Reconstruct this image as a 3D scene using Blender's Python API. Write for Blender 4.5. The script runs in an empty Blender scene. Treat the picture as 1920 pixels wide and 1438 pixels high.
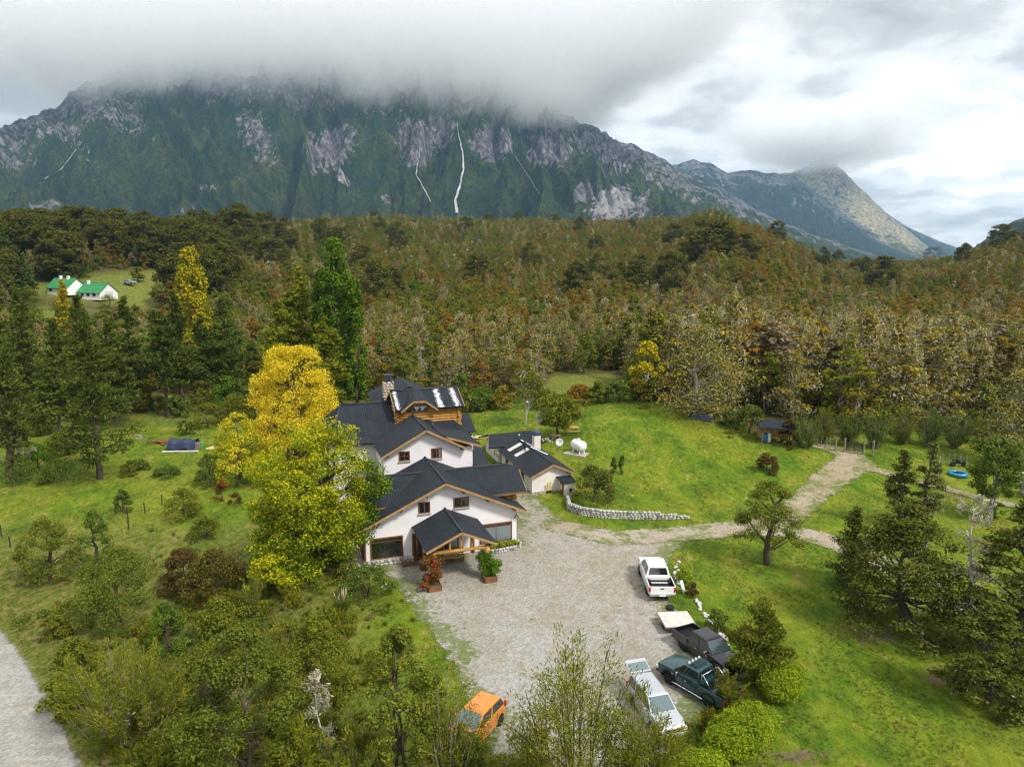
import bpy, bmesh, math, random
import numpy as np
from mathutils import Vector, Matrix

# ------------------------------------------------------------------ scene, camera, light
S = bpy.context.scene
COL = S.collection
S.render.engine = 'CYCLES'
S.view_settings.view_transform = 'Standard'
S.view_settings.look = 'None'
S.view_settings.gamma = 1.0
S.view_settings.use_curve_mapping = False
S.view_settings.exposure = 1.5
S.cycles.use_denoising = True
S.cycles.denoising_prefilter = 'FAST'
S.cycles.denoising_input_passes = 'RGB_ALBEDO_NORMAL'
S.cycles.filter_width = 1.15
S.cycles.max_bounces = 12
S.cycles.diffuse_bounces = 2
S.cycles.glossy_bounces = 2
S.cycles.transmission_bounces = 3
S.cycles.transparent_max_bounces = 10
S.cycles.volume_bounces = 10
S.cycles.volume_max_steps = 128
S.cycles.use_adaptive_sampling = True
S.cycles.adaptive_threshold = 0.008

FOC = 1330.0                       # focal length in photograph pixels
PITCH = math.atan2(239.0, FOC)
CAMZ = 22.0
cd = bpy.data.cameras.new('camera')
cam = bpy.data.objects.new('camera', cd); COL.objects.link(cam)
cam.location = (0, 0, CAMZ)
cam.rotation_euler = (math.pi / 2 - PITCH, 0, 0)
cd.sensor_width = 36.0
cd.lens = 36.0 * FOC / 1920.0
cd.clip_start = 0.5
cd.clip_end = 30000.0
S.camera = cam

SUN_EL, SUN_AZ = math.radians(48), math.radians(128)   # azimuth measured from +Y towards +X
sl = bpy.data.lights.new('sun', 'SUN'); sl.energy = 1.5; sl.angle = math.radians(10); sl.color = (1.0, 0.95, 0.87)
sun = bpy.data.objects.new('sun', sl); COL.objects.link(sun)
sd = Vector((math.sin(SUN_AZ) * math.cos(SUN_EL), math.cos(SUN_AZ) * math.cos(SUN_EL), math.sin(SUN_EL)))
sun.rotation_euler = sd.to_track_quat('Z', 'Y').to_euler()
sun.location = (30, -30, 80)

W = bpy.data.worlds.new('World'); S.world = W; W.use_nodes = True
def node(nt, t, **kw):
    n = nt.nodes.new(t)
    for k, v in kw.items(): setattr(n, k, v)
    return n
def lk(nt, a, b): nt.links.new(a, b)
def mathn(nt, op, a, b=None, c=None, clamp=False):
    n = nt.nodes.new('ShaderNodeMath'); n.operation = op; n.use_clamp = clamp
    for i, x in enumerate((a, b, c)):
        if x is None: continue
        if isinstance(x, (int, float)): n.inputs[i].default_value = x
        else: nt.links.new(x, n.inputs[i])
    return n.outputs[0]
def mixc(nt, fac, a, b, blend='MIX'):
    n = nt.nodes.new('ShaderNodeMix'); n.data_type = 'RGBA'; n.blend_type = blend
    for s, x in ((n.inputs[0], fac), (n.inputs[6], a), (n.inputs[7], b)):
        if isinstance(x, (int, float)): s.default_value = x
        elif isinstance(x, tuple): s.default_value = (*x[:3], 1)
        else: nt.links.new(x, s)
    return n.outputs[2]
def noise(nt, vec, scale, detail=4, rough=0.55, dim='3D', dist=0.0):
    n = nt.nodes.new('ShaderNodeTexNoise'); n.noise_dimensions = dim
    n.inputs['Scale'].default_value = scale; n.inputs['Detail'].default_value = detail
    n.inputs['Roughness'].default_value = rough; n.inputs['Distortion'].default_value = dist
    if vec is not None: nt.links.new(vec, n.inputs['Vector'])
    return n.outputs['Fac']
def ramp(nt, fac, stops, interp='LINEAR'):
    n = nt.nodes.new('ShaderNodeValToRGB'); n.color_ramp.interpolation = interp
    e = n.color_ramp.elements
    while len(e) < len(stops): e.new(0.5)
    for i, (p, c) in enumerate(stops):
        e[i].position = p
        e[i].color = (*c, 1) if isinstance(c, tuple) else (c, c, c, 1)
    nt.links.new(fac, n.inputs[0])
    return n.outputs[0]
def smooth(nt, x, lo, hi):
    n = nt.nodes.new('ShaderNodeMapRange'); n.interpolation_type = 'SMOOTHSTEP'
    n.inputs[1].default_value = lo; n.inputs[2].default_value = hi
    nt.links.new(x, n.inputs[0])
    return n.outputs[0]

def build_world():
    nt = W.node_tree; nt.nodes.clear()
    out = node(nt, 'ShaderNodeOutputWorld'); bg = node(nt, 'ShaderNodeBackground')
    sky = node(nt, 'ShaderNodeTexSky'); sky.sky_type = 'NISHITA'; sky.sun_disc = False
    sky.sun_elevation = SUN_EL; sky.sun_rotation = SUN_AZ; sky.altitude = 800
    tc = node(nt, 'ShaderNodeTexCoord')
    sep = node(nt, 'ShaderNodeSeparateXYZ'); lk(nt, tc.outputs['Generated'], sep.inputs[0])
    zz = mathn(nt, 'ADD', mathn(nt, 'MAXIMUM', sep.outputs[2], 0.0), 0.22)
    cx = mathn(nt, 'DIVIDE', sep.outputs[0], zz); cy = mathn(nt, 'DIVIDE', sep.outputs[1], zz)
    cmb = node(nt, 'ShaderNodeCombineXYZ'); lk(nt, cx, cmb.inputs[0]); lk(nt, cy, cmb.inputs[1]); cmb.inputs[2].default_value = WORLD_SEED
    n1 = noise(nt, cmb.outputs[0], 1.05, 7, 0.52, dist=0.25)
    n2 = noise(nt, cmb.outputs[0], 3.1, 6, 0.55, dist=0.3)
    f = mathn(nt, 'ADD', mathn(nt, 'MULTIPLY', n1, 0.62), mathn(nt, 'MULTIPLY', n2, 0.38))
    cl = ramp(nt, f, [(0.38, (1.75, 1.82, 1.86)), (0.455, (2.6, 2.66, 2.68)), (0.53, (3.9, 3.93, 3.9)), (0.61, (6.8, 6.75, 6.6))], 'EASE')
    cover = smooth(nt, f, 0.80, 0.70)
    col = mixc(nt, cover, sky.outputs[0], cl)
    lk(nt, col, bg.inputs[0]); bg.inputs[1].default_value = 0.1
    lk(nt, bg.outputs[0], out.inputs[0])
WORLD_SEED = 3.3
build_world()

# ------------------------------------------------------------------ small maths
def ray(px, py):
    sx, sy = (px - 960) / FOC, (719 - py) / FOC
    cp, sp = math.cos(PITCH), math.sin(PITCH)
    return np.array([sx, cp + sy * sp, -sp + sy * cp])
def sstep(a, b, x):
    t = np.clip((np.asarray(x, float) - a) / (b - a), 0, 1)
    return t * t * (3 - 2 * t)
def _hash(ix, iy, seed):
    h = (ix.astype(np.int64) * 374761393 + iy.astype(np.int64) * 668265263 + seed * 974634777) & 0xffffffff
    h = ((h ^ (h >> 13)) * 1274126177) & 0xffffffff
    return (h ^ (h >> 16)) & 0xffff
def pnoise(x, y, seed=0):
    x = np.asarray(x, float); y = np.asarray(y, float)
    x, y = np.broadcast_arrays(x, y)
    ix, iy = np.floor(x), np.floor(y); fx, fy = x - ix, y - iy
    u, v = fx ** 3 * (fx * (fx * 6 - 15) + 10), fy ** 3 * (fy * (fy * 6 - 15) + 10)
    def g(ox, oy):
        a = _hash(ix + ox, iy + oy, seed) / 65536.0 * 2 * np.pi
        return np.cos(a) * (fx - ox) + np.sin(a) * (fy - oy)
    a = g(0, 0) * (1 - u) + g(1, 0) * u
    b = g(0, 1) * (1 - u) + g(1, 1) * u
    return (a * (1 - v) + b * v) * 1.5
def fbm(x, y, seed=0, octv=5, rough=0.5, ridged=False):
    s, a, t = 0, 1.0, 0
    for i in range(octv):
        n = pnoise(x * 2 ** i + 13.7 * i, y * 2 ** i - 7.1 * i, seed + i)
        s = s + a * ((1 - 2 * np.abs(n)) if ridged else n); t += a; a *= rough
    return s / t

# terrain height (metres); the gravel yard is 0
AZP = np.array([-200, 0, 200, 430, 700, 1000, 1200, 1330, 1450, 1550, 1650, 1780, 1920, 2100])
HZP = np.array([31, 29, 29, 30, 50, 58, 52, 42, 30, 13, 9, 14, 30, 38.0])
RZP = np.array([400, 400, 400, 430, 700, 900, 850, 480, 480, 600, 700, 650, 600, 600.0])
def H(x, y):
    x = np.asarray(x, float); y = np.asarray(y, float)
    r = np.hypot(x, y); px = 960 + FOC * x / np.maximum(y, 5.0)
    px = np.where(y < 5, np.where(x < 0, -200, 2100), px)
    A = np.interp(px, AZP, HZP); R = np.interp(px, AZP, RZP)
    far = A * sstep(170, 1, 0) * 0
    t = np.clip((r - 170) / (R - 170), 0, 1)
    far = A * (0.35 * t + 0.65 * t * t * (3 - 2 * t))
    far = far - np.clip((r - R) / 500, 0, 1.5) * (A + 15)
    far = far + 5.0 * sstep(180, 330, r) * pnoise(x / 95, y / 95, 5) * (r < 1500)
    near = -2.2 * sstep(-13.5, -24, x + 0.12 * (y - 50)) * sstep(115, 95, y)
    near = near - 1.2 * sstep(-15, -40, x) * sstep(90, 110, y) * sstep(190, 150, y)
    m = 3.2 * np.exp(-((x - 20) / 19.0) ** 2) + 0.5 * sstep(-8, 2, x) * sstep(60, 40, x)
    near = near + m * sstep(59, 95, y + 0.10 * np.abs(x - 20)) * sstep(112, 96, y)
    near = near + 0.12 * pnoise(x / 9, y / 9, 3) * sstep(12, 20, np.abs(x - 2) + np.abs(y - 46) * 0.5)
    near = near + 0.5 * sstep(100, 140, y) * pnoise(x / 40, y / 40, 8)
    return near + far
def h1(x, y): return float(H(x, y))
def gp(px, py):
    """where the sight line through a photograph pixel meets the ground"""
    d = ray(px, py); t = 12.0; lo = t
    while t < 3000:
        p = d * t
        if CAMZ + p[2] < h1(p[0], p[1]): break
        lo = t; t *= 1.02
    hi = t
    for _ in range(24):
        m = (lo + hi) / 2; p = d * m
        if CAMZ + p[2] < h1(p[0], p[1]): hi = m
        else: lo = m
    p = d * hi
    return float(p[0]), float(p[1])
def gpz(px, py, z):
    d = ray(px, py); t = (z - CAMZ) / d[2]; return float(d[0] * t), float(d[1] * t)
def ztop(x, y, py):
    """height above ground reached at (x, y) by the sight line of photograph row py"""
    sy = (719 - py) / FOC; cp, sp = math.cos(PITCH), math.sin(PITCH)
    return CAMZ + y * (-sp + sy * cp) / (cp + sy * sp) - h1(x, y)

# ------------------------------------------------------------------ materials
MATS = {}
def newmat(name):
    m = bpy.data.materials.new(name); m.use_nodes = True
    nt = m.node_tree; nt.nodes.clear()
    out = node(nt, 'ShaderNodeOutputMaterial')
    MATS[name] = m
    return m, nt, out
def pbsdf(nt, out, col, rough=0.6, metal=0.0, spec=0.5, bump=None, bstr=0.3, bdist=0.02, coat=0):
    b = node(nt, 'ShaderNodeBsdfPrincipled')
    if isinstance(col, tuple): b.inputs['Base Color'].default_value = (*col, 1)
    else: lk(nt, col, b.inputs['Base Color'])
    if isinstance(rough, (int, float)): b.inputs['Roughness'].default_value = rough
    else: lk(nt, rough, b.inputs['Roughness'])
    b.inputs['Metallic'].default_value = metal
    b.inputs['Specular IOR Level'].default_value = spec
    if coat: b.inputs['Coat Weight'].default_value = coat; b.inputs['Coat Roughness'].default_value = 0.06
    if bump is not None:
        bm = node(nt, 'ShaderNodeBump'); bm.inputs['Strength'].default_value = bstr; bm.inputs['Distance'].default_value = bdist
        lk(nt, bump, bm.inputs['Height']); lk(nt, bm.outputs[0], b.inputs['Normal'])
    lk(nt, b.outputs[0], out.inputs[0])
    return b
def pos(nt): return node(nt, 'ShaderNodeNewGeometry').outputs['Position']
def objc(nt): return node(nt, 'ShaderNodeTexCoord').outputs['Object']
def attr(nt, name): 
    n = node(nt, 'ShaderNodeAttribute'); n.attribute_name = name; return n.outputs['Fac']
def varied(name, c1, c2, scale=3.0, rough=0.7, bstr=0.2, bdist=0.02, spec=0.4, metal=0.0, fine=None):
    """two-tone noise material with matching relief"""
    m, nt, out = newmat(name)
    p = objc(nt); n = noise(nt, p, scale, 6, 0.6)
    f = noise(nt, p, fine or scale * 7, 3, 0.6)
    c = mixc(nt, smooth(nt, n, 0.3, 0.7), c1, c2)
    c = mixc(nt, 0.35, c, ramp(nt, f, [(0.25, 0.35), (0.75, 1.0)]), 'MULTIPLY')
    pbsdf(nt, out, c, rough, metal, spec, f, bstr, bdist)
    return m
def plain(name, c, rough=0.5, metal=0.0, spec=0.5, coat=0):
    m, nt, out = newmat(name); p = objc(nt); n = noise(nt, p, 4.0, 4)
    cc = mixc(nt, 0.18, c, ramp(nt, n, [(0.3, 0.55), (0.7, 1.0)]), 'MULTIPLY')
    pbsdf(nt, out, cc, rough, metal, spec, coat=coat)
    return m

# ------------------------------------------------------------------ mesh building
def link(o, parent=None):
    COL.objects.link(o)
    if parent is not None: o.parent = parent
    return o
def np_mesh(name, V, F, mats, smoothf=False, attrs=None, fmat=None, uv=None):
    """V (n,3) array, F list of index arrays of one face size each"""
    me = bpy.data.meshes.new(name)
    V = np.asarray(V, np.float32); me.vertices.add(len(V)); me.vertices.foreach_set('co', V.ravel())
    Fs = F if isinstance(F, list) else [F]
    Fs = [np.asarray(f, np.int32) for f in Fs if len(f)]
    loops = np.concatenate([f.ravel() for f in Fs])
    tot = np.concatenate([np.full(len(f), f.shape[1], np.int32) for f in Fs])
    st = np.concatenate([[0], np.cumsum(tot)[:-1]]).astype(np.int32)
    me.loops.add(len(loops)); me.loops.foreach_set('vertex_index', loops)
    me.polygons.add(len(tot)); me.polygons.foreach_set('loop_start', st); me.polygons.foreach_set('loop_total', tot)
    if fmat is not None: me.polygons.foreach_set('material_index', np.asarray(fmat, np.int32))
    me.polygons.foreach_set('use_smooth', np.full(len(tot), smoothf))
    for a, d in (attrs or {}).items():
        at = me.attributes.new(a, 'FLOAT', 'POINT'); at.data.foreach_set('value', np.asarray(d, np.float32).ravel())
    for m in (mats if isinstance(mats, (list, tuple)) else [mats]): me.materials.append(m)
    me.update(calc_edges=True)
    return me
class MB:
    """collects simple solids into one mesh"""
    def __init__(s): s.v = []; s.f = []; s.m = []; s.mi = 0; s.M = None
    def add(s, vs, fs):
        o = len(s.v)
        for p in vs: s.v.append(tuple(s.M @ Vector(p)) if s.M else tuple(p))
        for f in fs: s.f.append([o + i for i in f]); s.m.append(s.mi)
        return s
    def box(s, a, b):
        (x0, y0, z0), (x1, y1, z1) = a, b
        return s.add([(x0,y0,z0),(x1,y0,z0),(x1,y1,z0),(x0,y1,z0),(x0,y0,z1),(x1,y0,z1),(x1,y1,z1),(x0,y1,z1)],
              [(3,2,1,0),(4,5,6,7),(0,1,5,4),(1,2,6,5),(2,3,7,6),(3,0,4,7)])
    def hexa(s, pts):
        return s.add(pts, [(3,2,1,0),(4,5,6,7),(0,1,5,4),(1,2,6,5),(2,3,7,6),(3,0,4,7)])
    def prism(s, poly, a, b, axis=1):
        """polygon in the plane normal to axis, extruded from a to b"""
        n = len(poly)
        def P(q, t):
            r = [q[0], q[1]]; r.insert(axis, t); return tuple(r)
        vs = [P(q, a) for q in poly] + [P(q, b) for q in poly]
        fs = [tuple(range(n))[::-1], tuple(range(n, 2 * n))] + [(i, (i + 1) % n, n + (i + 1) % n, n + i) for i in range(n)]
        return s.add(vs, fs)
    def tube(s, pts, rs, n=8, caps=True):
        pts = [Vector(p) for p in pts]; o = len(s.v); vs = []; fs = []
        rs = rs if isinstance(rs, (list, tuple)) else [rs] * len(pts)
        for i, p in enumerate(pts):
            d = (pts[min(i + 1, len(pts) - 1)] - pts[max(i - 1, 0)]).normalized()
            a = d.orthogonal().normalized() if i == 0 else (a - d * a.dot(d)).normalized()
            b = d.cross(a)
            for k in range(n):
                t = 2 * math.pi * k / n
                vs.append(p + (a * math.cos(t) + b * math.sin(t)) * rs[i])
        for i in range(len(pts) - 1):
            for k in range(n):
                fs.append((i*n+k, i*n+(k+1)%n, (i+1)*n+(k+1)%n, (i+1)*n+k))
        if caps: fs.append(tuple(range(n))[::-1]); fs.append(tuple((len(pts)-1)*n+k for k in range(n)))
        return s.add(vs, fs)
    def lathe(s, prof, n=16, c=(0,0,0), axis='z'):
        vs = []; fs = []
        for r, z in prof:
            for k in range(n):
                t = 2*math.pi*k/n; p = (r*math.cos(t), r*math.sin(t), z)
                if axis == 'y': p = (p[0], p[2], p[1])
                if axis == 'x': p = (p[2], p[0], p[1])
                vs.append((p[0]+c[0], p[1]+c[1], p[2]+c[2]))
        for i in range(len(prof)-1):
            for k in range(n): fs.append((i*n+k, i*n+(k+1)%n, (i+1)*n+(k+1)%n, (i+1)*n+k))
        fs.append(tuple(range(n))[::-1]); fs.append(tuple((len(prof)-1)*n+k for k in range(n)))
        return s.add(vs, fs)
    def mesh(s, name, mat, smoothf=False):
        me = bpy.data.meshes.new(name); me.from_pydata(s.v, [], s.f)
        for m in (mat if isinstance(mat, (list, tuple)) else [mat]): me.materials.append(m)
        me.polygons.foreach_set('material_index', s.m)
        if smoothf: me.polygons.foreach_set('use_smooth', [True] * len(s.f))
        bm = bmesh.new(); bm.from_mesh(me); bmesh.ops.recalc_face_normals(bm, faces=bm.faces); bm.to_mesh(me); bm.free()
        me.update()
        return me
    def build(s, name, mat, parent=None, smoothf=False, bevel=0.0):
        me = s.mesh(name, mat, smoothf)
        o = link(bpy.data.objects.new(name, me), parent)
        if bevel:
            bv = o.modifiers.new('bevel', 'BEVEL'); bv.width = bevel; bv.segments = 2; bv.limit_method = 'ANGLE'; bv.angle_limit = math.radians(35)
        return o
def tag(o, label=None, cat=None, group=None, kind=None):
    if label: o['label'] = label
    if cat: o['category'] = cat
    if group: o['group'] = group
    if kind: o['kind'] = kind
    return o
def thing(name, label, cat, loc=(0, 0, 0), rz=0.0, group=None):
    o = bpy.data.objects.new(name, None); o.empty_display_size = 0.3; COL.objects.link(o)
    o.location = loc; o.rotation_euler = (0, 0, rz)
    return tag(o, label, cat, group)
def inst(name, me, parent=None, loc=(0, 0, 0), rot=(0, 0, 0), sc=(1, 1, 1)):
    o = link(bpy.data.objects.new(name, me), parent)
    o.location = loc; o.rotation_euler = rot; o.scale = sc if isinstance(sc, (tuple, list)) else (sc,) * 3
    return o

# ------------------------------------------------------------------ the ground
def axis_pts(lo, hi, step, far_lo, far_hi, g=1.12):
    mid = list(np.arange(lo, hi + 1e-6, step)); a, s = [], step
    x = lo
    while x > far_lo: s *= g; x -= s; a.append(x)
    b, s, x = [], step, hi
    while x < far_hi: s *= g; x += s; b.append(x)
    return np.array(a[::-1] + mid + b)
def ground_material():
    m, nt, out = newmat('grass_ground')
    p = pos(nt)
    mp = node(nt, 'ShaderNodeMapping'); lk(nt, p, mp.inputs[0]); mp.inputs['Scale'].default_value = (1, 0.55, 1); mp.inputs['Rotation'].default_value = (0, 0, 0.5)
    q = mp.outputs[0]
    big = noise(nt, q, 0.10, 5, 0.6); mid = noise(nt, q, 0.45, 6, 0.65); sm = noise(nt, q, 2.2, 5, 0.7); fine = noise(nt, p, 9.0, 4, 0.75)
    c = ramp(nt, mid, [(0.30, (0.060, 0.135, 0.008)), (0.43, (0.125, 0.225, 0.010)), (0.55, (0.205, 0.290, 0.014)), (0.66, (0.28, 0.29, 0.03)), (0.78, (0.36, 0.31, 0.10))])
    c = mixc(nt, smooth(nt, big, 0.45, 0.68), c, mixc(nt, 0.55, c, (0.34, 0.34, 0.03)))
    c = mixc(nt, smooth(nt, mathn(nt, 'ADD', mathn(nt, 'MULTIPLY', sm, 0.5), mathn(nt, 'MULTIPLY', mid, 0.5)), 0.57, 0.66), c, (0.42, 0.34, 0.14))
    c = mixc(nt, 0.65, c, ramp(nt, sm, [(0.32, 0.35), (0.60, 1.0)]), 'MULTIPLY')
    # rough pasture and forest floor
    wild = attr(nt, 'wild'); forest = attr(nt, 'forest'); dirt = attr(nt, 'dirt')
    wc = ramp(nt, sm, [(0.3, (0.060, 0.090, 0.012)), (0.46, (0.135, 0.165, 0.022)), (0.60, (0.25, 0.22, 0.06)), (0.75, (0.32, 0.24, 0.12))])
    c = mixc(nt, mathn(nt, 'MULTIPLY', wild, smooth(nt, mid, 0.2, 0.5)), c, wc)
    fc = ramp(nt, sm, [(0.3, (0.05, 0.048, 0.015)), (0.6, (0.12, 0.105, 0.028)), (0.8, (0.2, 0.16, 0.05))])
    c = mixc(nt, forest, c, fc)
    dc = ramp(nt, sm, [(0.3, (0.12, 0.085, 0.045)), (0.7, (0.27, 0.20, 0.12))])
    c = mixc(nt, smooth(nt, mathn(nt, 'ADD', dirt, mathn(nt, 'MULTIPLY', mathn(nt, 'SUBTRACT', sm, 0.5), 1.2)), 0.35, 0.65), c, dc)
    c = mixc(nt, 0.55, c, ramp(nt, fine, [(0.25, 0.30), (0.7, 1.0)]), 'MULTIPLY')
    hgt = mathn(nt, 'ADD', mathn(nt, 'MULTIPLY', sm, 0.6), mathn(nt, 'MULTIPLY', fine, 0.6))
    pbsdf(nt, out, c, 0.9, 0, 0.15, hgt, 0.9, 0.25)
    return m
def forest_edge(px):
    """photograph row of the forest's near edge, by column"""
    return np.interp(px, [-400, 0, 300, 460, 640, 700, 860, 1000, 1036, 1150, 1200, 1260, 1330, 1420, 1520, 1700, 1920, 2300],
                         [700, 735, 742, 742, 746, 752, 758, 748, 706, 706, 742, 752, 780, 815, 818, 812, 818, 822])
def to_px(x, y, z):
    x = np.asarray(x, float); y = np.asarray(y, float); z = np.asarray(z, float) - CAMZ
    cp, sp = math.cos(PITCH), math.sin(PITCH)
    a = np.maximum(y * cp - z * sp, 1e-3)
    return 960 + FOC * x / a, 719 - FOC * (y * sp + z * cp) / a
CLEAR = [(*gp(165, 552), 26, 11), (*gp(258, 530), 15, 20), (*gp(60, 592), 10, 9)]    # clearing with the green-roofed houses
def in_clearing(x, y, k=1.0):
    r = np.zeros(np.shape(x), bool)
    for cx, cy, rx, ry in CLEAR: r |= (((x - cx) / rx / k) ** 2 + ((y - cy) / ry / k) ** 2) < 1
    return r
def build_ground():
    xs = axis_pts(-46, 46, 0.6, -5200, 5200); ys = axis_pts(14, 118, 0.6, -400, 6500)
    X, Y = np.meshgrid(xs, ys); Z = H(X, Y)
    nx, ny = len(xs), len(ys)
    idx = np.arange(nx * ny).reshape(ny, nx)
    F = np.stack([idx[:-1, :-1], idx[:-1, 1:], idx[1:, 1:], idx[1:, :-1]], -1).reshape(-1, 4)
    px, py = to_px(X, Y, Z)
    wob = 6 * pnoise(X / 7, Y / 7, 21)
    forest = sstep(4, -6, py - forest_edge(px) + wob) * (Y > 60)
    forest = np.where(Y < 5, 1.0, forest)
    forest = forest * ~in_clearing(X, Y, 1.05)
    wild = np.clip(sstep(-6, -13, X + 0.25 * (Y - 40)) * sstep(58, 44, Y) + sstep(-12, -17, X) * sstep(30, 40, Y) * sstep(66, 56, Y) * 0.8 + 0.9 * sstep(33, 27, Y) * sstep(7, 2, X), 0, 1)
    wild = np.maximum(wild, 0.8 * sstep(98, 106, Y) * (X < 40))
    wild = np.maximum(wild, in_clearing(X, Y, 1.2) * 0.25)
    dirt = np.zeros_like(X)
    for dx, dy, rx, ry, a in DIRT: dirt = np.maximum(dirt, a * np.exp(-(((X - dx) / rx) ** 2 + ((Y - dy) / ry) ** 2)))
    me = np_mesh('ground', np.stack([X, Y, Z], -1).reshape(-1, 3), F, ground_material(), True,
                 dict(forest=forest.ravel(), wild=wild.ravel(), dirt=dirt.ravel()))
    tag(inst('ground', me), kind='structure')
DIRT = []
for px_, py_, rx_, ry_, a_ in [(1640, 1190, 2.6, 1.6, .6), (1500, 1090, 1.2, 1.0, .5), (1600, 1010, 1.6, 1.0, .4), (1760, 1270, 1.6, 1.5, .6), (1500, 1420, 2.2, 0.7, .7),
                               (1420, 1330, 1.0, 1.2, .5), (200, 1160, 2.0, 1.2, .6), (85, 1190, .8, 1.6, .7), (560, 835, 3, 2.0, .35),
                               (1800, 930, 3, 1.5, .6), (260, 530, 12, 12, .5), (690, 1130, 1.4, 1.0, .5), (1250, 1160, 1.0, 2.5, .5), (1000, 930, 1.5, 3, .5)]:
    x_, y_ = gp(px_, py_); DIRT.append((x_, y_, rx_, ry_, a_))
build_ground()

# gravel yard, drives, tracks and the public road: draped sheets with ragged margins
def gravel_material(name, c1, c2, c3, weed=0.0, tracks=0.0, edgew=0.5):
    m, nt, out = newmat(name)
    p = pos(nt); e = attr(nt, 'edge')
    sm = noise(nt, p, 1.3, 6, 0.7); big = noise(nt, p, 0.22, 5, 0.65, dist=0.6); peb = node(nt, 'ShaderNodeTexVoronoi'); peb.inputs['Scale'].default_value = 7.0; lk(nt, p, peb.inputs['Vector'])
    fine = noise(nt, p, 14.0, 3, 0.8)
    c = mixc(nt, smooth(nt, big, 0.35, 0.65), c1, c2)
    c = mixc(nt, smooth(nt, sm, 0.52, 0.72), c, c3)
    if tracks:                                      # compacted tan earth of the upper yard and wheel lines
        sp = node(nt, 'ShaderNodeSeparateXYZ'); lk(nt, p, sp.inputs[0])
        tn = smooth(nt, mathn(nt, 'ADD', sp.outputs[1], mathn(nt, 'MULTIPLY', mathn(nt, 'SUBTRACT', big, 0.5), 26.0)), 39.0, 48.0)
        c = mixc(nt, mathn(nt, 'MULTIPLY', tn, tracks), c, mixc(nt, smooth(nt, sm, .4, .65), (0.41, 0.36, 0.28), (0.31, 0.26, 0.18)))
    pv = node(nt, 'ShaderNodeSeparateColor'); lk(nt, peb.outputs['Color'], pv.inputs[0])
    c = mixc(nt, 0.5, c, ramp(nt, pv.outputs[0], [(0.0, 0.42), (1.0, 1.0)]), 'MULTIPLY')
    c = mixc(nt, 0.5, c, ramp(nt, fine, [(0.25, 0.35), (0.7, 1.0)]), 'MULTIPLY')
    if tracks:
        c = mixc(nt, mathn(nt, 'MULTIPLY', attr(nt, 'rut'), mathn(nt, 'MULTIPLY', smooth(nt, sm, .35, .6), .55)), c, (0.24, 0.19, 0.13))
    if weed:
        wn = mathn(nt, 'ADD', mathn(nt, 'MULTIPLY', noise(nt, p, 0.5, 6, 0.7), 0.6), mathn(nt, 'MULTIPLY', noise(nt, p, 3.0, 4, 0.7), 0.4))
        wm = smooth(nt, mathn(nt, 'ADD', wn, mathn(nt, 'MULTIPLY', smooth(nt, e, 3.0, 0.2), 0.13)), 0.60 - weed * 0.06, 0.68 - weed * 0.06)
        c = mixc(nt, mathn(nt, 'MULTIPLY', wm, 0.8), c, ramp(nt, fine, [(0.3, (0.05, 0.08, 0.012)), (0.7, (0.15, 0.19, 0.03))]))
    b = node(nt, 'ShaderNodeBsdfPrincipled'); lk(nt, c, b.inputs['Base Color']); b.inputs['Roughness'].default_value = 0.95; b.inputs['Specular IOR Level'].default_value = 0.2
    bp = node(nt, 'ShaderNodeBump'); bp.inputs['Strength'].default_value = 0.6; bp.inputs['Distance'].default_value = 0.06
    lk(nt, mathn(nt, 'ADD', peb.outputs['Distance'], mathn(nt, 'MULTIPLY', sm, 1.5)), bp.inputs['Height']); lk(nt, bp.outputs[0], b.inputs['Normal'])
    tr = node(nt, 'ShaderNodeBsdfTransparent'); mx = node(nt, 'ShaderNodeMixShader')
    rag = mathn(nt, 'ADD', e, mathn(nt, 'MULTIPLY', mathn(nt, 'SUBTRACT', noise(nt, p, 1.1, 6, 0.75), 0.5), 3.2 * edgew))
    lk(nt, smooth(nt, rag, -0.06, 0.30), mx.inputs[0]); lk(nt, tr.outputs[0], mx.inputs[1]); lk(nt, b.outputs[0], mx.inputs[2])
    lk(nt, mx.outputs[0], out.inputs[0])
    return m
def sdf_poly(P, X, Y):
    d = np.full(X.shape, 1e9); ins = np.zeros(X.shape, bool); n = len(P)
    for i in range(n):
        (ax, ay), (bx, by) = P[i], P[(i + 1) % n]
        ex, ey = bx - ax, by - ay
        t = np.clip(((X - ax) * ex + (Y - ay) * ey) / max(ex * ex + ey * ey, 1e-9), 0, 1)
        d = np.minimum(d, np.hypot(X - ax - t * ex, Y - ay - t * ey))
        c = ((ay > Y) != (by > Y)) & (X < (bx - ax) * (Y - ay) / (by - ay + 1e-12) + ax)
        ins ^= c
    return np.where(ins, d, -d)
def sdf_line(P, wid, X, Y):
    d = np.full(X.shape, -1e9)
    for i in range(len(P) - 1):
        (ax, ay), (bx, by) = P[i], P[i + 1]; ex, ey = bx - ax, by - ay
        t = np.clip(((X - ax) * ex + (Y - ay) * ey) / max(ex * ex + ey * ey, 1e-9), 0, 1)
        w = wid[i] + (wid[i + 1] - wid[i]) * t
        d = np.maximum(d, w / 2 - np.hypot(X - ax - t * ex, Y - ay - t * ey))
    return d
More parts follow.
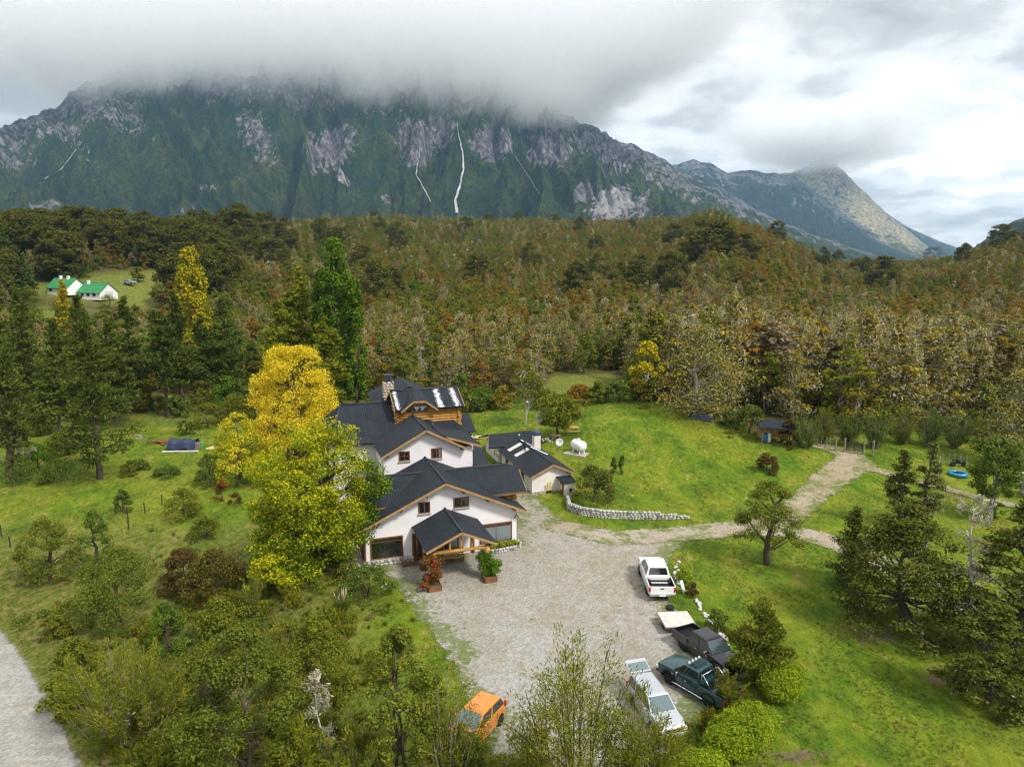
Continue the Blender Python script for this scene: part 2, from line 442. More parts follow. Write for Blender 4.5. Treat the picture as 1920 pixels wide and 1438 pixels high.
def sheet(name, sdf, bounds, step, lift, mat, margin=0.9, ruts=()):
    x0, x1, y0, y1 = bounds
    X, Y = np.meshgrid(np.arange(x0, x1 + step, step), np.arange(y0, y1 + step, step))
    D = sdf(X, Y); ok = D > -margin
    Z = H(X, Y) + lift; rut = np.zeros_like(X)
    for R_ in ruts: rut = np.maximum(rut, np.exp(-((np.abs(-sdf_line(R_, [0] * len(R_), X, Y)) - .72) / .28) ** 2))
    idx = np.arange(X.size).reshape(X.shape)
    F = np.stack([idx[:-1, :-1], idx[:-1, 1:], idx[1:, 1:], idx[1:, :-1]], -1).reshape(-1, 4)
    okf = ok.ravel()[F].all(1); F = F[okf]
    used = np.unique(F); remap = np.full(X.size, -1); remap[used] = np.arange(len(used))
    V = np.stack([X, Y, Z], -1).reshape(-1, 3)[used]
    return tag(inst(name, np_mesh(name, V, remap[F], mat, True, dict(edge=D.ravel()[used], rut=rut.ravel()[used]))), kind='structure')
MATS['gravel'] = gravel_material('gravel', (0.36, 0.335, 0.28), (0.43, 0.415, 0.39), (0.34, 0.30, 0.23), weed=0.55, edgew=0.75, tracks=.42)
MATS['drive'] = gravel_material('drive_gravel', (0.42, 0.35, 0.26), (0.48, 0.43, 0.35), (0.32, 0.26, 0.17), weed=0.05, edgew=0.35, tracks=.01)
MATS['track'] = gravel_material('track_dirt', (0.36, 0.29, 0.18), (0.44, 0.38, 0.28), (0.28, 0.20, 0.12), weed=0.25, edgew=0.55)
MATS['road'] = gravel_material('road_gravel', (0.36, 0.34, 0.31), (0.44, 0.42, 0.39), (0.38, 0.33, 0.27), weed=0.0, edgew=0.40)
YARD = [gp(*q) for q in [(684, 1058), (760, 1040), (850, 1030), (962, 1015), (966, 975), (955, 915), (968, 880), (1012, 890), (1002, 925), (1035, 962), (1080, 985), (1160, 995), (1260, 992), (1390, 978),
    (1400, 1002), (1330, 1008), (1285, 1020), (1252, 1050), (1245, 1090), (1262, 1140), (1300, 1190), (1400, 1270), (1370, 1300), (1330, 1335), (1265, 1372), (1240, 1440), (1240, 1500), (940, 1520), (935, 1420), (890, 1330),
    (862, 1280), (830, 1215), (780, 1150), (745, 1100), (720, 1076), (690, 1068)]]
RUTS = [[gp(*q) for q in L_] for L_ in ([(990, 930), (1040, 985), (1120, 1040), (1180, 1105), (1165, 1200), (1080, 1310)], [(1380, 992), (1260, 1012), (1150, 1060), (1060, 1130), (1000, 1250)], [(1225, 1130), (1190, 1180), (1120, 1200), (1020, 1160), (900, 1110)], [(1230, 1300), (1170, 1230), (1150, 1120), (1200, 1040), (1300, 1004)])]
sheet('gravel_yard', lambda X, Y: sdf_poly(YARD, X, Y), (-13, 22, 22, 66), 0.2, 0.035, MATS['gravel'], ruts=RUTS)
DRV = [gp(*q) for q in [(1040, 985), (1150, 1010), (1260, 1003), (1380, 990), (1480, 995), (1560, 1017), (1640, 1050), (1740, 1100), (1850, 1160), (1960, 1220), (2100, 1300)]]
sheet('gravel_drive', lambda X, Y: sdf_line(DRV, [2.6, 3.0, 3.0, 3.1, 3.2, 3.0, 2.8, 2.5, 2.3, 2.2, 2.2], X, Y), (2, 45, 28, 62), 0.25, 0.055, MATS['drive'], ruts=[DRV])
TRK = [gp(*q) for q in [(1440, 985), (1490, 958), (1525, 925), (1565, 893), (1603, 868), (1590, 852), (1545, 838), (1500, 830)]]
sheet('dirt_track', lambda X, Y: np.maximum(sdf_line(TRK, [3.2, 3.0, 3.0, 3.6, 4.2, 3.4, 2.4, 1.6], X, Y),
      sdf_line([gp(*q) for q in [(1603, 868), (1680, 893), (1770, 915), (1840, 935), (1960, 960)]], [2.2, 1.6, 1.8, 1.8, 1.8], X, Y)), (14, 62, 50, 92), 0.4, 0.075, MATS['track'])
RE_ = [gp(*q) for q in [(-90, 1075), (-45, 1120), (0, 1176), (40, 1225), (85, 1300), (122, 1370), (155, 1440), (185, 1520), (205, 1590)]]
ROADC = []
for i_ in range(len(RE_)):
    a_, b_ = RE_[max(i_ - 1, 0)], RE_[min(i_ + 1, len(RE_) - 1)]; d_ = math.hypot(b_[0] - a_[0], b_[1] - a_[1]); ROADC.append((RE_[i_][0] + 3.2 * (b_[1] - a_[1]) / d_, RE_[i_][1] - 3.2 * (b_[0] - a_[0]) / d_))
sheet('gravel_road', lambda X, Y: sdf_line(ROADC, [6.4] * len(ROADC), X, Y), (-66, -18, 10, 66), 0.45, 0.05, MATS['road'])
sheet('garden_path', lambda X, Y: sdf_line([gp(*q) for q in [(440, 948), (446, 975), (470, 998), (500, 1004)]], [.55, .7, .7, .5], X, Y), (-22, -12, 48, 62), 0.25, 0.06, MATS['track'])
sheet('trodden_path', lambda X, Y: sdf_line([gp(*q) for q in [(318, 1060), (325, 1095), (352, 1125), (400, 1148)]], [.4, .5, .5, .4], X, Y), (-24, -12, 36, 52), 0.25, 0.06, MATS['track'])

# ------------------------------------------------------------------ mountains
def mountain_material(name, green1, green2, rock1, rock2, sc=1.0, palec=(0.46, 0.44, 0.43)):
    m, nt, out = newmat(name); p = pos(nt)
    r = attr(nt, 'rock'); pale = attr(nt, 'pale')
    st = node(nt, 'ShaderNodeMapping'); lk(nt, p, st.inputs[0]); st.inputs['Scale'].default_value = (1, 1, 0.45)
    n = noise(nt, st.outputs[0], 0.012 * sc, 8, 0.65); f = noise(nt, st.outputs[0], 0.06 * sc, 6, 0.7); v = noise(nt, p, 0.09 * sc, 4, 0.7)
    g = mixc(nt, smooth(nt, n, 0.38, 0.62), green1, green2)
    g = mixc(nt, 0.85, g, ramp(nt, v, [(0.34, 0.15), (0.60, 1.0)]), 'MULTIPLY')
    g = mixc(nt, smooth(nt, noise(nt, p, 0.0035 * sc, 4, 0.6), 0.52, 0.66), g, mixc(nt, 0.6, g, (0.010, 0.026, 0.014)))
    rk = ramp(nt, f, [(0.30, tuple(c * 0.35 for c in rock1)), (0.46, rock1), (0.62, rock2)])
    k = mathn(nt, 'ADD', r, mathn(nt, 'MULTIPLY', mathn(nt, 'SUBTRACT', mathn(nt, 'ADD', mathn(nt, 'MULTIPLY', n, 0.5), mathn(nt, 'MULTIPLY', f, 0.5)), 0.5), 2.6))
    c = mixc(nt, smooth(nt, k, 0.44, 0.60), g, rk)
    c = mixc(nt, smooth(nt, mathn(nt, 'ADD', pale, mathn(nt, 'MULTIPLY', mathn(nt, 'SUBTRACT', f, 0.5), 1.6)), 0.4, 0.75), c, ramp(nt, f, [(0.3, tuple(.5 * c for c in palec)), (0.65, palec)]))
    b = pbsdf(nt, out, c, 0.95, 0, 0.1, mathn(nt, 'ADD', mathn(nt, 'MULTIPLY', f, 1.0), mathn(nt, 'MULTIPLY', v, 0.7)), 1.0, 22.0 / sc)
    return m
def az_el(px, py):
    d = ray(px, py); return math.atan2(d[0], d[1]), d[2] / math.hypot(d[0], d[1])
def massif(name, prof, Rr, R0, mat, nA, nT, seed, spur=70., spurk=26., detail=26., pw=1.2, rockat=0.62, patches=(), pales=(), cliff=0.0, back=0.25):
    q = [az_el(*p) for p in prof]
    az = np.linspace(q[0][0], q[-1][0], nA); el = np.interp(az, [a for a, _ in q], [e for _, e in q])
    T = np.concatenate([np.linspace(0, 1, nT), 1 + np.linspace(0.02, back, 12)])
    A, TT = np.meshgrid(az, T); E = np.broadcast_to(el, A.shape)
    R1 = Rr * (1 + 0.06 * np.sin(A * 5 + seed)); r = R0 + (R1 - R0) * TT
    zr = CAMZ + E * R1
    t1 = np.minimum(TT, 1)
    p = t1 ** pw
    if cliff: p = p * (1 - cliff) + cliff * (0.55 * p + 0.45 * sstep(0.45, 0.95, p))
    fall = np.clip(TT - 1, 0, 1)
    amp = np.sin(np.pi * np.clip(t1, 0, 1)) ** 0.7 * (1 - 0.3 * t1)
    warp = 0.6 * pnoise(A * 9, TT * 2.5, seed + 40)
    sp = fbm(A * spurk + warp, TT * 1.1 + 3.3, seed, 4, 0.5, True)
    gul = fbm(A * spurk * 3.1 + warp * 2, TT * 2.2, seed + 9, 4, 0.55, True)
    x0, y0 = r * np.sin(A), r * np.cos(A)
    det = fbm(x0 / 90, y0 / 90, seed + 3, 5, 0.55)
    sk = np.clip(zr / 500, 0.08, 1.2)
    z = -30 + (zr + 30) * p - fall * zr * 1.6 + sk * (spur * sp * amp + spur * 0.45 * gul * amp * sstep(0.1, 0.6, t1) + detail * det * (0.3 + t1 - .7 * sstep(.75, 1, t1)) * sstep(0.0, 0.15, t1))
    # steepness from the grid, for bare rock
    dz = np.gradient(z, axis=0) / np.maximum(np.gradient(r, axis=0), 1e-3); dx = np.gradient(z, axis=1) / np.maximum(np.gradient(A, axis=1) * r, 1e-3)
    slope = np.hypot(dz, dx)
    rock = 0.55 * sstep(rockat - 0.2, rockat + 0.25, p + 0.25 * det) + 0.5 * sstep(0.7, 1.5, slope) * sstep(0.2, 0.6, p)
    pale = np.zeros_like(z)
    el2 = (z - CAMZ) / r
    for (px_, py_, wx, wy, tilt, am, pl) in patches:
        a0, e0 = az_el(px_, py_); ua, ue = (A - a0) * FOC, (el2 - e0) * FOC
        c, s = math.cos(tilt), math.sin(tilt)
        g = np.exp(-(((ua * c + ue * s) / wx) ** 2 + ((-ua * s + ue * c) / wy) ** 2) ** 1.5)
        rock = np.where(am > 0, np.maximum(rock, am * g), rock * (1 + am * g)); pale = np.maximum(pale, pl * g)
    V = np.stack([x0, y0, z], -1).reshape(-1, 3)
    idx = np.arange(A.size).reshape(A.shape)
    F = np.stack([idx[:-1, :-1], idx[:-1, 1:], idx[1:, 1:], idx[1:, :-1]], -1).reshape(-1, 4)
    o = tag(inst(name, np_mesh(name, V, F, mat, True, dict(rock=rock.ravel(), pale=pale.ravel()))), kind='structure')
    return o, (az, r, z, A)
MT1 = mountain_material('mountain_slope', (0.012, 0.044, 0.018), (0.070, 0.100, 0.020), (0.095, 0.088, 0.105), (0.30, 0.27, 0.29))
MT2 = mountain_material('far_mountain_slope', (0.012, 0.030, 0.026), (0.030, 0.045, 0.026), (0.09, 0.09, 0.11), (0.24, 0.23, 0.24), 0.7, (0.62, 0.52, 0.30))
MT4 = mountain_material('painted_sun_slope', (0.07, 0.085, 0.025), (0.17, 0.155, 0.05), (0.22, 0.20, 0.15), (0.42, 0.37, 0.26), 0.7, (0.60, 0.50, 0.27))  # warm sunlight painted into the slope and rock colours
MT3 = mountain_material('hill_slope', (0.018, 0.036, 0.012), (0.035, 0.05, 0.014), (0.1, 0.1, 0.09), (0.2, 0.2, 0.19), 2.0)
main, MG = massif('mountain', [(-500, 420), (-250, 330), (-100, 300), (0, 258), (60, 228), (112, 212), (135, 178), (215, 150), (330, 120), (450, 118), (600, 105), (800, 95), (930, 130), (1000, 175), (1060, 222), (1110, 246), (1160, 275),
      (1210, 300), (1270, 336), (1340, 368), (1420, 400), (1520, 440), (1600, 466), (1680, 490)], 3000., 1450., MT1, 760, 240, 11, spur=150, spurk=13, detail=48, pw=1.15, rockat=0.66, cliff=0.55,
      patches=[(130, 270, 75, 30, -0.6, 0.9, .35), (60, 270, 70, 40, 0.3, .8, 0), (260, 230, 90, 35, -.25, .7, 0), (240, 340, 160, 60, -.3, -.9, 0), (380, 260, 110, 60, -.7, -.8, 0), (480, 250, 40, 60, .5, .6, 0), (620, 280, 60, 45, .6, .75, .15),
               (640, 330, 12, 26, .7, .7, .7), (780, 270, 40, 70, .25, .75, .1), (830, 240, 40, 40, 0, .7, .1), (920, 270, 45, 45, 0, .85, .25), (1030, 285, 45, 40, .3, .85, .25), (1150, 385, 48, 38, .2, .9, .75), (1090, 362, 34, 20, .4, .8, .3), (1205, 385, 14, 26, 0, .8, .5),
               (60, 395, 45, 14, .3, .5, .25), (390, 350, 26, 8, .1, .6, .35), (370, 390, 46, 14, 0, .5, .3), (725, 375, 10, 16, .3, .6, .3), (1000, 420, 40, 10, 0, .3, 0), (860, 345, 80, 45, 0, -.9, 0), (1000, 350, 60, 30, 0, -.8, 0)])
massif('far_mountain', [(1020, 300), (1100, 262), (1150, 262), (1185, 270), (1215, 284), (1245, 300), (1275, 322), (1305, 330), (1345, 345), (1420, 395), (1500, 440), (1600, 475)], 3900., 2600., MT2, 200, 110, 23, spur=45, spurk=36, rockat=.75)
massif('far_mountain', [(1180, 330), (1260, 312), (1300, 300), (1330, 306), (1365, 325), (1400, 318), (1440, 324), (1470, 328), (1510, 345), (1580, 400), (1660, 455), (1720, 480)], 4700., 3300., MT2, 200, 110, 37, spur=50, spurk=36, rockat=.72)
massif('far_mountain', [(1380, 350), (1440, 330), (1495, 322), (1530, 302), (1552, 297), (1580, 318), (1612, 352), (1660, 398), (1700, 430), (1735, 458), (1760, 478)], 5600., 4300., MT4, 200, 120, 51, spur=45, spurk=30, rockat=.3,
      patches=[(1540, 330, 40, 60, -.8, .9, .6), (1620, 395, 70, 22, -.85, .9, .7), (1690, 440, 50, 14, -.7, .8, .6)])  # rock and pale amounts here paint the sunbeam lying across the peak
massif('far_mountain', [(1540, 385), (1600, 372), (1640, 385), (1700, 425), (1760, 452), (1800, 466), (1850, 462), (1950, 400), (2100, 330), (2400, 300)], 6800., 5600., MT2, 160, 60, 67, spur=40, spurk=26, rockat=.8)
massif('hill', [(1790, 486), (1830, 462), (1860, 440), (1900, 415), (1930, 405), (2000, 380), (2200, 340)], 1500., 1000., MT3, 120, 70, 73, spur=30, spurk=40, rockat=.9, detail=12)
# pale torrents and scree chutes draped on the main face
def chute(pts, w, parent, name='torrent'):
    az, r, z, A = MG; EL = (z - CAMZ) / r
    V, F = [], []
    dense = []
    for (a, b) in zip(pts[:-1], pts[1:]):
        for k in range(8): t = k / 8; dense.append((a[0] + (b[0]-a[0])*t, a[1] + (b[1]-a[1])*t))
    dense.append(pts[-1]); rnd = random.Random(len(pts))
    for i, (px_, py_) in enumerate(dense):
        a0, e0 = az_el(px_ + rnd.uniform(-.6, .6), py_)
        ww = w * (0.35 + 0.9 * i / len(dense)) * rnd.uniform(.7, 1.3) / FOC
        for s in (-1, 1):
            j = int(np.clip(np.searchsorted(az, a0 + s * ww / 2), 0, len(az) - 1)); col = np.maximum.accumulate(EL[:240, j])
            k = min(int(np.searchsorted(col, e0)), 238)
            k2 = max(k - 1, 0); f = 0 if col[k] == col[k2] else np.clip((e0 - col[k2]) / (col[k] - col[k2]), 0, 1)
            rr = r[k2, j] + (r[k, j] - r[k2, j]) * f; zz = z[k2, j] + (z[k, j] - z[k2, j]) * f
            aa = a0 + s * ww / 2; V.append(((rr - 9) * math.sin(aa), (rr - 9) * math.cos(aa), zz + 3))
    for i in range(len(dense) - 1): F.append((2*i, 2*i+1, 2*i+3, 2*i+2))
    inst(name, np_mesh(name, np.array(V), np.array(F), MATS['torrent'], True), parent)
varied('torrent', (0.26, 0.27, 0.27), (0.46, 0.47, 0.46), 0.05, 0.8, 0.3, 2.0)
chute([(857, 232), (861, 262), (868, 290), (869, 320), (862, 352), (854, 378), (857, 402)], 3.8, main)
chute([(775, 262), (788, 285), (780, 330), (797, 360), (808, 382)], 1.8, main)
chute([(950, 250), (962, 290), (985, 325), (1012, 368)], 1.5, main, 'scree_chute')
chute([(225, 275), (160, 262), (115, 320), (84, 338)][1:], 1.6, main, 'scree_chute')

# ------------------------------------------------------------------ the air: haze box and the cloud on the summits
def build_air():
    m, nt, out = newmat('haze'); v = node(nt, 'ShaderNodeVolumePrincipled')
    v.inputs['Color'].default_value = (0.42, 0.70, 1.0, 1); v.inputs['Density'].default_value = 0.66e-4; v.inputs['Anisotropy'].default_value = 0.0
    lk(nt, v.outputs[0], out.inputs['Volume'])
    MB().box((-5600, -500, -70), (5600, 7400, 1010)).build('haze', m)
    tag(bpy.data.objects['haze'], kind='stuff')
    m, nt, out = newmat('cloud'); v = node(nt, 'ShaderNodeVolumePrincipled')
    v.inputs['Color'].default_value = (0.972, 0.977, 0.982, 1)
    p = pos(nt); sep = node(nt, 'ShaderNodeSeparateXYZ'); lk(nt, p, sep.inputs[0]); x, y, z = sep.outputs
    n1 = noise(nt, p, 0.0042, 5, 0.6); n0 = noise(nt, p, 0.0011, 2, 0.5)
    base = mathn(nt, 'ADD', 420.0, mathn(nt, 'MULTIPLY', smooth(nt, x, -900, -1500), 60.0))
    base = mathn(nt, 'ADD', base, mathn(nt, 'MULTIPLY', mathn(nt, 'SUBTRACT', n0, 0.5), 260.0))
    d = mathn(nt, 'ADD', mathn(nt, 'DIVIDE', mathn(nt, 'SUBTRACT', z, base), 105.0), mathn(nt, 'MULTIPLY', mathn(nt, 'SUBTRACT', n1, 0.5), 3.6))
    d = mathn(nt, 'SUBTRACT', d, mathn(nt, 'MULTIPLY', smooth(nt, x, 100, 1100), 4.5))
    d = mathn(nt, 'SUBTRACT', d, mathn(nt, 'MULTIPLY', smooth(nt, x, -1500, -2300), 4.5))
    d = smooth(nt, d, 0.0, 1.6)
    lk(nt, mathn(nt, 'MULTIPLY', d, 0.0075), v.inputs['Density']); v.inputs['Anisotropy'].default_value = 0.2
    lk(nt, v.outputs[0], out.inputs['Volume'])
    o = MB().box((-2500, 2200, 400), (1200, 3150, 960)).build('cloud_bank', m)
    tag(o, kind='stuff')
    m, nt, out = newmat('cloud_wisp'); v = node(nt, 'ShaderNodeVolumePrincipled'); v.inputs['Color'].default_value = (1, 1, 1, 1)
    p = pos(nt); c = node(nt, 'ShaderNodeVectorMath'); c.operation = 'DISTANCE'; mp = node(nt, 'ShaderNodeMapping'); lk(nt, p, mp.inputs[0]); mp.inputs['Scale'].default_value = (1, 1, 3.2); lk(nt, mp.outputs[0], c.inputs[0]); c.inputs[1].default_value = (2050, 4850, 3.2 * 800)
    d = mathn(nt, 'ADD', mathn(nt, 'SUBTRACT', 1.0, mathn(nt, 'DIVIDE', c.outputs['Value'], 820.0)), mathn(nt, 'MULTIPLY', mathn(nt, 'SUBTRACT', noise(nt, p, 0.004, 5, 0.6), 0.5), 1.6))
    lk(nt, mathn(nt, 'MULTIPLY', smooth(nt, d, 0.0, 0.9), 0.011), v.inputs['Density']); lk(nt, v.outputs[0], out.inputs['Volume'])
    tag(MB().box((1150, 3950, 560), (3000, 5750, 990)).build('cloud_bank', m), kind='stuff')
build_air()

# ------------------------------------------------------------------ vegetation
def leafmat(name, cols, trans=0.35, hue=0.0, objv=0.25, tip=False):
    m, nt, out = newmat(name)
    g = node(nt, 'ShaderNodeNewGeometry'); oi = node(nt, 'ShaderNodeObjectInfo')
    f = g.outputs['Random Per Island']
    p = objc(nt); n = noise(nt, p, 0.8, 3, 0.6)
    f = mathn(nt, 'ADD', mathn(nt, 'MULTIPLY', f, 0.62), mathn(nt, 'MULTIPLY', mathn(nt, 'SUBTRACT', n, 0.31), 0.95), clamp=True)
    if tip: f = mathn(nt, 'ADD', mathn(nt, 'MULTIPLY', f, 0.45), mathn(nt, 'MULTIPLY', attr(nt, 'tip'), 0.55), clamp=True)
    k = len(cols) - 1
    c = ramp(nt, f, [(i / k, cc) for i, cc in enumerate(cols)])
    if objv: c = mixc(nt, objv, c, ramp(nt, oi.outputs['Random'], [(0.0, (0.45, 0.50, 0.45)), (0.3, (1.0, .80, .65)), (0.6, (.80, 1.0, .75)), (1.0, (1.0, 1.0, 1.0))]), 'MULTIPLY')
    d = node(nt, 'ShaderNodeBsdfDiffuse'); t = node(nt, 'ShaderNodeBsdfTranslucent'); mx = node(nt, 'ShaderNodeMixShader')
    lk(nt, c, d.inputs[0]); lk(nt, c, t.inputs[0]); mx.inputs[0].default_value = trans
    lk(nt, d.outputs[0], mx.inputs[1]); lk(nt, t.outputs[0], mx.inputs[2]); lk(nt, mx.outputs[0], out.inputs[0])
    return m
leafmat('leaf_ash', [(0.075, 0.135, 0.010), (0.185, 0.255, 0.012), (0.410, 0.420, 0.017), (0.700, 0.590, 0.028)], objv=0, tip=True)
leafmat('leaf_ash_green', [(0.040, 0.100, 0.010), (0.095, 0.180, 0.012), (0.190, 0.270, 0.016)], objv=0)
leafmat('leaf_gold', [(0.460, 0.360, 0.018), (0.700, 0.550, 0.030), (0.900, 0.730, 0.060)], objv=0)
leafmat('leaf_larch', [(0.11, 0.14, 0.012), (0.20, 0.23, 0.018), (0.32, 0.30, 0.025)], objv=0)
leafmat('leaf_poplar', [(0.045, 0.10, 0.010), (0.10, 0.18, 0.014), (0.19, 0.27, 0.02)], objv=0)
leafmat('leaf_poplar_gold', [(0.19, 0.21, 0.014), (0.42, 0.36, 0.016), (0.70, 0.50, 0.022)], objv=0)
leafmat('leaf_pine', [(0.034, 0.058, 0.012), (0.100, 0.138, 0.020), (0.195, 0.220, 0.036)], objv=0.2)
leafmat('leaf_coihue', [(0.040, 0.050, 0.010), (0.105, 0.108, 0.016), (0.210, 0.185, 0.030)], objv=0.25)
leafmat('leaf_nire', [(0.085, 0.078, 0.014), (0.250, 0.200, 0.024), (0.480, 0.360, 0.045)], objv=0.35)
leafmat('leaf_rust', [(0.110, 0.068, 0.015), (0.280, 0.160, 0.024), (0.440, 0.250, 0.040)], objv=0.3)
leafmat('leaf_olive', [(0.065, 0.084, 0.012), (0.170, 0.190, 0.022), (0.310, 0.300, 0.035)], objv=0.3)
leafmat('leaf_green', [(0.040, 0.072, 0.014), (0.120, 0.172, 0.026), (0.260, 0.300, 0.058)], objv=0.25)
leafmat('leaf_bright', [(0.045, 0.11, 0.012), (0.10, 0.20, 0.016), (0.20, 0.31, 0.02)])
leafmat('leaf_broom', [(0.060, 0.085, 0.012), (0.145, 0.175, 0.018), (0.270, 0.260, 0.026), (0.360, 0.270, 0.040)], objv=0.2)
leafmat('leaf_wine', [(0.050, 0.038, 0.014), (0.115, 0.080, 0.024), (0.200, 0.135, 0.030)], objv=0.2)
leafmat('leaf_hedge', [(0.105, 0.170, 0.012), (0.220, 0.300, 0.016), (0.380, 0.440, 0.025)], objv=0)
leafmat('leaf_red', [(0.14, 0.05, 0.015), (0.25, 0.09, 0.02), (0.35, 0.14, 0.03)])
leafmat('leaf_lichen', [(0.240, 0.220, 0.120), (0.460, 0.430, 0.280), (0.660, 0.630, 0.460)], objv=0.2)
leafmat('leaf_dry', [(0.20, 0.15, 0.06), (0.36, 0.29, 0.14), (0.50, 0.42, 0.24)])
leafmat('leaf_grass', [(0.06, 0.10, 0.012), (0.13, 0.18, 0.018), (0.24, 0.25, 0.04)])
leafmat('leaf_bare', [(0.12, 0.095, 0.045), (0.25, 0.20, 0.11), (0.40, 0.34, 0.21)], objv=0.2)
leafmat('leaf_beech', [(0.036, 0.050, 0.012), (0.105, 0.124, 0.020), (0.240, 0.240, 0.042)], objv=0.2)
leafmat('petal_red', [(0.30, 0.015, 0.02), (0.45, 0.03, 0.05), (0.55, 0.08, 0.03)], objv=0)
leafmat('petal_white', [(0.6, 0.57, 0.45), (0.8, 0.78, 0.7)], objv=0)
leafmat('plume', [(0.50, 0.42, 0.28), (0.70, 0.62, 0.45)], objv=0)
varied('bark', (0.10, 0.075, 0.055), (0.055, 0.04, 0.03), 5.0, 0.95, 0.6, 0.04)
varied('bark_grey', (0.33, 0.31, 0.28), (0.19, 0.175, 0.155), 5.0, 0.95, 0.6, 0.04)
varied('bark_pale', (0.62, 0.60, 0.55), (0.42, 0.40, 0.36), 5.0, 0.95, 0.5, 0.04)

def unit(v): return v / np.maximum(np.linalg.norm(v, axis=-1, keepdims=True), 1e-9)
def quads(c, a, b):
    n = len(c); V = np.stack([c - a, c + b, c + a, c - b], 1).reshape(-1, 3)
    return V, np.arange(4 * n).reshape(n, 4)
def leaf_quads(c, out, size, rng, flat=0.5, elong=0.62, rnd=0.9):
    n = len(c)
    nr = unit(out * 0.7 + np.array([0, 0, flat]) + rng.normal(size=(n, 3)) * rnd * 0.6)
    a = unit(np.cross(nr, rng.normal(size=(n, 3)))); b = np.cross(nr, a)
    s = size * rng.uniform(0.6, 1.35, (n, 1))
    return quads(c, a * s * 0.62, b * s * 0.62 * elong)
LAST = {}
def clump_points(cl, n, rng, shell=0.55, low=-0.7):
    cl = np.asarray(cl, float); w = (cl[:, 3] * cl[:, 4] + cl[:, 5] * cl[:, 3]); k = rng.choice(len(cl), n, p=w / w.sum())
    d = unit(rng.normal(size=(n, 3))); d[:, 2] = np.maximum(d[:, 2], low)
    r = (shell + (1 - shell) * rng.uniform(size=(n, 1))) * rng.uniform(.86, 1.12, (n, 1))
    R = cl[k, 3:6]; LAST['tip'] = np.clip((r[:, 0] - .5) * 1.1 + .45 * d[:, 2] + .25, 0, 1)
    return cl[k, :3] + d * r * R, unit(d / R)
def leaf_blob(cl, n, size, seed, mat, shell=0.5, flat=0.5):
    rng = np.random.default_rng(seed); c, o = clump_points(cl, n, rng, shell)
    V, F = leaf_quads(c, o, size, rng, flat)
    return np_mesh('foliage', V, F, mat)
def join(parts):
    """[(V, F, matindex)] -> V, F, fmat"""
    Vs, Fs, ms, o = [], [], [], 0
    for V, F, k in parts:
        if len(V) == 0: continue
        Vs.append(V); Fs.append(F + o); ms.append(np.full(len(F), k)); o += len(V)
    return np.concatenate(Vs), np.concatenate(Fs), np.concatenate(ms)
def tubes(segs, n=5):
    """segs: list of (points, radii) -> V, F (quads)"""
    Vs, Fs, o = [], [], 0
    ang = np.arange(n) * 2 * np.pi / n; ca, sa = np.cos(ang)[:, None], np.sin(ang)[:, None]
    for P, R in segs:
        P = np.asarray(P, float); R = np.asarray(R, float); m = len(P)
        D = unit(np.gradient(P, axis=0)); ref = np.array([0.31, 0.95, 0.05]) if abs(D[0][1]) < 0.9 else np.array([1., 0, 0])
        A = unit(np.cross(D, ref)); B = np.cross(D, A)
        V = (P[:, None, :] + R[:, None, None] * (ca[None] * A[:, None, :] + sa[None] * B[:, None, :])).reshape(-1, 3)
        i = np.arange(m - 1)[:, None] * n; k = np.arange(n)[None]; k2 = (k + 1) % n
        F = np.stack([i + k, i + k2, i + n + k2, i + n + k], -1).reshape(-1, 4)
        Vs.append(V); Fs.append(F + o); o += len(V)
    return np.concatenate(Vs), np.concatenate(Fs)
def bend(p0, p1, rng, sag=0.08, n=5):
    p0, p1 = np.asarray(p0, float), np.asarray(p1, float); t = np.linspace(0, 1, n)[:, None]; L = np.linalg.norm(p1 - p0)
    w = rng.normal(size=3) * L * sag
    return p0 + (p1 - p0) * t + np.sin(np.pi * t) * w + rng.normal(size=(n, 3)) * L * 0.015 * (t > 0) * (t < 1)
def limbs(trunk_pts, trunk_r, targets, rng, r0=None):
    """trunk plus one limb to each target"""
    segs = [(trunk_pts, trunk_r)]; T = np.asarray(trunk_pts, float)
    for q in targets:
        q = np.asarray(q, float)
        zs = T[:, 2]; zt = np.clip(q[2] - np.hypot(*(q[:2] - T[-1][:2])) * rng.uniform(.4, .9), zs[0] + (zs[-1] - zs[0]) * .25, zs[-1] * .98)
        j = np.interp(zt, zs, np.arange(len(zs))); i = int(j); f = j - i; i2 = min(i + 1, len(T) - 1)
        p = T[i] * (1 - f) + T[i2] * f; r = (r0 or trunk_r[0]) * 0.38 * rng.uniform(.7, 1.1)
        segs.append((bend(p, q, rng, .07), np.linspace(r, r * .22, 5)))
    return segs
def envelope(z, kind):
    if kind == 'round': return np.sqrt(np.clip(1 - (2 * z - 1) ** 2, 0, 1)) * 0.95 + .05
    if kind == 'dome': return np.clip(1 - z ** 2.2, 0, 1) ** .6
    if kind == 'egg': return np.clip(np.sin(np.pi * np.clip(z, 0, 1) ** .62), 0, 1) ** .75
    if kind == 'oval': return np.sqrt(np.clip(1 - ((z - .36) / .66) ** 2, 0.02, 1))
    if kind == 'cone': return np.clip(1.02 - z, 0, 1) ** .8
    if kind == 'column': return np.clip(np.sin(np.pi * (0.06 + 0.90 * z) ** .75), 0, 1) ** .55
    return np.ones_like(z)
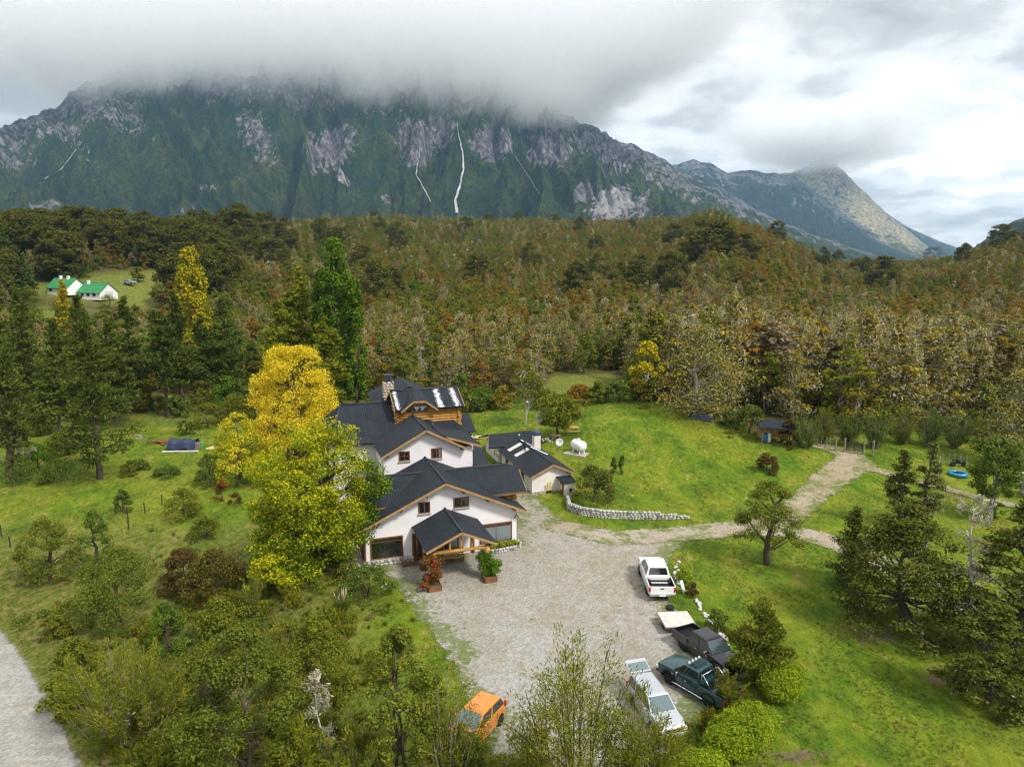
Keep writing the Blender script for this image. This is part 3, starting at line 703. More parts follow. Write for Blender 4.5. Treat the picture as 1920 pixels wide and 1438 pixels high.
def gen_broad(h, w, seed, mat, bark='bark', n=4000, leaf=.22, base=.2, env='egg', K=46, cr=.20, flat=.75, trunk=.035, second=None, gap=0.0, stems=1, leafflat=.5, shell=.5, tdeep=.55):
    """a tree: limbs reaching to leaf clumps spread through the crown"""
    rng = np.random.default_rng(seed); cl = []
    zb = h * base; H_ = h - zb
    for i in range(K):
        z = rng.uniform(0.02, 1) ** .85; e = envelope(np.array(z), env) * w / 2; a = rng.uniform(0, 2 * np.pi); rr = e * rng.uniform(.25, 1) ** .5
        s = w * cr * rng.uniform(.65, 1.25) * (0.55 + .45 * min(1, e / (w / 2) + .2))
        rr = max(0, min(rr, e - s * .55))
        cl.append((rr * math.cos(a), rr * math.sin(a), min(zb + z * H_, h - s * flat * .8), s, s * rng.uniform(.8, 1.2), s * flat))
    cl = np.array(cl); c, o = clump_points(cl, n, rng, shell); tipv = LAST['tip']; segs = []
    for sidx in range(stems):
        off = np.array([0, 0, 0]) if stems == 1 else np.append(rng.normal(size=2) * w * .04, 0)
        tip = np.append(rng.normal(size=2) * w * (.05 if stems == 1 else .2), h * rng.uniform(.68, .82)); tp = bend(off, tip, rng, .03, 7); tr = np.linspace(h * trunk / stems ** .4, h * trunk * .22, 7)
        tg = cl[sidx::stems]; tg = tg[rng.permutation(len(tg))[:14]]
        segs += limbs(tp, tr, tg[:, :3], rng)
    V, F = leaf_quads(c, o, leaf, rng, leafflat); fm = np.zeros(len(F), int)
    if second:
        mats, frac = second; hi = np.array([mt for mt in range(1, 2)])
        kz = (c[:, 2] - zb) / H_; sel = (rng.uniform(size=len(c)) < frac(c, w, h)); fm[sel] = 1
        ms = [M_(mat), M_(mats)]
    else: ms = [M_(mat)]
    tv, tf = tubes(segs, 6)
    return np_mesh('trunk', tv, tf, M_(bark), True), np_mesh('crown', V, F, ms, False, fmat=fm, attrs=dict(tip=np.repeat(tipv, 4)) if 'ash' in mat else None)
def M_(k): return MATS[k]
def gen_layer(h, w, seed, mat='leaf_coihue', bark='bark', n=3600, leaf=.26, base=.12, K=38, env='egg', lichen=0.0, trunk=.03, cs=(.15, .27)):
    """layered beech: flat sprays held in tiers"""
    rng = np.random.default_rng(seed); cl = []
    for i in range(K):
        z = (i + rng.uniform(0, 1)) / K; e = envelope(np.array(z * .96 + .02), env) * w / 2; a = rng.uniform(0, 6.28); s = w * rng.uniform(*cs) * (.5 + .5 * min(1, 2 * e / w + .2)); rr = max(0, e * rng.uniform(.55, 1.05) - s * .6)
        cl.append((rr * math.cos(a), rr * math.sin(a), h * (base + (1 - base) * z) - s * .1, s, s * rng.uniform(.7, 1.1), s * (.34 if cs[0] > .12 else .26)))
    cl = np.array(cl); c, o = clump_points(cl, n, rng, .25, -.5)
    parts = [(*leaf_quads(c, o, leaf, rng, 1.1, .7, .8), 0)]
    tp = bend((0, 0, 0), (*(rng.normal(size=2) * w * .04), h * .93), rng, .02, 8); segs = limbs(tp, np.linspace(h * trunk, h * trunk * .15, 8), cl[::2, :3], rng)
    ms = [M_(mat)]
    if lichen:
        c2, o2 = clump_points(cl, int(n * lichen), rng, .8, -.9); c2[:, 2] -= rng.uniform(0, .5, len(c2))
        parts.append((*leaf_quads(c2, o2 * [1, 1, 0], leaf * .9, rng, -.2, .35, .7), 1)); ms.append(M_('leaf_lichen'))
    V, F, fm = join(parts); tv, tf = tubes(segs, 6)
    return np_mesh('trunk', tv, tf, M_(bark), True), np_mesh('crown', V, F, ms, False, fmat=fm)
def gen_pine(h, w, seed, mat='leaf_pine', n=5200, leaf=.34, base=.18, droop=.12, bark='bark', power=.85, up=.25, tuft=.5):
    """whorled conifer with ragged branch ends"""
    rng = np.random.default_rng(seed); lean = rng.normal(size=2) * h * .012
    tp = bend((0, 0, 0), (*lean, h), rng, .008, 9); segs = [(tp, np.linspace(h * .019, h * .002, 9))]; C, O = [], []
    nb = int(h * 6.5); zs = np.sort(base + (1 - base) * rng.uniform(0, 1, nb) ** .9)
    for z in zs:
        u = (z - base) / (1 - base); L = w / 2 * max((1 - u), .03) ** power * rng.uniform(.55, 1.15) * (0.55 + .45 * min(1, u * 5)); a = rng.uniform(0, 6.28)
        p0 = np.array([np.interp(z * h, tp[:, 2], tp[:, 0]), np.interp(z * h, tp[:, 2], tp[:, 1]), z * h]); d = np.array([math.cos(a), math.sin(a), up * (u - .35) - droop])
        p1 = p0 + d * L + np.array([0, 0, .06 * L]); bp = bend(p0, p1, rng, .05, 4); segs.append((bp, np.linspace(h * .0035, h * .0012, 4)))
        m = max(4, int(n / nb * (L / (w / 2) + .15) * 1.7)); t = rng.uniform(.22, 1.05, m); q = p0 + (p1 - p0) * t[:, None]; sp = L * .20 * (1.25 - t)[:, None] + .10
        C.append(q + rng.normal(size=(m, 3)) * sp * [1, 1, .5]); O.append(np.tile(d, (m, 1)) * tuft + rng.normal(size=(m, 3)) * .35)
    C, O = np.concatenate(C), np.concatenate(O); k = len(C)
    a = unit(O + [0, 0, .35]); b = unit(np.cross(a, rng.normal(size=(k, 3)))); s = leaf * rng.uniform(.6, 1.3, (k, 1))
    V, F = quads(C, a * s * .75, b * s * .30); tv, tf = tubes(segs, 5)
    return np_mesh('trunk', tv, tf, M_(bark), True), np_mesh('crown', V, F, M_(mat))
def gen_broom(h, w, seed, mat='leaf_broom', stems=26, n=5200, leaf=.40, bark='bark_grey', base=.35, spread=1.0, thick=.13, brown=None):
    """shrub of rising switches with feathery tips"""
    rng = np.random.default_rng(seed); segs, C, D = [], [], []
    for i in range(stems):
        a = rng.uniform(0, 6.28); rr = w / 2 * rng.uniform(.05, 1) ** .6 * spread; hh = h * rng.uniform(.6, 1.0) * (1 - .35 * (rr / (w / 2)) ** 2)
        p0 = rng.normal(size=3) * [w * .04, w * .04, 0]; p1 = np.array([rr * math.cos(a), rr * math.sin(a), hh])
        t = np.linspace(0, 1, 7)[:, None]; bp = p0 * (1 - t) + p1 * np.concatenate([t ** .75, t ** .75, t ** 1.15], 1) + rng.normal(size=(7, 3)) * .03 * w * t * (1 - t)
        segs.append((bp, np.linspace(h * .007, h * .0012, 7)))
        for j in range(6):
            tt = rng.uniform(base, 1.0); q0 = np.array([np.interp(tt, t[:, 0], bp[:, k]) for k in range(3)]); dd = unit(np.array([rng.normal() * .8 + math.cos(a) * .5, rng.normal() * .8 + math.sin(a) * .5, 1.3])); L = h * rng.uniform(.09, .22)
            m = max(3, n // (stems * 6)); s_ = rng.uniform(0, 1, (m, 1)); C.append(q0 + dd * L * s_ + rng.normal(size=(m, 3)) * .027 * h * (1.1 - .5 * s_)); D.append(np.tile(dd, (m, 1)) + rng.normal(size=(m, 3)) * .28)
            if j < 2: segs.append((np.stack([q0, q0 + dd * L * .8]), np.array([h * .003, h * .001])))
    C, D = np.concatenate(C), unit(np.concatenate(D)); k = len(C); C[:, 2] = np.maximum(C[:, 2], .05)
    b = unit(np.cross(D, rng.normal(size=(k, 3)))); s = leaf * rng.uniform(.5, 1.3, (k, 1)); V, F = quads(C, D * s * .5, b * s * thick * .5); tv, tf = tubes(segs, 4)
    return np_mesh('stems', tv, tf, M_(bark), True), np_mesh('foliage', V, F, M_(mat))
def gen_dead(h, w, seed, bark='bark_pale', lichen=500, depth=3, leaf=.22, mat='leaf_lichen'):
    """bare tree hung with lichen"""
    rng = np.random.default_rng(seed); segs, tips = [], []
    def grow(p, d, L, r, k):
        q = p + d * L; bp = bend(p, q, rng, .09, 4); segs.append((bp, np.linspace(r, r * .5, 4))); tips.append(bp)
        if k == 0: return
        for _ in range(rng.integers(2, 5)):
            t = rng.uniform(.35, 1); pp = p + (q - p) * t; nd = unit(d * .5 + rng.normal(size=3) * .65 + [0, 0, .18]); grow(pp, nd, L * rng.uniform(.42, .72), r * .5, k - 1)
    tp = bend((0, 0, 0), (*(rng.normal(size=2) * w * .06), h), rng, .03, 8); segs.append((tp, np.linspace(h * .016, h * .003, 8)))
    for i in range(16):
        z = h * rng.uniform(.22, .98); p = np.array([np.interp(z, tp[:, 2], tp[:, 0]), np.interp(z, tp[:, 2], tp[:, 1]), z]); a = rng.uniform(0, 6.28)
        grow(p, unit(np.array([math.cos(a), math.sin(a), rng.uniform(-.1, .7)])), w * .5 * rng.uniform(.35, .75) * (1.15 - z / h * .6), h * .005, depth - 1)
    P = np.concatenate(tips); c = P[rng.integers(0, len(P), lichen)] + rng.normal(size=(lichen, 3)) * .08; c[:, 2] -= rng.uniform(0, .25, lichen)
    V, F = leaf_quads(c, rng.normal(size=(lichen, 3)), leaf, rng, 0, .4); tv, tf = tubes(segs, 4)
    return np_mesh('trunk', tv, tf, M_(bark), True), np_mesh('lichen', V, F, M_(mat))
def gen_tuft(h, w, seed, mat='leaf_grass', n=220, plumes=0):
    rng = np.random.default_rng(seed); a = rng.uniform(0, 6.28, n); r = w / 2 * rng.uniform(.2, 1, n); d = unit(np.stack([np.cos(a) * r, np.sin(a) * r, h * rng.uniform(.5, 1, n)], 1)); L = h * rng.uniform(.7, 1.1, (n, 1))
    c = d * L * .5 + rng.normal(size=(n, 3)) * w * .03; b = unit(np.cross(d, rng.normal(size=(n, 3)))); V, F = quads(c, d * L * .5, b * .018 * h)
    parts = [(V, F, 0)]; ms = [M_(mat)]
    if plumes:
        a = rng.uniform(0, 6.28, plumes); d = unit(np.stack([np.cos(a) * .28, np.sin(a) * .28, np.ones(plumes)], 1)); c = d * h * rng.uniform(1.0, 1.35, (plumes, 1)); b = unit(np.cross(d, rng.normal(size=(plumes, 3))))
        parts += [(*quads(c, d * h * .22, b * .04 * h), 1), (*quads(c, d * h * .22, np.cross(d, b) * .04 * h), 1), (*quads(c - d * h * .5, d * h * .5, b * .006 * h), 1)]; ms.append(M_('plume'))
    V, F, fm = join(parts)
    return np_mesh('tuft', V, F, ms, fmat=fm)
def plant(name, label, cat, x, y, meshes, names=('trunk', 'crown'), group=None, rz=None, sc=(1, 1, 1), sink=.05):
    t = thing(name, label, cat, (x, y, h1(x, y) - sink), random.Random(int(x * 31 + y * 17)).uniform(0, 6.28) if rz is None else rz, group); t.scale = sc if isinstance(sc, tuple) else (sc,) * 3
    for nm, me in zip(names, meshes):
        o = inst(nm, me, t)
        if nm == 'lichen': o['kind'] = 'stuff'
    return t

# ------------------------------------------------------------------ building materials
varied('stucco', (0.86, 0.83, 0.85), (0.79, 0.76, 0.78), 0.9, 0.9, 0.15, 0.01, 0.2, fine=14)
varied('stucco_warm', (0.84, 0.80, 0.76), (0.72, 0.68, 0.64), 0.9, 0.9, 0.15, 0.01, 0.2, fine=14)
varied('fascia', (0.46, 0.27, 0.10), (0.36, 0.20, 0.07), 1.6, 0.6, 0.2, 0.01)
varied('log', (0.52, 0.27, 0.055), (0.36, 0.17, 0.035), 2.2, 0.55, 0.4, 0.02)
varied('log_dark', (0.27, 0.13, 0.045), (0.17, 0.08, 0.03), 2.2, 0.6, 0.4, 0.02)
varied('frame_wood', (0.24, 0.10, 0.035), (0.16, 0.06, 0.025), 3.0, 0.5, 0.2, 0.01)
varied('wood_grey', (0.30, 0.26, 0.21), (0.18, 0.15, 0.12), 2.5, 0.8, 0.4, 0.02)
varied('wood_new', (0.62, 0.38, 0.13), (0.48, 0.27, 0.08), 2.5, 0.6, 0.3, 0.02)
varied('stone_pale', (0.64, 0.62, 0.58), (0.42, 0.41, 0.39), 4.0, 0.85, 0.5, 0.03)
varied('stone_brown', (0.50, 0.36, 0.20), (0.62, 0.55, 0.44), 3.0, 0.85, 0.5, 0.03)
varied('stone_dark', (0.22, 0.22, 0.22), (0.34, 0.33, 0.31), 4.0, 0.85, 0.5, 0.03)
varied('mortar', (0.42, 0.40, 0.37), (0.30, 0.29, 0.27), 5.0, 0.95, 0.4, 0.02)
varied('concrete', (0.50, 0.47, 0.42), (0.40, 0.37, 0.32), 1.5, 0.9, 0.3, 0.01)
varied('soot', (0.03, 0.035, 0.05), (0.05, 0.06, 0.08), 3.0, 0.5, 0.2, 0.01)
varied('soil', (0.06, 0.04, 0.025), (0.10, 0.07, 0.045), 6.0, 0.95, 0.5, 0.03)
varied('translucent_sheet', (0.62, 0.60, 0.52), (0.72, 0.69, 0.60), 2.0, 0.4, 0.1, 0.01)
plain('steel', (0.45, 0.46, 0.47), 0.35, 0.9)
plain('white_paint', (0.82, 0.82, 0.82), 0.35, 0, 0.5)
plain('white_cloth', (0.86, 0.86, 0.86), 0.9, 0, 0.1)
plain('red_paint', (0.35, 0.03, 0.03), 0.5)
plain('blue_paint', (0.02, 0.16, 0.42), 0.4)
plain('yellow_paint', (0.62, 0.44, 0.04), 0.5)
plain('orange_board', (0.70, 0.30, 0.03), 0.5)
plain('curtain', (0.80, 0.92, 0.95), 0.9, 0, 0.1)
def glassmat(name, tint, refl=0.16):
    m, nt, out = newmat(name)
    t = node(nt, 'ShaderNodeBsdfTransparent'); t.inputs[0].default_value = (*tint, 1)
    g = node(nt, 'ShaderNodeBsdfGlossy'); g.inputs['Roughness'].default_value = 0.03; g.inputs[0].default_value = (0.9, 0.95, 1, 1)
    fr = node(nt, 'ShaderNodeFresnel'); fr.inputs[0].default_value = 1.5
    mx = node(nt, 'ShaderNodeMixShader'); lk(nt, mathn(nt, 'ADD', fr.outputs[0], refl, clamp=True), mx.inputs[0])
    lk(nt, t.outputs[0], mx.inputs[1]); lk(nt, g.outputs[0], mx.inputs[2]); lk(nt, mx.outputs[0], out.inputs[0])
glassmat('glass', (0.96, 0.98, 0.98), 0.02)
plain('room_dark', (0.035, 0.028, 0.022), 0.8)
def roof_material(name, c1, c2, pitch=0.2):
    m, nt, out = newmat(name)
    uvn = node(nt, 'ShaderNodeUVMap'); sep = node(nt, 'ShaderNodeSeparateXYZ'); lk(nt, uvn.outputs[0], sep.inputs[0])
    wv = mathn(nt, 'SINE', mathn(nt, 'MULTIPLY', sep.outputs[0], 2 * math.pi / pitch))
    p = pos(nt); n = noise(nt, p, 0.7, 6, 0.6); f = noise(nt, p, 6.0, 5, 0.7)
    sh = mathn(nt, 'FRACT', mathn(nt, 'DIVIDE', sep.outputs[0], 0.95)); seam = smooth(nt, sh, 0.03, 0.0)
    c = mixc(nt, smooth(nt, n, 0.3, 0.7), c1, c2)
    c = mixc(nt, 0.4, c, ramp(nt, f, [(0.3, 0.5), (0.7, 1.0)]), 'MULTIPLY')
    c = mixc(nt, mathn(nt, 'MULTIPLY', seam, 0.25), c, (0.10, 0.11, 0.12))
    c = mixc(nt, mathn(nt, 'MULTIPLY', smooth(nt, f, 0.66, 0.78), 0.30), c, (0.16, 0.16, 0.15))
    pbsdf(nt, out, c, mathn(nt, 'ADD', 0.50, mathn(nt, 'MULTIPLY', n, 0.25)), 0, 0.22, mathn(nt, 'ADD', wv, mathn(nt, 'MULTIPLY', f, 0.8)), 0.45, 0.03)
    return m
roof_material('roof_metal', (0.011, 0.016, 0.023), (0.019, 0.026, 0.035))
roof_material('roof_green', (0.03, 0.20, 0.07), (0.05, 0.28, 0.10), 0.5)
roof_material('roof_grey', (0.18, 0.22, 0.24), (0.26, 0.30, 0.32), 0.5)
def peeling():
    m, nt, out = newmat('peeling_paint'); p = pos(nt)
    n = noise(nt, p, 6.0, 6, 0.75, dist=0.4); a = attr(nt, 'edge')
    b = node(nt, 'ShaderNodeBsdfPrincipled'); b.inputs['Base Color'].default_value = (0.62, 0.63, 0.64, 1); b.inputs['Roughness'].default_value = 0.8
    t = node(nt, 'ShaderNodeBsdfTransparent'); mx = node(nt, 'ShaderNodeMixShader')
    lk(nt, smooth(nt, mathn(nt, 'ADD', n, mathn(nt, 'MULTIPLY', a, 0.16)), 0.53, 0.60), mx.inputs[0]); lk(nt, t.outputs[0], mx.inputs[1]); lk(nt, b.outputs[0], mx.inputs[2]); lk(nt, mx.outputs[0], out.inputs[0])
peeling()
M = MATS

# ------------------------------------------------------------------ building pieces
def slab(parent, pts, mat='roof_metal', th=0.12, name='roof_slope'):
    """a roof plane: pts are its upper corners, first edge along the eave"""
    P = [Vector(p) for p in pts]; n = (P[1] - P[0]).cross(P[2] - P[1]).normalized()
    if n.z < 0: n = -n
    k = len(P); V = P + [p - n * th for p in P]
    me = bpy.data.meshes.new(name)
    me.from_pydata([tuple(p) for p in V], [], [tuple(range(k)), tuple(range(2 * k - 1, k - 1, -1))] + [(i, k + i, k + (i + 1) % k, (i + 1) % k) for i in range(k)])
    me.materials.append(M[mat])
    bm = bmesh.new(); bm.from_mesh(me); bmesh.ops.recalc_face_normals(bm, faces=bm.faces)
    uvl = bm.loops.layers.uv.new('UVMap'); e = (P[1] - P[0]).normalized(); s = n.cross(e)
    for f in bm.faces:
        for l in f.loops: l[uvl].uv = (l.vert.co.dot(e), l.vert.co.dot(s))
    bm.to_mesh(me); bm.free()
    return link(bpy.data.objects.new(name, me), parent)
def board(parent, a, b, h=0.2, t=0.05, mat='fascia', name='barge_board', drop=0.0):
    """a plank on edge from a to b"""
    a, b = Vector(a), Vector(b); d = (b - a).normalized(); side = d.cross(Vector((0, 0, 1))).normalized(); up = side.cross(d)
    a = a - up * drop; b = b - up * drop; q = []
    for p in (a, b):
        q.append([p - side * t / 2 - up * h, p + side * t / 2 - up * h, p + side * t / 2, p - side * t / 2])
    return MB().hexa([q[0][0], q[0][1], q[1][1], q[1][0], q[0][3], q[0][2], q[1][2], q[1][3]]).build(name, M[mat], parent)
def cap(parent, a, b, r=0.09, mat='roof_metal', name='ridge_cap'):
    return MB().tube([a, b], r, 8).build(name, M[mat], parent, True)
def window(parent, u0, u1, w0, w1, v, mull=(0.5,), trans=(), curtain=None, fw=0.09, sill=True, open_=False, name='window'):
    """a window facing -v on a wall face at v: frame proud of the wall, recess, glass"""
    f = MB()
    f.box((u0, v - .06, w0), (u1, v + .03, w0 + fw)).box((u0, v - .06, w1 - fw), (u1, v + .03, w1))
    f.box((u0, v - .06, w0 + fw), (u0 + fw, v + .03, w1 - fw)).box((u1 - fw, v - .06, w0 + fw), (u1, v + .03, w1 - fw))
    W_, H_ = u1 - u0, w1 - w0
    for t in mull: f.box((u0 + W_ * t - .03, v - .055, w0 + fw), (u0 + W_ * t + .03, v + .03, w1 - fw))
    for t in trans: f.box((u0 + fw, v - .052, w0 + H_ * t - .025), (u1 - fw, v + .03, w0 + H_ * t + .025))
    o = f.build(name, M['frame_wood'], parent)
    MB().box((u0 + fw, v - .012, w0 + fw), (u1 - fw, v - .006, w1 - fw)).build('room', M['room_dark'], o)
    if curtain:
        for (c0, c1, cb, ct, mt) in curtain:
            n = max(6, int((c1 - c0) / 0.05)); V, F = [], []
            for i in range(n + 1):
                x = c0 + (c1 - c0) * i / n; y = v - .024 - .008 * (i % 2)
                V += [(x, y, cb if not callable(cb) else cb(x)), (x, y, ct)]
            for i in range(n): F.append((2*i, 2*i+2, 2*i+3, 2*i+1))
            inst('curtain', np_mesh('curtain', np.array(V), np.array(F), M[mt]), o)
    edges = [0] + list(mull) + [1]
    for a, b in zip(edges[:-1], edges[1:]):
        x0 = u0 + fw if a == 0 else u0 + W_ * a + .03; x1 = u1 - fw if b == 1 else u0 + W_ * b - .03
        MB().box((x0, v - .045, w0 + fw), (x1, v - .041, w1 - fw)).build('pane', M['glass'], o)
    if sill: MB().box((u0 - .06, v - .13, w0 - .07), (u1 + .06, v + .02, w0 - .004)).build('sill', M['concrete'], o)
    return o
STONES = []
def stone_mesh(seed, mat):
    rnd = random.Random(seed); bm = bmesh.new(); bmesh.ops.create_icosphere(bm, subdivisions=1, radius=0.5)
    for vt in bm.verts: vt.co *= rnd.uniform(.82, 1.12)
    me = bpy.data.meshes.new('stone'); bm.to_mesh(me); bm.free(); me.materials.append(M[mat]); me.polygons.foreach_set('use_smooth', [True] * len(me.polygons))
    return me
for mt in ('stone_pale', 'stone_brown', 'stone_dark'): STONES.append([stone_mesh(i * 7 + len(mt), mt) for i in range(6)])
def stones_on(parent, path, w0, w1, size, kinds=(0,), seed=1, depth=0.12, name='stone', topf=None):
    """courses of stones along a polyline of (x, y) outer points"""
    rnd = random.Random(seed); w = w0; row = 0
    L = [0]
    for a, b in zip(path[:-1], path[1:]): L.append(L[-1] + math.hypot(b[0] - a[0], b[1] - a[1]))
    def at(s):
        for i in range(len(path) - 1):
            if s <= L[i + 1] or i == len(path) - 2:
                t = (s - L[i]) / max(L[i + 1] - L[i], 1e-6); a, b = path[i], path[i + 1]
                return a[0] + (b[0] - a[0]) * t, a[1] + (b[1] - a[1]) * t, math.atan2(b[1] - a[1], b[0] - a[0])
    while w < w1 - size * 0.3:
        hgt = size * rnd.uniform(.75, 1.0); s = rnd.uniform(-.3, 0) * size
        while s < L[-1]:
            ln = size * rnd.uniform(.8, 1.7); c = min(max(s + ln / 2, 0), L[-1]); x, y, a = at(c)
            if topf is None or w + hgt * .6 < topf(c / L[-1]):
                base = w if topf is None else w
                k = rnd.choice(kinds)
                inst(name, rnd.choice(STONES[k]), parent, (x, y, base + hgt / 2), (rnd.uniform(-.2, .2), rnd.uniform(-.2, .2), a), (ln * 1.08, depth * 2 * rnd.uniform(.8, 1.2), hgt * 1.12))
            s += ln
        w += hgt * .93; row += 1
def log_wall(parent, a, b, w0, w1, r=0.13, axis='u', over=0.25, mat='log', name='log'):
    """stacked round logs from point a to b"""
    a, b = Vector((*a, 0)), Vector((*b, 0)); d = (b - a).normalized(); w = w0 + r
    ln = (b - a).length + 2 * over
    me = MB().tube([(0, 0, 0), (ln, 0, 0)], r, 8).mesh(name, M[mat], True)
    i = 0
    while w < w1 + 1e-3:
        o = inst(name, me, parent, tuple(a - d * over * (0.8 + 0.4 * ((i * 37 % 10) / 10)) + Vector((0, 0, w))), (0, 0, math.atan2(d.y, d.x)))
        w += r * 1.8; i += 1

LODGE_A = math.radians(19.13); LO = (-10.517, 47.845)
def lodge_xy(u, v): return LO[0] + u * math.cos(LODGE_A) - v * math.sin(LODGE_A), LO[1] + u * math.sin(LODGE_A) + v * math.cos(LODGE_A)
def build_lodge():
    T = thing('lodge', 'large white lodge with dark metal gable roofs and a log upper storey', 'house', (*LO, 0), LODGE_A)
    # front block
    MB().prism([(0.05, 0), (11.5, 0), (11.5, 2.98), (5.85, 5.58), (0.05, 2.94)], 0, .25).build('front_wall', M['stucco'], T)
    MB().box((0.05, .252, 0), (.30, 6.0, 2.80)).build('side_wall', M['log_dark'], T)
    MB().box((11.25, .252, 0), (11.495, 6.0, 2.80)).build('side_wall', M['stucco'], T)
    ap, sl_ = 5.85, 0.455
    zf = lambda u: 5.86 - sl_ * abs(u - ap)
    for s, e in ((-1, -0.45), (1, 12.1)):
        slab(T, [(e, -.62, zf(e)), (e, 1.75, zf(e)), (ap, 1.75, 5.86), (ap, -.62, 5.86)])
        m_ = ap + s * 3.7
        slab(T, [(m_, 1.752, zf(m_)), (m_, 6.45, zf(m_)), (ap, 6.45, 5.86), (ap, 1.752, 5.86)])
        board(T, (e, -.65, zf(e) - .02), (ap, -.65, 5.84), .15, .06)
        for k in (.22, .52, .85):
            u = ap + (e - ap) * k; MB().box((u - .09, -.58, zf(u) - .36), (u + .09, .0, zf(u) - .17)).build('purlin_end', M['log_dark'], T)
    cap(T, (ap, -.64, 5.87), (ap, 6.45, 5.87))
    # cross wing with a half hip at the right
    slab(T, [(-.35, .9, 4.0), (12.65, .9, 4.0), (12.82, 3.25, 5.1), (12.1, 3.9, 5.4), (-.35, 3.9, 5.4)])
    slab(T, [(12.65, 6.9, 4.0), (-.35, 6.9, 4.0), (-.35, 3.9, 5.402), (12.1, 3.9, 5.402), (12.82, 4.55, 5.1)])
    slab(T, [(12.82, 3.25, 5.1), (12.82, 4.55, 5.1), (12.1, 3.9, 5.41)])
    cap(T, (-.35, 3.9, 5.42), (12.1, 3.9, 5.42))
    board(T, (-.35, .87, 4.0), (12.65, .87, 4.0), .14, .04, 'log_dark', 'fascia_board')
    board(T, (12.67, .9, 3.98), (12.84, 3.25, 5.08), .16, .05)
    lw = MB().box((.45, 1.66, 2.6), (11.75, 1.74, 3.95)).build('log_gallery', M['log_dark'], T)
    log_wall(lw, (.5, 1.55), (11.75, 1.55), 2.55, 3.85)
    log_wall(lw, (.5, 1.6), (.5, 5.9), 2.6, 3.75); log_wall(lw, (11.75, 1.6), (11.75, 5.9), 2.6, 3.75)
    MB().prism([(1.0, 3.0), (6.8, 3.0), (6.8, 4.0), (3.9, 5.25), (1.0, 4.0)][0:0] or [(1.7, 3.7), (6.2, 3.7), (3.9, 5.2)], 11.9, 11.99, 0).build('gable_panel', M['log_dark'], T)
    # left passage post, brackets
    MB().tube([(-.02, -.02, .1), (-.02, -.02, 2.85)], .09, 8).build('corner_post', M['frame_wood'], T)
    for u in (.25, 11.35): MB().tube([(u, -.02, 2.3), (u, -.5, 2.85)], .05, 6).build('bracket', M['log_dark'], T)
    # front windows and door
    window(T, .38, 2.74, .47, 2.08, 0, (), (.80,))
    window(T, 3.93, 4.79, 3.55, 4.41, 0, (.5,), (), fw=.07)
    window(T, 6.56, 7.74, 3.66, 4.44, 0, (.5,), (), [(7.2, 7.6, 3.74, 4.36, 'curtain')][:0] or None, fw=.07)
    window(T, 8.55, 11.12, .53, 2.10, 0, (.5,), (.82,), [(8.66, 11.02, .62, 1.80, 'curtain')])
    window(T, 5.2, 6.9, .55, 2.05, 0, (.5,), (), [(5.3, 5.8, .64, 1.95, 'curtain'), (6.3, 6.8, .64, 1.95, 'curtain')])
    d = MB().box((3.4, -.05, .03), (4.15, .02, 2.08)).build('door', M['frame_wood'], T)
    MB().box((3.5, -.062, .25), (4.05, -.052, 1.95)).build('pane', M['room_dark'], d); MB().tube([(4.08, -.05, 1.0), (4.08, -.10, 1.0), (4.08, -.10, 1.15)], .015, 6).build('handle', M['steel'], d)
    # stone foot
    pl = MB().box((-.08, -.10, 0), (3.36, -.002, .42)).build('stone_plinth', M['mortar'], T)
    stones_on(pl, [(-.10, 3.2), (-.10, -.12), (3.36, -.12)], .0, .46, .24, (0, 0, 2), 3, .09)
    pb = MB().prism([(8.7, -.05), (8.7, -.75), (9.8, -.85), (11.2, -.65), (11.75, -.30), (11.78, .25), (11.52, .25), (11.52, -.05)], 0, .34, 2).build('stone_planter', M['mortar'], T)
    stones_on(pb, [(8.7, -.78), (9.8, -.88), (11.2, -.68), (11.77, -.32), (11.80, .6)], 0, .38, .24, (0, 0, 2), 9, .09)
    MB().prism([(8.8, -.1), (8.8, -.66), (9.8, -.75), (11.1, -.55), (11.55, -.25), (11.5, -.05)], .34, .37, 2).build('soil', M['soil'], pb)
    pm = leaf_blob([(9.0 + .22 * i, -.40 + .12 * math.sin(i * 2.1), .50 + .06 * math.sin(i * 5), .22, .2, .20) for i in range(12)], 1100, .13, 5, M['leaf_hedge'])
    inst('planting', pm, pb)
    # porch
    pz = lambda u: 3.74 - .45 * abs(u - 5.88)
    for e in (3.38, 8.40):
        slab(T, [(e, -4.85, pz(e)), (e, -.02, pz(e)), (5.88, -.02, 3.74), (5.88, -4.85, 3.74)], name='porch_roof')
        board(T, (e, -4.88, pz(e) - .02), (5.88, -4.88, 3.72), .14, .06)
        MB().box((e + (.35 if e < 5 else -.45), -4.7, 2.32), (e + (.45 if e < 5 else -.35), -.02, 2.52)).build('porch_beam', M['log'], T)
    cap(T, (5.88, -4.86, 3.75), (5.88, -.02, 3.75))
    MB().tube([(3.75, -4.55, 2.32), (8.05, -4.55, 2.32)], .13, 8).build('tie_beam', M['log'], T, True)
    for u in (5.1, 5.88, 6.66): MB().tube([(u, -4.55, 2.4), (u, -4.55, pz(u) - .15)], .07, 6).build('king_post', M['log'], T)
    for u in (3.98, 7.78):
        p_ = MB().tube([(u, -4.5, 0), (u, -4.5, 2.4)], .21, 10).build('porch_post', M['log'], T, True)
    for u in (3.75, 8.0):
        MB().tube([(u, -.15, 0), (u, -.15, 2.35)], .1, 8).build('porch_post', M['log_dark'], T, True)
    # second storey block behind
    z2 = lambda u: 8.30 - .535 * abs(u - 5.9)
    MB().prism([(2.5, 3.0), (9.9, 3.0), (9.9, 6.42), (9.3, 6.45), (5.9, 8.08), (2.5, 6.26)], 6.5, 6.75).build('upper_wall', M['stucco'], T)
    MB().box((9.66, 6.752, 3.5), (9.9, 12.0, 6.36)).build('upper_side_wall', M['stucco'], T)
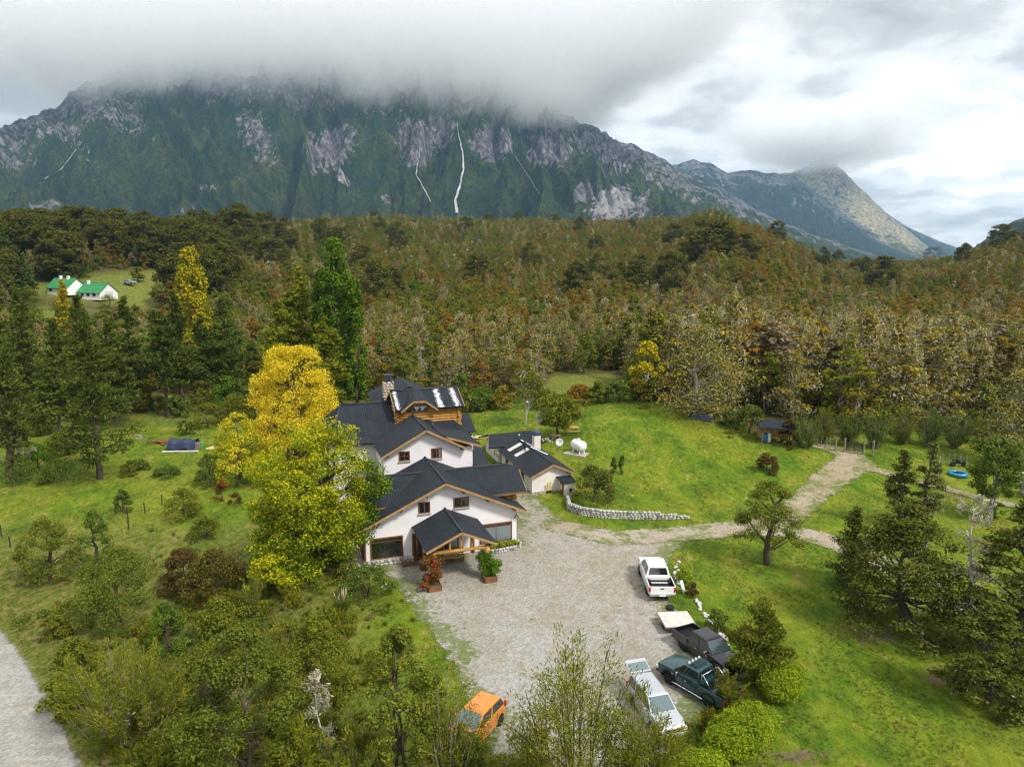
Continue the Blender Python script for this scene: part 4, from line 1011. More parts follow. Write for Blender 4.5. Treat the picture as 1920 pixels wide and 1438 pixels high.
    MB().box((2.5, 6.752, 3.5), (2.75, 12.0, 6.2)).build('upper_side_wall', M['stucco'], T)
    slab(T, [(2.2, 11.6, z2(2.2)), (2.2, 5.9, z2(2.2)), (5.9, 5.9, 8.30), (5.9, 11.6, 8.30)])
    slab(T, [(9.35, 5.9, z2(9.35)), (9.35, 11.6, z2(9.35)), (5.9, 11.6, 8.30), (5.9, 5.9, 8.30)])
    slab(T, [(10.6, 6.15, 6.52), (10.6, 12.3, 6.52), (7.2, 12.3, 7.66), (7.2, 6.15, 7.66)])
    cap(T, (5.9, 5.88, 8.31), (5.9, 11.6, 8.31))
    board(T, (2.2, 5.87, z2(2.2) - .02), (5.9, 5.87, 8.28), .15, .06); board(T, (9.35, 5.87, z2(9.35) - .02), (5.9, 5.87, 8.28), .15, .06)
    board(T, (10.62, 6.12, 6.50), (7.6, 6.12, 7.50), .16, .05)
    for u in (2.75, 8.9): MB().box((u - .09, 6.0, z2(u) - .38), (u + .09, 6.5, z2(u) - .18)).build('purlin_end', M['log_dark'], T)
    window(T, 3.73, 4.62, 5.70, 6.50, 6.5, (.5,), (.5,), fw=.08); window(T, 6.39, 7.28, 5.66, 6.54, 6.5, (.5,), (.5,), [(7.02, 7.2, 5.75, 6.45, 'white_cloth')], fw=.08)
    MB().tube([(7.0, 8.4, 7.6), (7.0, 8.4, 8.25)], .07, 8).build('vent_pipe', M['soot'], T, True)
    # lean-to at the right
    slab(T, [(11.4, 6.2, 4.4), (13.0, 15.0, 4.4), (9.95, 15.0, 5.6), (9.95, 6.2, 4.9)])
    MB().box((9.95, 7.0, 0), (11.2, 14.8, 4.3)).build('side_wing_wall', M['stucco_warm'], T)
    # great hip roof at the back
    MB().box((-.7, 10.9, 0), (11.2, 20.2, 6.2)).build('rear_wall', M['stucco'], T)
    slab(T, [(-1.2, 10.3, 6.4), (11.0, 10.3, 6.4), (8.0, 15.5, 8.8), (.1, 15.5, 8.8)]); slab(T, [(-1.2, 20.7, 6.4), (-1.2, 10.3, 6.4), (.1, 15.5, 8.8)])
    slab(T, [(11.0, 20.7, 6.4), (-1.2, 20.7, 6.4), (.1, 15.5, 8.802), (8.0, 15.5, 8.802)]); slab(T, [(11.0, 10.3, 6.4), (11.0, 20.7, 6.4), (8.0, 15.5, 8.8)])
    cap(T, (.1, 15.5, 8.82), (8.0, 15.5, 8.82)); cap(T, (-1.2, 10.3, 6.42), (.1, 15.5, 8.82), .07)
    slab(T, [(9.5, 12.6, 6.10), (12.0, 12.7, 6.10), (12.2, 15.7, 7.08), (9.5, 15.6, 7.08)]); slab(T, [(12.0, 18.6, 6.10), (9.5, 18.6, 6.10), (9.5, 15.6, 7.082), (12.2, 15.7, 7.082)])
    MB().box((9.6, 13.2, 3), (11.7, 18, 6.0)).build('side_wing_wall', M['stucco'], T)
    # rear cross gable
    for e in (3.3, 9.9): slab(T, [(e, 16.6, 8.5), (e, 22.0, 8.5), (6.6, 22.0, 9.92), (6.6, 16.6, 9.92)])
    MB().prism([(3.5, 6), (9.7, 6), (9.7, 8.4), (6.6, 9.75), (3.5, 8.4)], 16.9, 17.1).build('rear_gable', M['log_dark'], T)
    # log tower
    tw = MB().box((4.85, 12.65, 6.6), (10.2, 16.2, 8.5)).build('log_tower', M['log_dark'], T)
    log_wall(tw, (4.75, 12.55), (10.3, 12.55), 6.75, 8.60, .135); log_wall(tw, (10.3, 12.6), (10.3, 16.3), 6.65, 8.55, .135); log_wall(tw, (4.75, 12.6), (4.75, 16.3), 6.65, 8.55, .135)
    e0, rz_ = 8.66, 9.98
    slab(T, [(4.45, 11.95, e0), (4.98, 11.95, e0), (6.05, 14.5, rz_), (4.45, 14.5, rz_)], name='tower_roof'); slab(T, [(8.28, 11.95, e0), (10.75, 11.95, e0), (10.75, 14.5, rz_), (7.15, 14.5, rz_)], name='tower_roof')
    slab(T, [(10.75, 17.05, e0), (4.45, 17.05, e0), (4.45, 14.5, rz_ + .003), (10.75, 14.5, rz_ + .003)], name='tower_roof')
    cap(T, (4.45, 14.5, rz_ + .02), (10.75, 14.5, rz_ + .02))
    for u in (4.43, 10.77): board(T, (u, 11.95, e0), (u, 14.5, rz_), .18, .05); board(T, (u, 17.0, e0), (u, 14.5, rz_), .18, .05)
    for u in (4.72, 10.45): MB().prism([(12.6, 8.4), (16.3, 8.4), (14.5, 9.75)], u, u + .1, 0).build('tower_gable', M['log'], T)
    A_, B_, C_, D_ = (4.94, 8.55), (6.06, 9.42), (7.17, 9.40), (8.32, 8.55); pk = (6.6, 14.45, 10.03)
    slab(T, [(A_[0], 11.85, A_[1]), (B_[0], 11.85, B_[1]), pk, (5.9, 14.45, 9.99)], name='dormer_roof', th=.1); slab(T, [(B_[0], 11.85, B_[1]), (C_[0], 11.85, C_[1]), pk], name='dormer_roof', th=.1)
    slab(T, [(C_[0], 11.85, C_[1]), (D_[0], 11.85, D_[1]), (7.3, 14.45, 9.99), pk], name='dormer_roof', th=.1)
    for a, b in ((A_, B_), (B_, C_), (C_, D_)): board(T, (a[0], 11.83, a[1]), (b[0], 11.83, b[1]), .14, .06)
    MB().prism([(5.1, 8.4), (8.15, 8.4), (7.1, 9.24), (6.1, 9.25)], 12.42, 12.50).build('dormer_wall', M['log'], T)
    dw = window(T, 5.55, 7.55, 8.30, 8.92, 12.40, (.28,), (), None, fw=.06, sill=False)
    for c0, c1 in ((6.15, 6.75), (6.72, 7.4)):
        inst('curtain', np_mesh('curtain', np.array([(c0, 12.372, 8.88), (c1, 12.372, 8.88), (c0 + .32 if c0 < 6.5 else c0 + .2, 12.372, 8.38)]), np.array([(0, 2, 1)]), M['white_cloth']), dw)
    nrm = Vector((0, -(rz_ - e0), 14.5 - 11.95)).normalized() * .006
    for c0, c1 in ((4.55, 5.05), (8.25, 9.0), (9.75, 10.5)):
        n = 16; V, F, E_ = [], [], []
        for j in range(n + 1):
            for i in range(9):
                t = .04 + .92 * j / n; x = c0 + (c1 - c0) * i / 8
                V.append((x + nrm.x, 11.95 + 2.55 * t + nrm.y, e0 + (rz_ - e0) * t + nrm.z)); E_.append((1 - abs(i - 4) / 4) * 1.2 - .3)
        for j in range(n):
            for i in range(8): F.append((j*9+i, j*9+i+1, j*9+i+10, j*9+i+9))
        inst('peeling_paint', np_mesh('peeling_paint', np.array(V), np.array(F), M['peeling_paint'], attrs=dict(edge=np.array(E_))), T)
    # stone chimney
    ch = MB().box((4.30, 16.6, 7.5), (5.15, 17.3, 10.3)).build('chimney', M['mortar'], T)
    stones_on(ch, [(4.28, 17.32), (4.28, 16.58), (5.17, 16.58), (5.17, 17.32)], 7.7, 10.3, .30, (1, 1, 0), 5, .09)
    for k in range(4): MB().box((4.40, 16.66, 10.34 + k * .18), (5.05, 17.24, 10.45 + k * .18)).build('chimney_louvre', M['soot'], ch)
    MB().box((4.47, 16.72, 10.3), (4.98, 17.18, 11.0)).build('chimney_pot', M['soot'], ch); MB().box((4.36, 16.62, 11.05), (5.09, 17.28, 11.10)).build('chimney_cap', M['soot'], ch)
    # paved strip and kerb at the left
    MB().prism([(-.15, -.6), (-.15, 6), (-.85, 6), (-.85, 5), (-.35, -.6)], 0, .05, 2).build('paved_strip', M['concrete'], T)
    board(T, (-.92, 5.4, .14), (-.38, -.6, .14), .14, .12, 'concrete', 'kerb')
    return T

def build_annex():
    u0, v0 = 16.77, 10.56
    ox, oy = lodge_xy(u0, v0)
    T = thing('annex', 'low white outbuilding with dark roof, two pale skylights and a whitewashed chimney', 'house', (ox, oy, 0), LODGE_A)
    ap = 1.97; zf = lambda u: 2.96 - .46 * abs(u - ap)
    MB().prism([(.0, -.1), (3.95, -.1), (3.95, 1.92), (ap, 2.78), (.0, 1.92)], 0, .2).build('front_wall', M['stucco_warm'], T)
    MB().box((0, .202, -.1), (.2, 9.0, 1.86)).build('side_wall', M['stucco_warm'], T); MB().box((3.75, .202, -.1), (3.95, 13.5, 1.86)).build('side_wall', M['stucco_warm'], T)
    for e in (-.32, 4.26):
        slab(T, [(e, -.4, zf(e)), (e, 9.2, zf(e)), (ap, 9.2, 2.96), (ap, -.4, 2.96)]); board(T, (e, -.43, zf(e) - .02), (ap, -.43, 2.94), .16, .05)
        board(T, (e, -.4, zf(e)), (e, 9.2, zf(e)), .10, .03, 'log_dark', 'fascia_board')
    cap(T, (ap, -.42, 2.97), (ap, 9.2, 2.97), .06)
    for u in (.4, 3.5): MB().box((u - .07, -.36, zf(u) - .3), (u + .07, .0, zf(u) - .15)).build('purlin_end', M['log_dark'], T)
    # cross gable at the far end
    slab(T, [(-1.35, 9.3, 2.28), (4.9, 9.3, 2.28), (4.9, 11.9, 3.05), (-.55, 11.9, 3.05)]); slab(T, [(4.9, 14.5, 2.2), (-.9, 14.5, 2.2), (-.55, 11.9, 3.052), (4.9, 11.9, 3.052)])
    board(T, (-1.37, 9.3, 2.26), (-.57, 11.9, 3.03), .16, .05)
    MB().box((-.2, 9.7, -.1), (4.6, 14.0, 2.1)).build('rear_wall', M['stucco_warm'], T)
    # skylight sheets in the left slope
    for vv, in ((5.4,), (7.5,)):
        a, b = .35, 1.75
        q = [(a, vv, zf(a) + .02), (a, vv + .75, zf(a) + .02), (b, vv + .75, zf(b) + .02), (b, vv, zf(b) + .02)]
        slab(T, q, 'translucent_sheet', .015, 'skylight')
    # flues
    MB().lathe([(.05, 0), (.05, .55), (.13, .56), (.15, .66), (.09, .74), (.02, .76)], 12, (1.9, 8.9, 2.85)).build('vent_cowl', M['steel'], T, True)
    MB().lathe([(.07, 0), (.07, .75), (.17, .78), (.19, .95), (.15, 1.12), (.19, 1.2), (.05, 1.3)], 12, (1.35, 5.6, 2.45)).build('stove_flue', M['soot'], T, True)
    # whitewashed chimney
    c = MB().box((2.95, 7.15, 0), (3.65, 7.85, 3.75)).build('chimney', M['stucco_warm'], T, bevel=.03)
    MB().box((2.90, 7.10, 3.75), (3.70, 7.90, 4.10)).build('chimney_cap', M['blue_soot'], c, bevel=.02)
    board(T, (2.05, 8.9, 2.99), (3.0, 7.2, 2.58), .05, .18, 'white_paint', 'flashing'); board(T, (2.1, 6.0, 2.99), (3.3, 4.3, 2.50), .04, .14, 'white_paint', 'flashing')
    # front shed with door, lean-to roof
    MB().box((2.68, -1.42, -.35), (3.68, -.01, 1.36)).build('shed_wall', M['stucco_warm'], T)
    slab(T, [(2.42, -1.66, 1.42), (3.82, -1.50, 1.42), (3.95, .35, 1.62), (2.40, -.02, 1.62)], name='shed_roof', th=.07)
    d = MB().box((2.635, -1.18, -.30), (2.678, -.40, 1.22)).build('door', M['frame_wood'], T); MB().box((2.62, -.95, .55), (2.634, -.60, 1.05)).build('pane', M['white_cloth'], d); MB().box((2.61, -1.12, .4), (2.634, -1.07, .5)).build('handle', M['steel'], d)
    window(T, 3.15, 3.45, .45, .8, -1.42, (), (), fw=.05)
    st = MB().box((-.04, -.08, -.15), (2.7, -.002, .28)).build('stone_plinth', M['mortar'], T)
    stones_on(st, [(-.06, -.10), (2.7, -.10)], -.1, .34, .22, (0, 0, 2, 1), 13, .08)
    # openings down the left side
    for vv, w_ in ((2.2, .8), (4.6, .7), (6.8, .8)):
        o = MB().box((-.04, vv, .2), (.002, vv + w_, 1.6)).build('door', M['frame_wood'], T); MB().box((-.052, vv + .08, .7), (-.041, vv + w_ - .08, 1.5)).build('pane', M['room_dark'], o)
    MB().box((-.9, .4, 0), (-.82, .48, 1.6)).build('porch_post', M['log_dark'], T)
    for vv in (9.75, 10.6):
        MB().lathe([(.18, 0), (.18, .03)], 14, (-.21, vv + .2, 1.2), 'x').build('wheel_ornament', M['red_paint'], T)
    return T
m_, nt_, out_ = newmat('blue_soot')
pbsdf(nt_, out_, ramp(nt_, noise(nt_, objc(nt_), 3.0, 5), [(0.35, (0.03, 0.10, 0.22)), (0.6, (0.02, 0.03, 0.05))]), 0.7)

lodge = build_lodge(); annex = build_annex()

# ------------------------------------------------------------------ vehicles
def carpaint(name, c, metal=0.0, rough=0.28): 
    m, nt, out = newmat(name); n = noise(nt, objc(nt), 2.0, 5)
    z = node(nt, 'ShaderNodeSeparateXYZ'); lk(nt, objc(nt), z.inputs[0])
    dust = mathn(nt, 'MULTIPLY', smooth(nt, z.outputs[2], 0.95, 0.35), smooth(nt, n, 0.3, 0.7))
    pbsdf(nt, out, mixc(nt, mathn(nt, 'MULTIPLY', dust, 0.015 if max(c) < 0.1 else 0.4), c, (0.25, 0.21, 0.16)), rough, metal, 0.5, coat=0.6)
carpaint('paint_white', (0.80, 0.80, 0.80)); carpaint('paint_black', (0.0025, 0.003, 0.0055)); carpaint('paint_green', (0.008, 0.045, 0.05)); carpaint('paint_silver', (0.44, 0.47, 0.50), 0.3); carpaint('paint_orange', (0.62, 0.20, 0.01))
plain('tyre', (0.02, 0.02, 0.02), 0.9, 0, 0.2); plain('rim', (0.50, 0.51, 0.52), 0.4, 0.15); plain('black_plastic', (0.007, 0.007, 0.008), 0.6, 0, 0.2); plain('chrome', (0.75, 0.76, 0.78), 0.15, 1.0)
plain('lamp_red', (0.45, 0.015, 0.02), 0.2); plain('lamp_clear', (0.75, 0.77, 0.78), 0.12); plain('plate_white', (0.85, 0.85, 0.83), 0.4)
m_, nt_, out_ = newmat('car_glass'); pbsdf(nt_, out_, (0.012, 0.018, 0.020), 0.04, 0, 0.9, coat=0.3)
m_, nt_, out_ = newmat('windscreen'); pbsdf(nt_, out_, (0.10, 0.15, 0.16), 0.05, 0, 1.0, coat=0.6)
def panel(parent, P, ins=(.06, .06, .08, .08), off=.008, mat='car_glass', name='side_window'):
    """glass on a face given bottom-left, bottom-right, top-right, top-left"""
    P = [Vector(p) for p in P]; l, r, b, t = ins
    def at(s, q): return (P[0] * (1 - s) + P[1] * s) * (1 - q) + (P[3] * (1 - s) + P[2] * s) * q
    Q = [at(l, b), at(1 - r, b), at(1 - r, 1 - t), at(l, 1 - t)]; n = (Q[1] - Q[0]).cross(Q[3] - Q[0]).normalized()
    return MB().hexa([q - n * .004 for q in Q] + [q + n * off for q in Q]).build(name, M[mat], parent)
def wheel(parent, x, y, r, wd, side):
    n = 20; t = MB().lathe([(r * .60, -wd / 2), (r * .93, -wd / 2), (r, -wd * .36), (r, wd * .36), (r * .93, wd / 2), (r * .60, wd / 2)], n, (0, 0, 0), 'y').build('wheel', M['tyre'], parent, True)
    t.location = (x, y, r)
    m = MB().lathe([(r * .62, wd * .30), (r * .60, wd * .44), (r * .50, wd * .40), (r * .20, wd * .36), (r * .16, wd * .47), (.02, wd * .47)], n, (0, 0, 0), 'y')
    for k in range(6):
        a = k * math.pi / 3; m.tube([(r * .15 * math.cos(a), wd * .42, r * .15 * math.sin(a)), (r * .58 * math.cos(a), wd * .42, r * .58 * math.sin(a))], r * .05, 4)
    o = m.build('rim', M['rim'], t); o.scale = (1, side, 1)
def car_body(T, L, Wd, prof, xr, xf, r, paint, hw, z0=.36):
    """lower body: side profile with wheel arches, swept across the width; prof is the upper outline front to rear"""
    low = []
    def arch(xc):
        R = r * 1.22; a0 = math.asin(min(1, (r - z0) / R + .0)) if False else 0
        return [(xc - R * math.cos(t), max(z0, r + R * math.sin(t))) for t in np.linspace(-.25, math.pi + .25, 11)]
    low = [(.03, z0 + .14)] + arch(xr) + arch(xf) + [(L - .03, z0 + .10)]
    poly = low + prof
    n = len(poly); V, F = [], []
    ys = []
    for (x, z) in poly: ys.append(hw(x, z))
    for s in (-1, 1):
        for (x, z), y in zip(poly, ys): V.append((x, s * y, z))
    for s in (-1, 1):
        for (x, z), y in zip(poly, ys): V.append((x, s * y * .90, z + (.03 if z > z0 + .35 else 0)))
    F = [tuple(range(n)), tuple(range(2 * n - 1, n - 1, -1))]
    for i in range(n):
        j = (i + 1) % n
        F += [(i, 2*n+i, 2*n+j, j), (n+i, n+j, 3*n+j, 3*n+i), (2*n+i, 3*n+i, 3*n+j, 2*n+j)]
    b = MB().add(V, F).build('body', M[paint], T, False, bevel=.03)
    b.data.polygons.foreach_set('use_smooth', [True] * len(b.data.polygons)); b.data.update()
    MB().box((.25, -Wd / 2 + .22, z0 - .06), (L - .3, Wd / 2 - .22, z0 + .5)).build('underbody', M['black_plastic'], T)
    for x in (xr, xf):
        for s in (-1, 1): wheel(T, x, s * (Wd / 2 - .13), r, .24, s)
    return b
def cabin(T, xb, xc, zb, zt, wb, wt, paint, rake_f, rake_r, glassname='windshield', doors=2, quarter=False):
    """greenhouse between rear base xb and windscreen base xc"""
    base = [(xb, -wb, zb), (xc, -wb, zb), (xc, wb, zb), (xb, wb, zb)]; top = [(xb + rake_r, -wt, zt - .03), (xc - rake_f, -wt, zt - .02), (xc - rake_f, wt, zt - .02), (xb + rake_r, wt, zt - .03)]
    mid = []
    V = base + top + [(xb + rake_r + .1, -wt * .8, zt + .02), (xc - rake_f - .1, -wt * .8, zt + .03), (xc - rake_f - .1, wt * .8, zt + .03), (xb + rake_r + .1, wt * .8, zt + .02)]
    F = [(3, 2, 1, 0)] + [(i, (i + 1) % 4, 4 + (i + 1) % 4, 4 + i) for i in range(4)] + [(4 + i, 4 + (i + 1) % 4, 8 + (i + 1) % 4, 8 + i) for i in range(4)] + [(8, 9, 10, 11)]
    c = MB().add(V, F).build('cabin', M[paint], T, bevel=.035)
    panel(c, [base[1], base[2], top[2], top[1]], (.05, .05, .05, .07), mat='windscreen', name='windshield'); panel(c, [base[3], base[0], top[0], top[3]], (.08, .08, .12, .12), name='rear_window')
    for s in (0, 1):
        B = [base[0], base[1], top[1], top[0]] if s == 0 else [base[2], base[3], top[3], top[2]]
        B = [Vector(p) for p in B]; k = doors
        for i in range(k):
            a, b = i / k, (i + 1) / k; lo0, lo1, hi0, hi1 = B[0].lerp(B[1], a), B[0].lerp(B[1], b), B[3].lerp(B[2], a), B[3].lerp(B[2], b)
            panel(c, [lo0, lo1, hi1, hi0], (.06, .06, .07, .12))
    return c
def lamps(T, pts, mat, name, sz=(.05, .16, .12)):
    for (x, y, z) in pts: MB().box((x - sz[0], y - sz[1], z - sz[2]), (x + sz[0], y + sz[1], z + sz[2])).build(name, M[mat], T, bevel=.03)
def place_car(name, label, cat, a, b, L, rear_at=0.0):
    """a: ground point under the tail, b: a point ahead of it"""
    (ax, ay), (bx, by) = a, b
    return thing(name, label, cat, (ax, ay, h1(ax, ay) + .04), math.atan2(by - ay, bx - ax))
def door_lines(T, xs, y, z0, z1):
    for x in xs:
        for s in (-1, 1): MB().box((x - .008, s * y - .006, z0), (x + .008, s * y + .006, z1)).build('door_seam', M['black_plastic'], T)
def mirrors(T, x, y, z, mat):
    for s in (-1, 1): MB().box((x - .06, s * y - .10, z), (x + .06, s * y + .10, z + .15)).build('mirror', M[mat], T, bevel=.03)
def build_pickup(name, label, a, b, paint, L=5.3, Wd=1.86, cabrear=1.62, cowl=4.0, handles='chrome', bar=False, hoodz=1.10, cab_h=1.78, bumper='chrome', rack=False, tonneau=False, r=.38):
    T = place_car(name, label, 'pickup truck', a, b, L); hw0 = Wd / 2
    hw = lambda x, z: hw0 - (.05 if z > .95 else 0) - (.12 * max(0, (x - (L - .5)) / .5) ** 2) - (.03 if z < .5 else 0)
    prof = [(L, .62), (L + .01, .85), (L - .10, hoodz - .12), (L - .45, hoodz - .03), (cowl, hoodz + .03), (cabrear, hoodz + .03), (cabrear, .80), (.03, .80)]
    car_body(T, L, Wd, prof, 1.12, 4.25, r, paint, hw)
    bd = MB()
    for s in (-1, 1): bd.box((.04, s * (hw0 - .03) - .035, .55), (cabrear - .02, s * (hw0 - .03) + .035, 1.12))
    bd.box((cabrear - .08, -hw0 + .1, .8), (cabrear - .02, hw0 - .1, 1.12)); bo = bd.build('cargo_bed', M[paint], T, bevel=.02)
    lin = MB().box((.08, -hw0 + .08, .835), (cabrear - .09, hw0 - .08, .85)).box((.08, -hw0 + .068, .85), (cabrear - .1, -hw0 + .1, 1.10)).box((.08, hw0 - .1, .85), (cabrear - .1, hw0 - .068, 1.10))
    for k in range(6): lin.box((.12, -hw0 + .2 + k * .25, .851), (cabrear - .12, -hw0 + .26 + k * .25, .862))
    lin.box((.3 + .5, -hw0 + .1, .85), (.3 + 1.1, -hw0 + .3, 1.0)).box((.3 + .5, hw0 - .3, .85), (.3 + 1.1, hw0 - .1, 1.0)); lin.build('bed_liner', M['black_plastic'], bo)
    tg = MB().box((-.01, -hw0 + .08, .58), (.05, hw0 - .08, 1.10)).build('tailgate', M[paint], T, bevel=.015); MB().box((-.03, -.12, .92), (-.008, .12, .99)).build('handle', M['black_plastic'], tg)
    MB().box((-.14, -hw0 + .06, .42), (.04, hw0 - .06, .58)).build('rear_bumper', M[bumper], T, bevel=.03); MB().box((-.155, -.22, .45), (-.141, .22, .56)).build('number_plate', M['plate_white'], T)
    MB().box((L - .05, -hw0 + .10, .40), (L + .08, hw0 - .10, .62)).build('front_bumper', M[paint if bumper == 'chrome' else bumper], T, bevel=.05); MB().box((L - .02, -.45, .66), (L + .03, .45, .86)).build('grille', M['black_plastic'], T, bevel=.02)
    lamps(T, [(.0, s * (hw0 - .06), .88) for s in (-1, 1)], 'lamp_red', 'tail_lamp', (.05, .07, .17)); lamps(T, [(L - .06, s * (hw0 - .20), .80) for s in (-1, 1)], 'lamp_clear', 'headlight', (.10, .16, .10))
    cabin(T, cabrear, cowl, hoodz + .04, cab_h, hw0 - .08, hw0 - .26, paint, .78, .16)
    mirrors(T, cowl - .45, hw0 + .06, 1.12, handles); door_lines(T, (cabrear + .1, cabrear + 1.15, cowl - .2), hw0 - .004, .5, hoodz)
    for x in (cabrear + .95, cabrear + 2.0):
        for s in (-1, 1): MB().box((x - .10, s * (hw0 + .01) - .02, .93), (x + .04, s * (hw0 + .01) + .02, .97)).build('door_handle', M[handles], T)
    if bar:
        m = MB()
        for s in (-1, 1): m.tube([(cabrear - 1.0, s * (hw0 - .12), 1.1), (cabrear - .25, s * (hw0 - .22), 1.80), (cabrear - .12, s * (hw0 - .3), 1.80), (cabrear - .12, s * (hw0 - .15), 1.1)], .035, 8)
        m.tube([(cabrear - .2, -hw0 + .24, 1.80), (cabrear - .2, hw0 - .24, 1.80)], .035, 8); m.build('roll_bar', M['chrome'], T, True)
    if rack:
        for i in range(7): MB().box((cabrear + .35, -.55 + i * .16, cab_h + .09), (cowl - 1.05, -.49 + i * .16, cab_h + .13)).build('roof_slat', M[paint], T)
        MB().box((cabrear + .5, -.62, cab_h + .03), (cabrear + .56, .62, cab_h + .09)).build('rack_bar', M['black_plastic'], T); MB().box((cowl - 1.2, -.62, cab_h + .03), (cowl - 1.14, .62, cab_h + .09)).build('rack_bar', M['black_plastic'], T)
        for k in range(4): MB().lathe([(.02, 0), (.09, .01), (.09, .07), (.02, .09)], 12, (cowl - 1.0, -.5 + k * .33, cab_h + .12), 'x').build('spotlight', M['lamp_clear'], T)
        for s in (-1, 1): MB().tube([(1.5, s * (hw0 + .06), .42), (3.85, s * (hw0 + .06), .42)], .05, 8).build('side_step', M['chrome'], T)
        for x in (1.12, 4.25):
            for s in (-1, 1): MB().tube([(x + .54 * math.cos(t), s * (hw0 + .01), r + .50 * math.sin(t)) for t in np.linspace(.1, math.pi - .1, 9)], .05, 5).build('wheel_flare', M['black_plastic'], T)
    return T
def build_wagon():
    b = gpz(1263, 1366, .75); q = gpz(1219, 1281, 1.45); dd = math.hypot(b[0] - q[0], b[1] - q[1]); a = (b[0] - (b[0] - q[0]) / dd * 3.76, b[1] - (b[1] - q[1]) / dd * 3.76); T = place_car('station_wagon', 'silver wagon with bonnet scoop and raised tailgate half hidden by broom', 'car', a, b, 4.7); T.scale = (.80,) * 3; L, Wd = 4.7, 1.84; hw0 = .92
    hw = lambda x, z: hw0 - (.05 if z > .95 else 0) - .12 * max(0, (x - (L - .5)) / .5) ** 2 - .08 * max(0, (.4 - x) / .4)
    car_body(T, L, Wd, [(L, .60), (L + .01, .82), (L - .12, .97), (L - .5, 1.06), (3.5, 1.12), (.15, 1.12), (.02, .9)], .95, 3.75, .37, 'paint_silver', hw)
    cabin(T, .12, 3.5, 1.13, 1.74, hw0 - .08, hw0 - .24, 'paint_silver', .85, .22, doors=3); mirrors(T, 3.0, hw0 + .06, 1.12, 'paint_silver')
    MB().box((3.75, -.22, 1.10), (4.1, .22, 1.17)).build('bonnet_scoop', M['paint_silver'], T, bevel=.03); MB().box((4.09, -.18, 1.12), (4.105, .18, 1.155)).build('scoop_opening', M['black_plastic'], T)
    MB().box((L - .04, -.80, .38), (L + .07, .80, .60)).build('front_bumper', M['paint_silver'], T, bevel=.05); MB().box((L - .02, -.42, .66), (L + .03, .42, .84)).build('grille', M['black_plastic'], T, bevel=.02); MB().box((L + .07, -.2, .44), (L + .08, .2, .54)).build('number_plate', M['plate_white'], T)
    lamps(T, [(L - .08, s * .70, .80) for s in (-1, 1)], 'lamp_clear', 'headlight', (.10, .17, .10)); lamps(T, [(.05, s * .82, .95) for s in (-1, 1)], 'lamp_red', 'tail_lamp', (.05, .07, .17))
    tgt = MB().hexa([(.30, -.68, 1.74), (.30, .68, 1.74), (-.75, .72, 1.98), (-.75, -.72, 1.98), (.30, -.68, 1.79), (.30, .68, 1.79), (-.75, .72, 2.03), (-.75, -.72, 2.03)]).build('tailgate', M['paint_silver'], T, bevel=.02)
    panel(tgt, [(.2, .62, 1.815), (.2, -.62, 1.815), (-.45, -.62, 1.963), (-.45, .62, 1.963)][::-1], (0, 0, 0, 0), .012, 'windscreen', 'rear_window'); door_lines(T, (1.2, 2.3, 3.3), hw0 - .004, .5, 1.1)
def build_hatch():
    a, b = gp(926, 1340), gp(868, 1402); T = place_car('hatchback', 'orange hatchback parked at the lower edge of the yard behind bushes', 'car', a, b, 3.8); T.scale = (.88,) * 3; L, Wd = 3.75, 1.68; hw0 = .84
    hw = lambda x, z: hw0 - (.05 if z > .85 else 0) - .14 * max(0, (x - (L - .5)) / .5) ** 2 - .10 * max(0, (.4 - x) / .4)
    car_body(T, L, Wd, [(L, .52), (L + .01, .72), (L - .12, .85), (L - .45, .94), (2.85, 1.0), (.12, 1.0), (.0, .75)], .62, 3.05, .31, 'paint_orange', hw, .26)
    cabin(T, .08, 2.9, 1.01, 1.52, hw0 - .07, hw0 - .20, 'paint_orange', .85, .30, doors=2); mirrors(T, 2.35, hw0 + .05, 1.0, 'paint_orange')
    lamps(T, [(.02, s * .74, .95) for s in (-1, 1)], 'lamp_red', 'tail_lamp', (.06, .07, .16)); lamps(T, [(L - .1, s * .62, .70) for s in (-1, 1)], 'lamp_clear', 'headlight', (.10, .15, .09))
    MB().box((-.06, -.74, .32), (.05, .74, .55)).build('rear_bumper', M['paint_orange'], T, bevel=.05); MB().box((L - .04, -.70, .28), (L + .06, .70, .5)).build('front_bumper', M['paint_orange'], T, bevel=.05); MB().box((L, -.35, .56), (L + .04, .35, .68)).build('grille', M['black_plastic'], T)
    door_lines(T, (1.0, 1.95, 2.6), hw0 - .004, .4, .98)
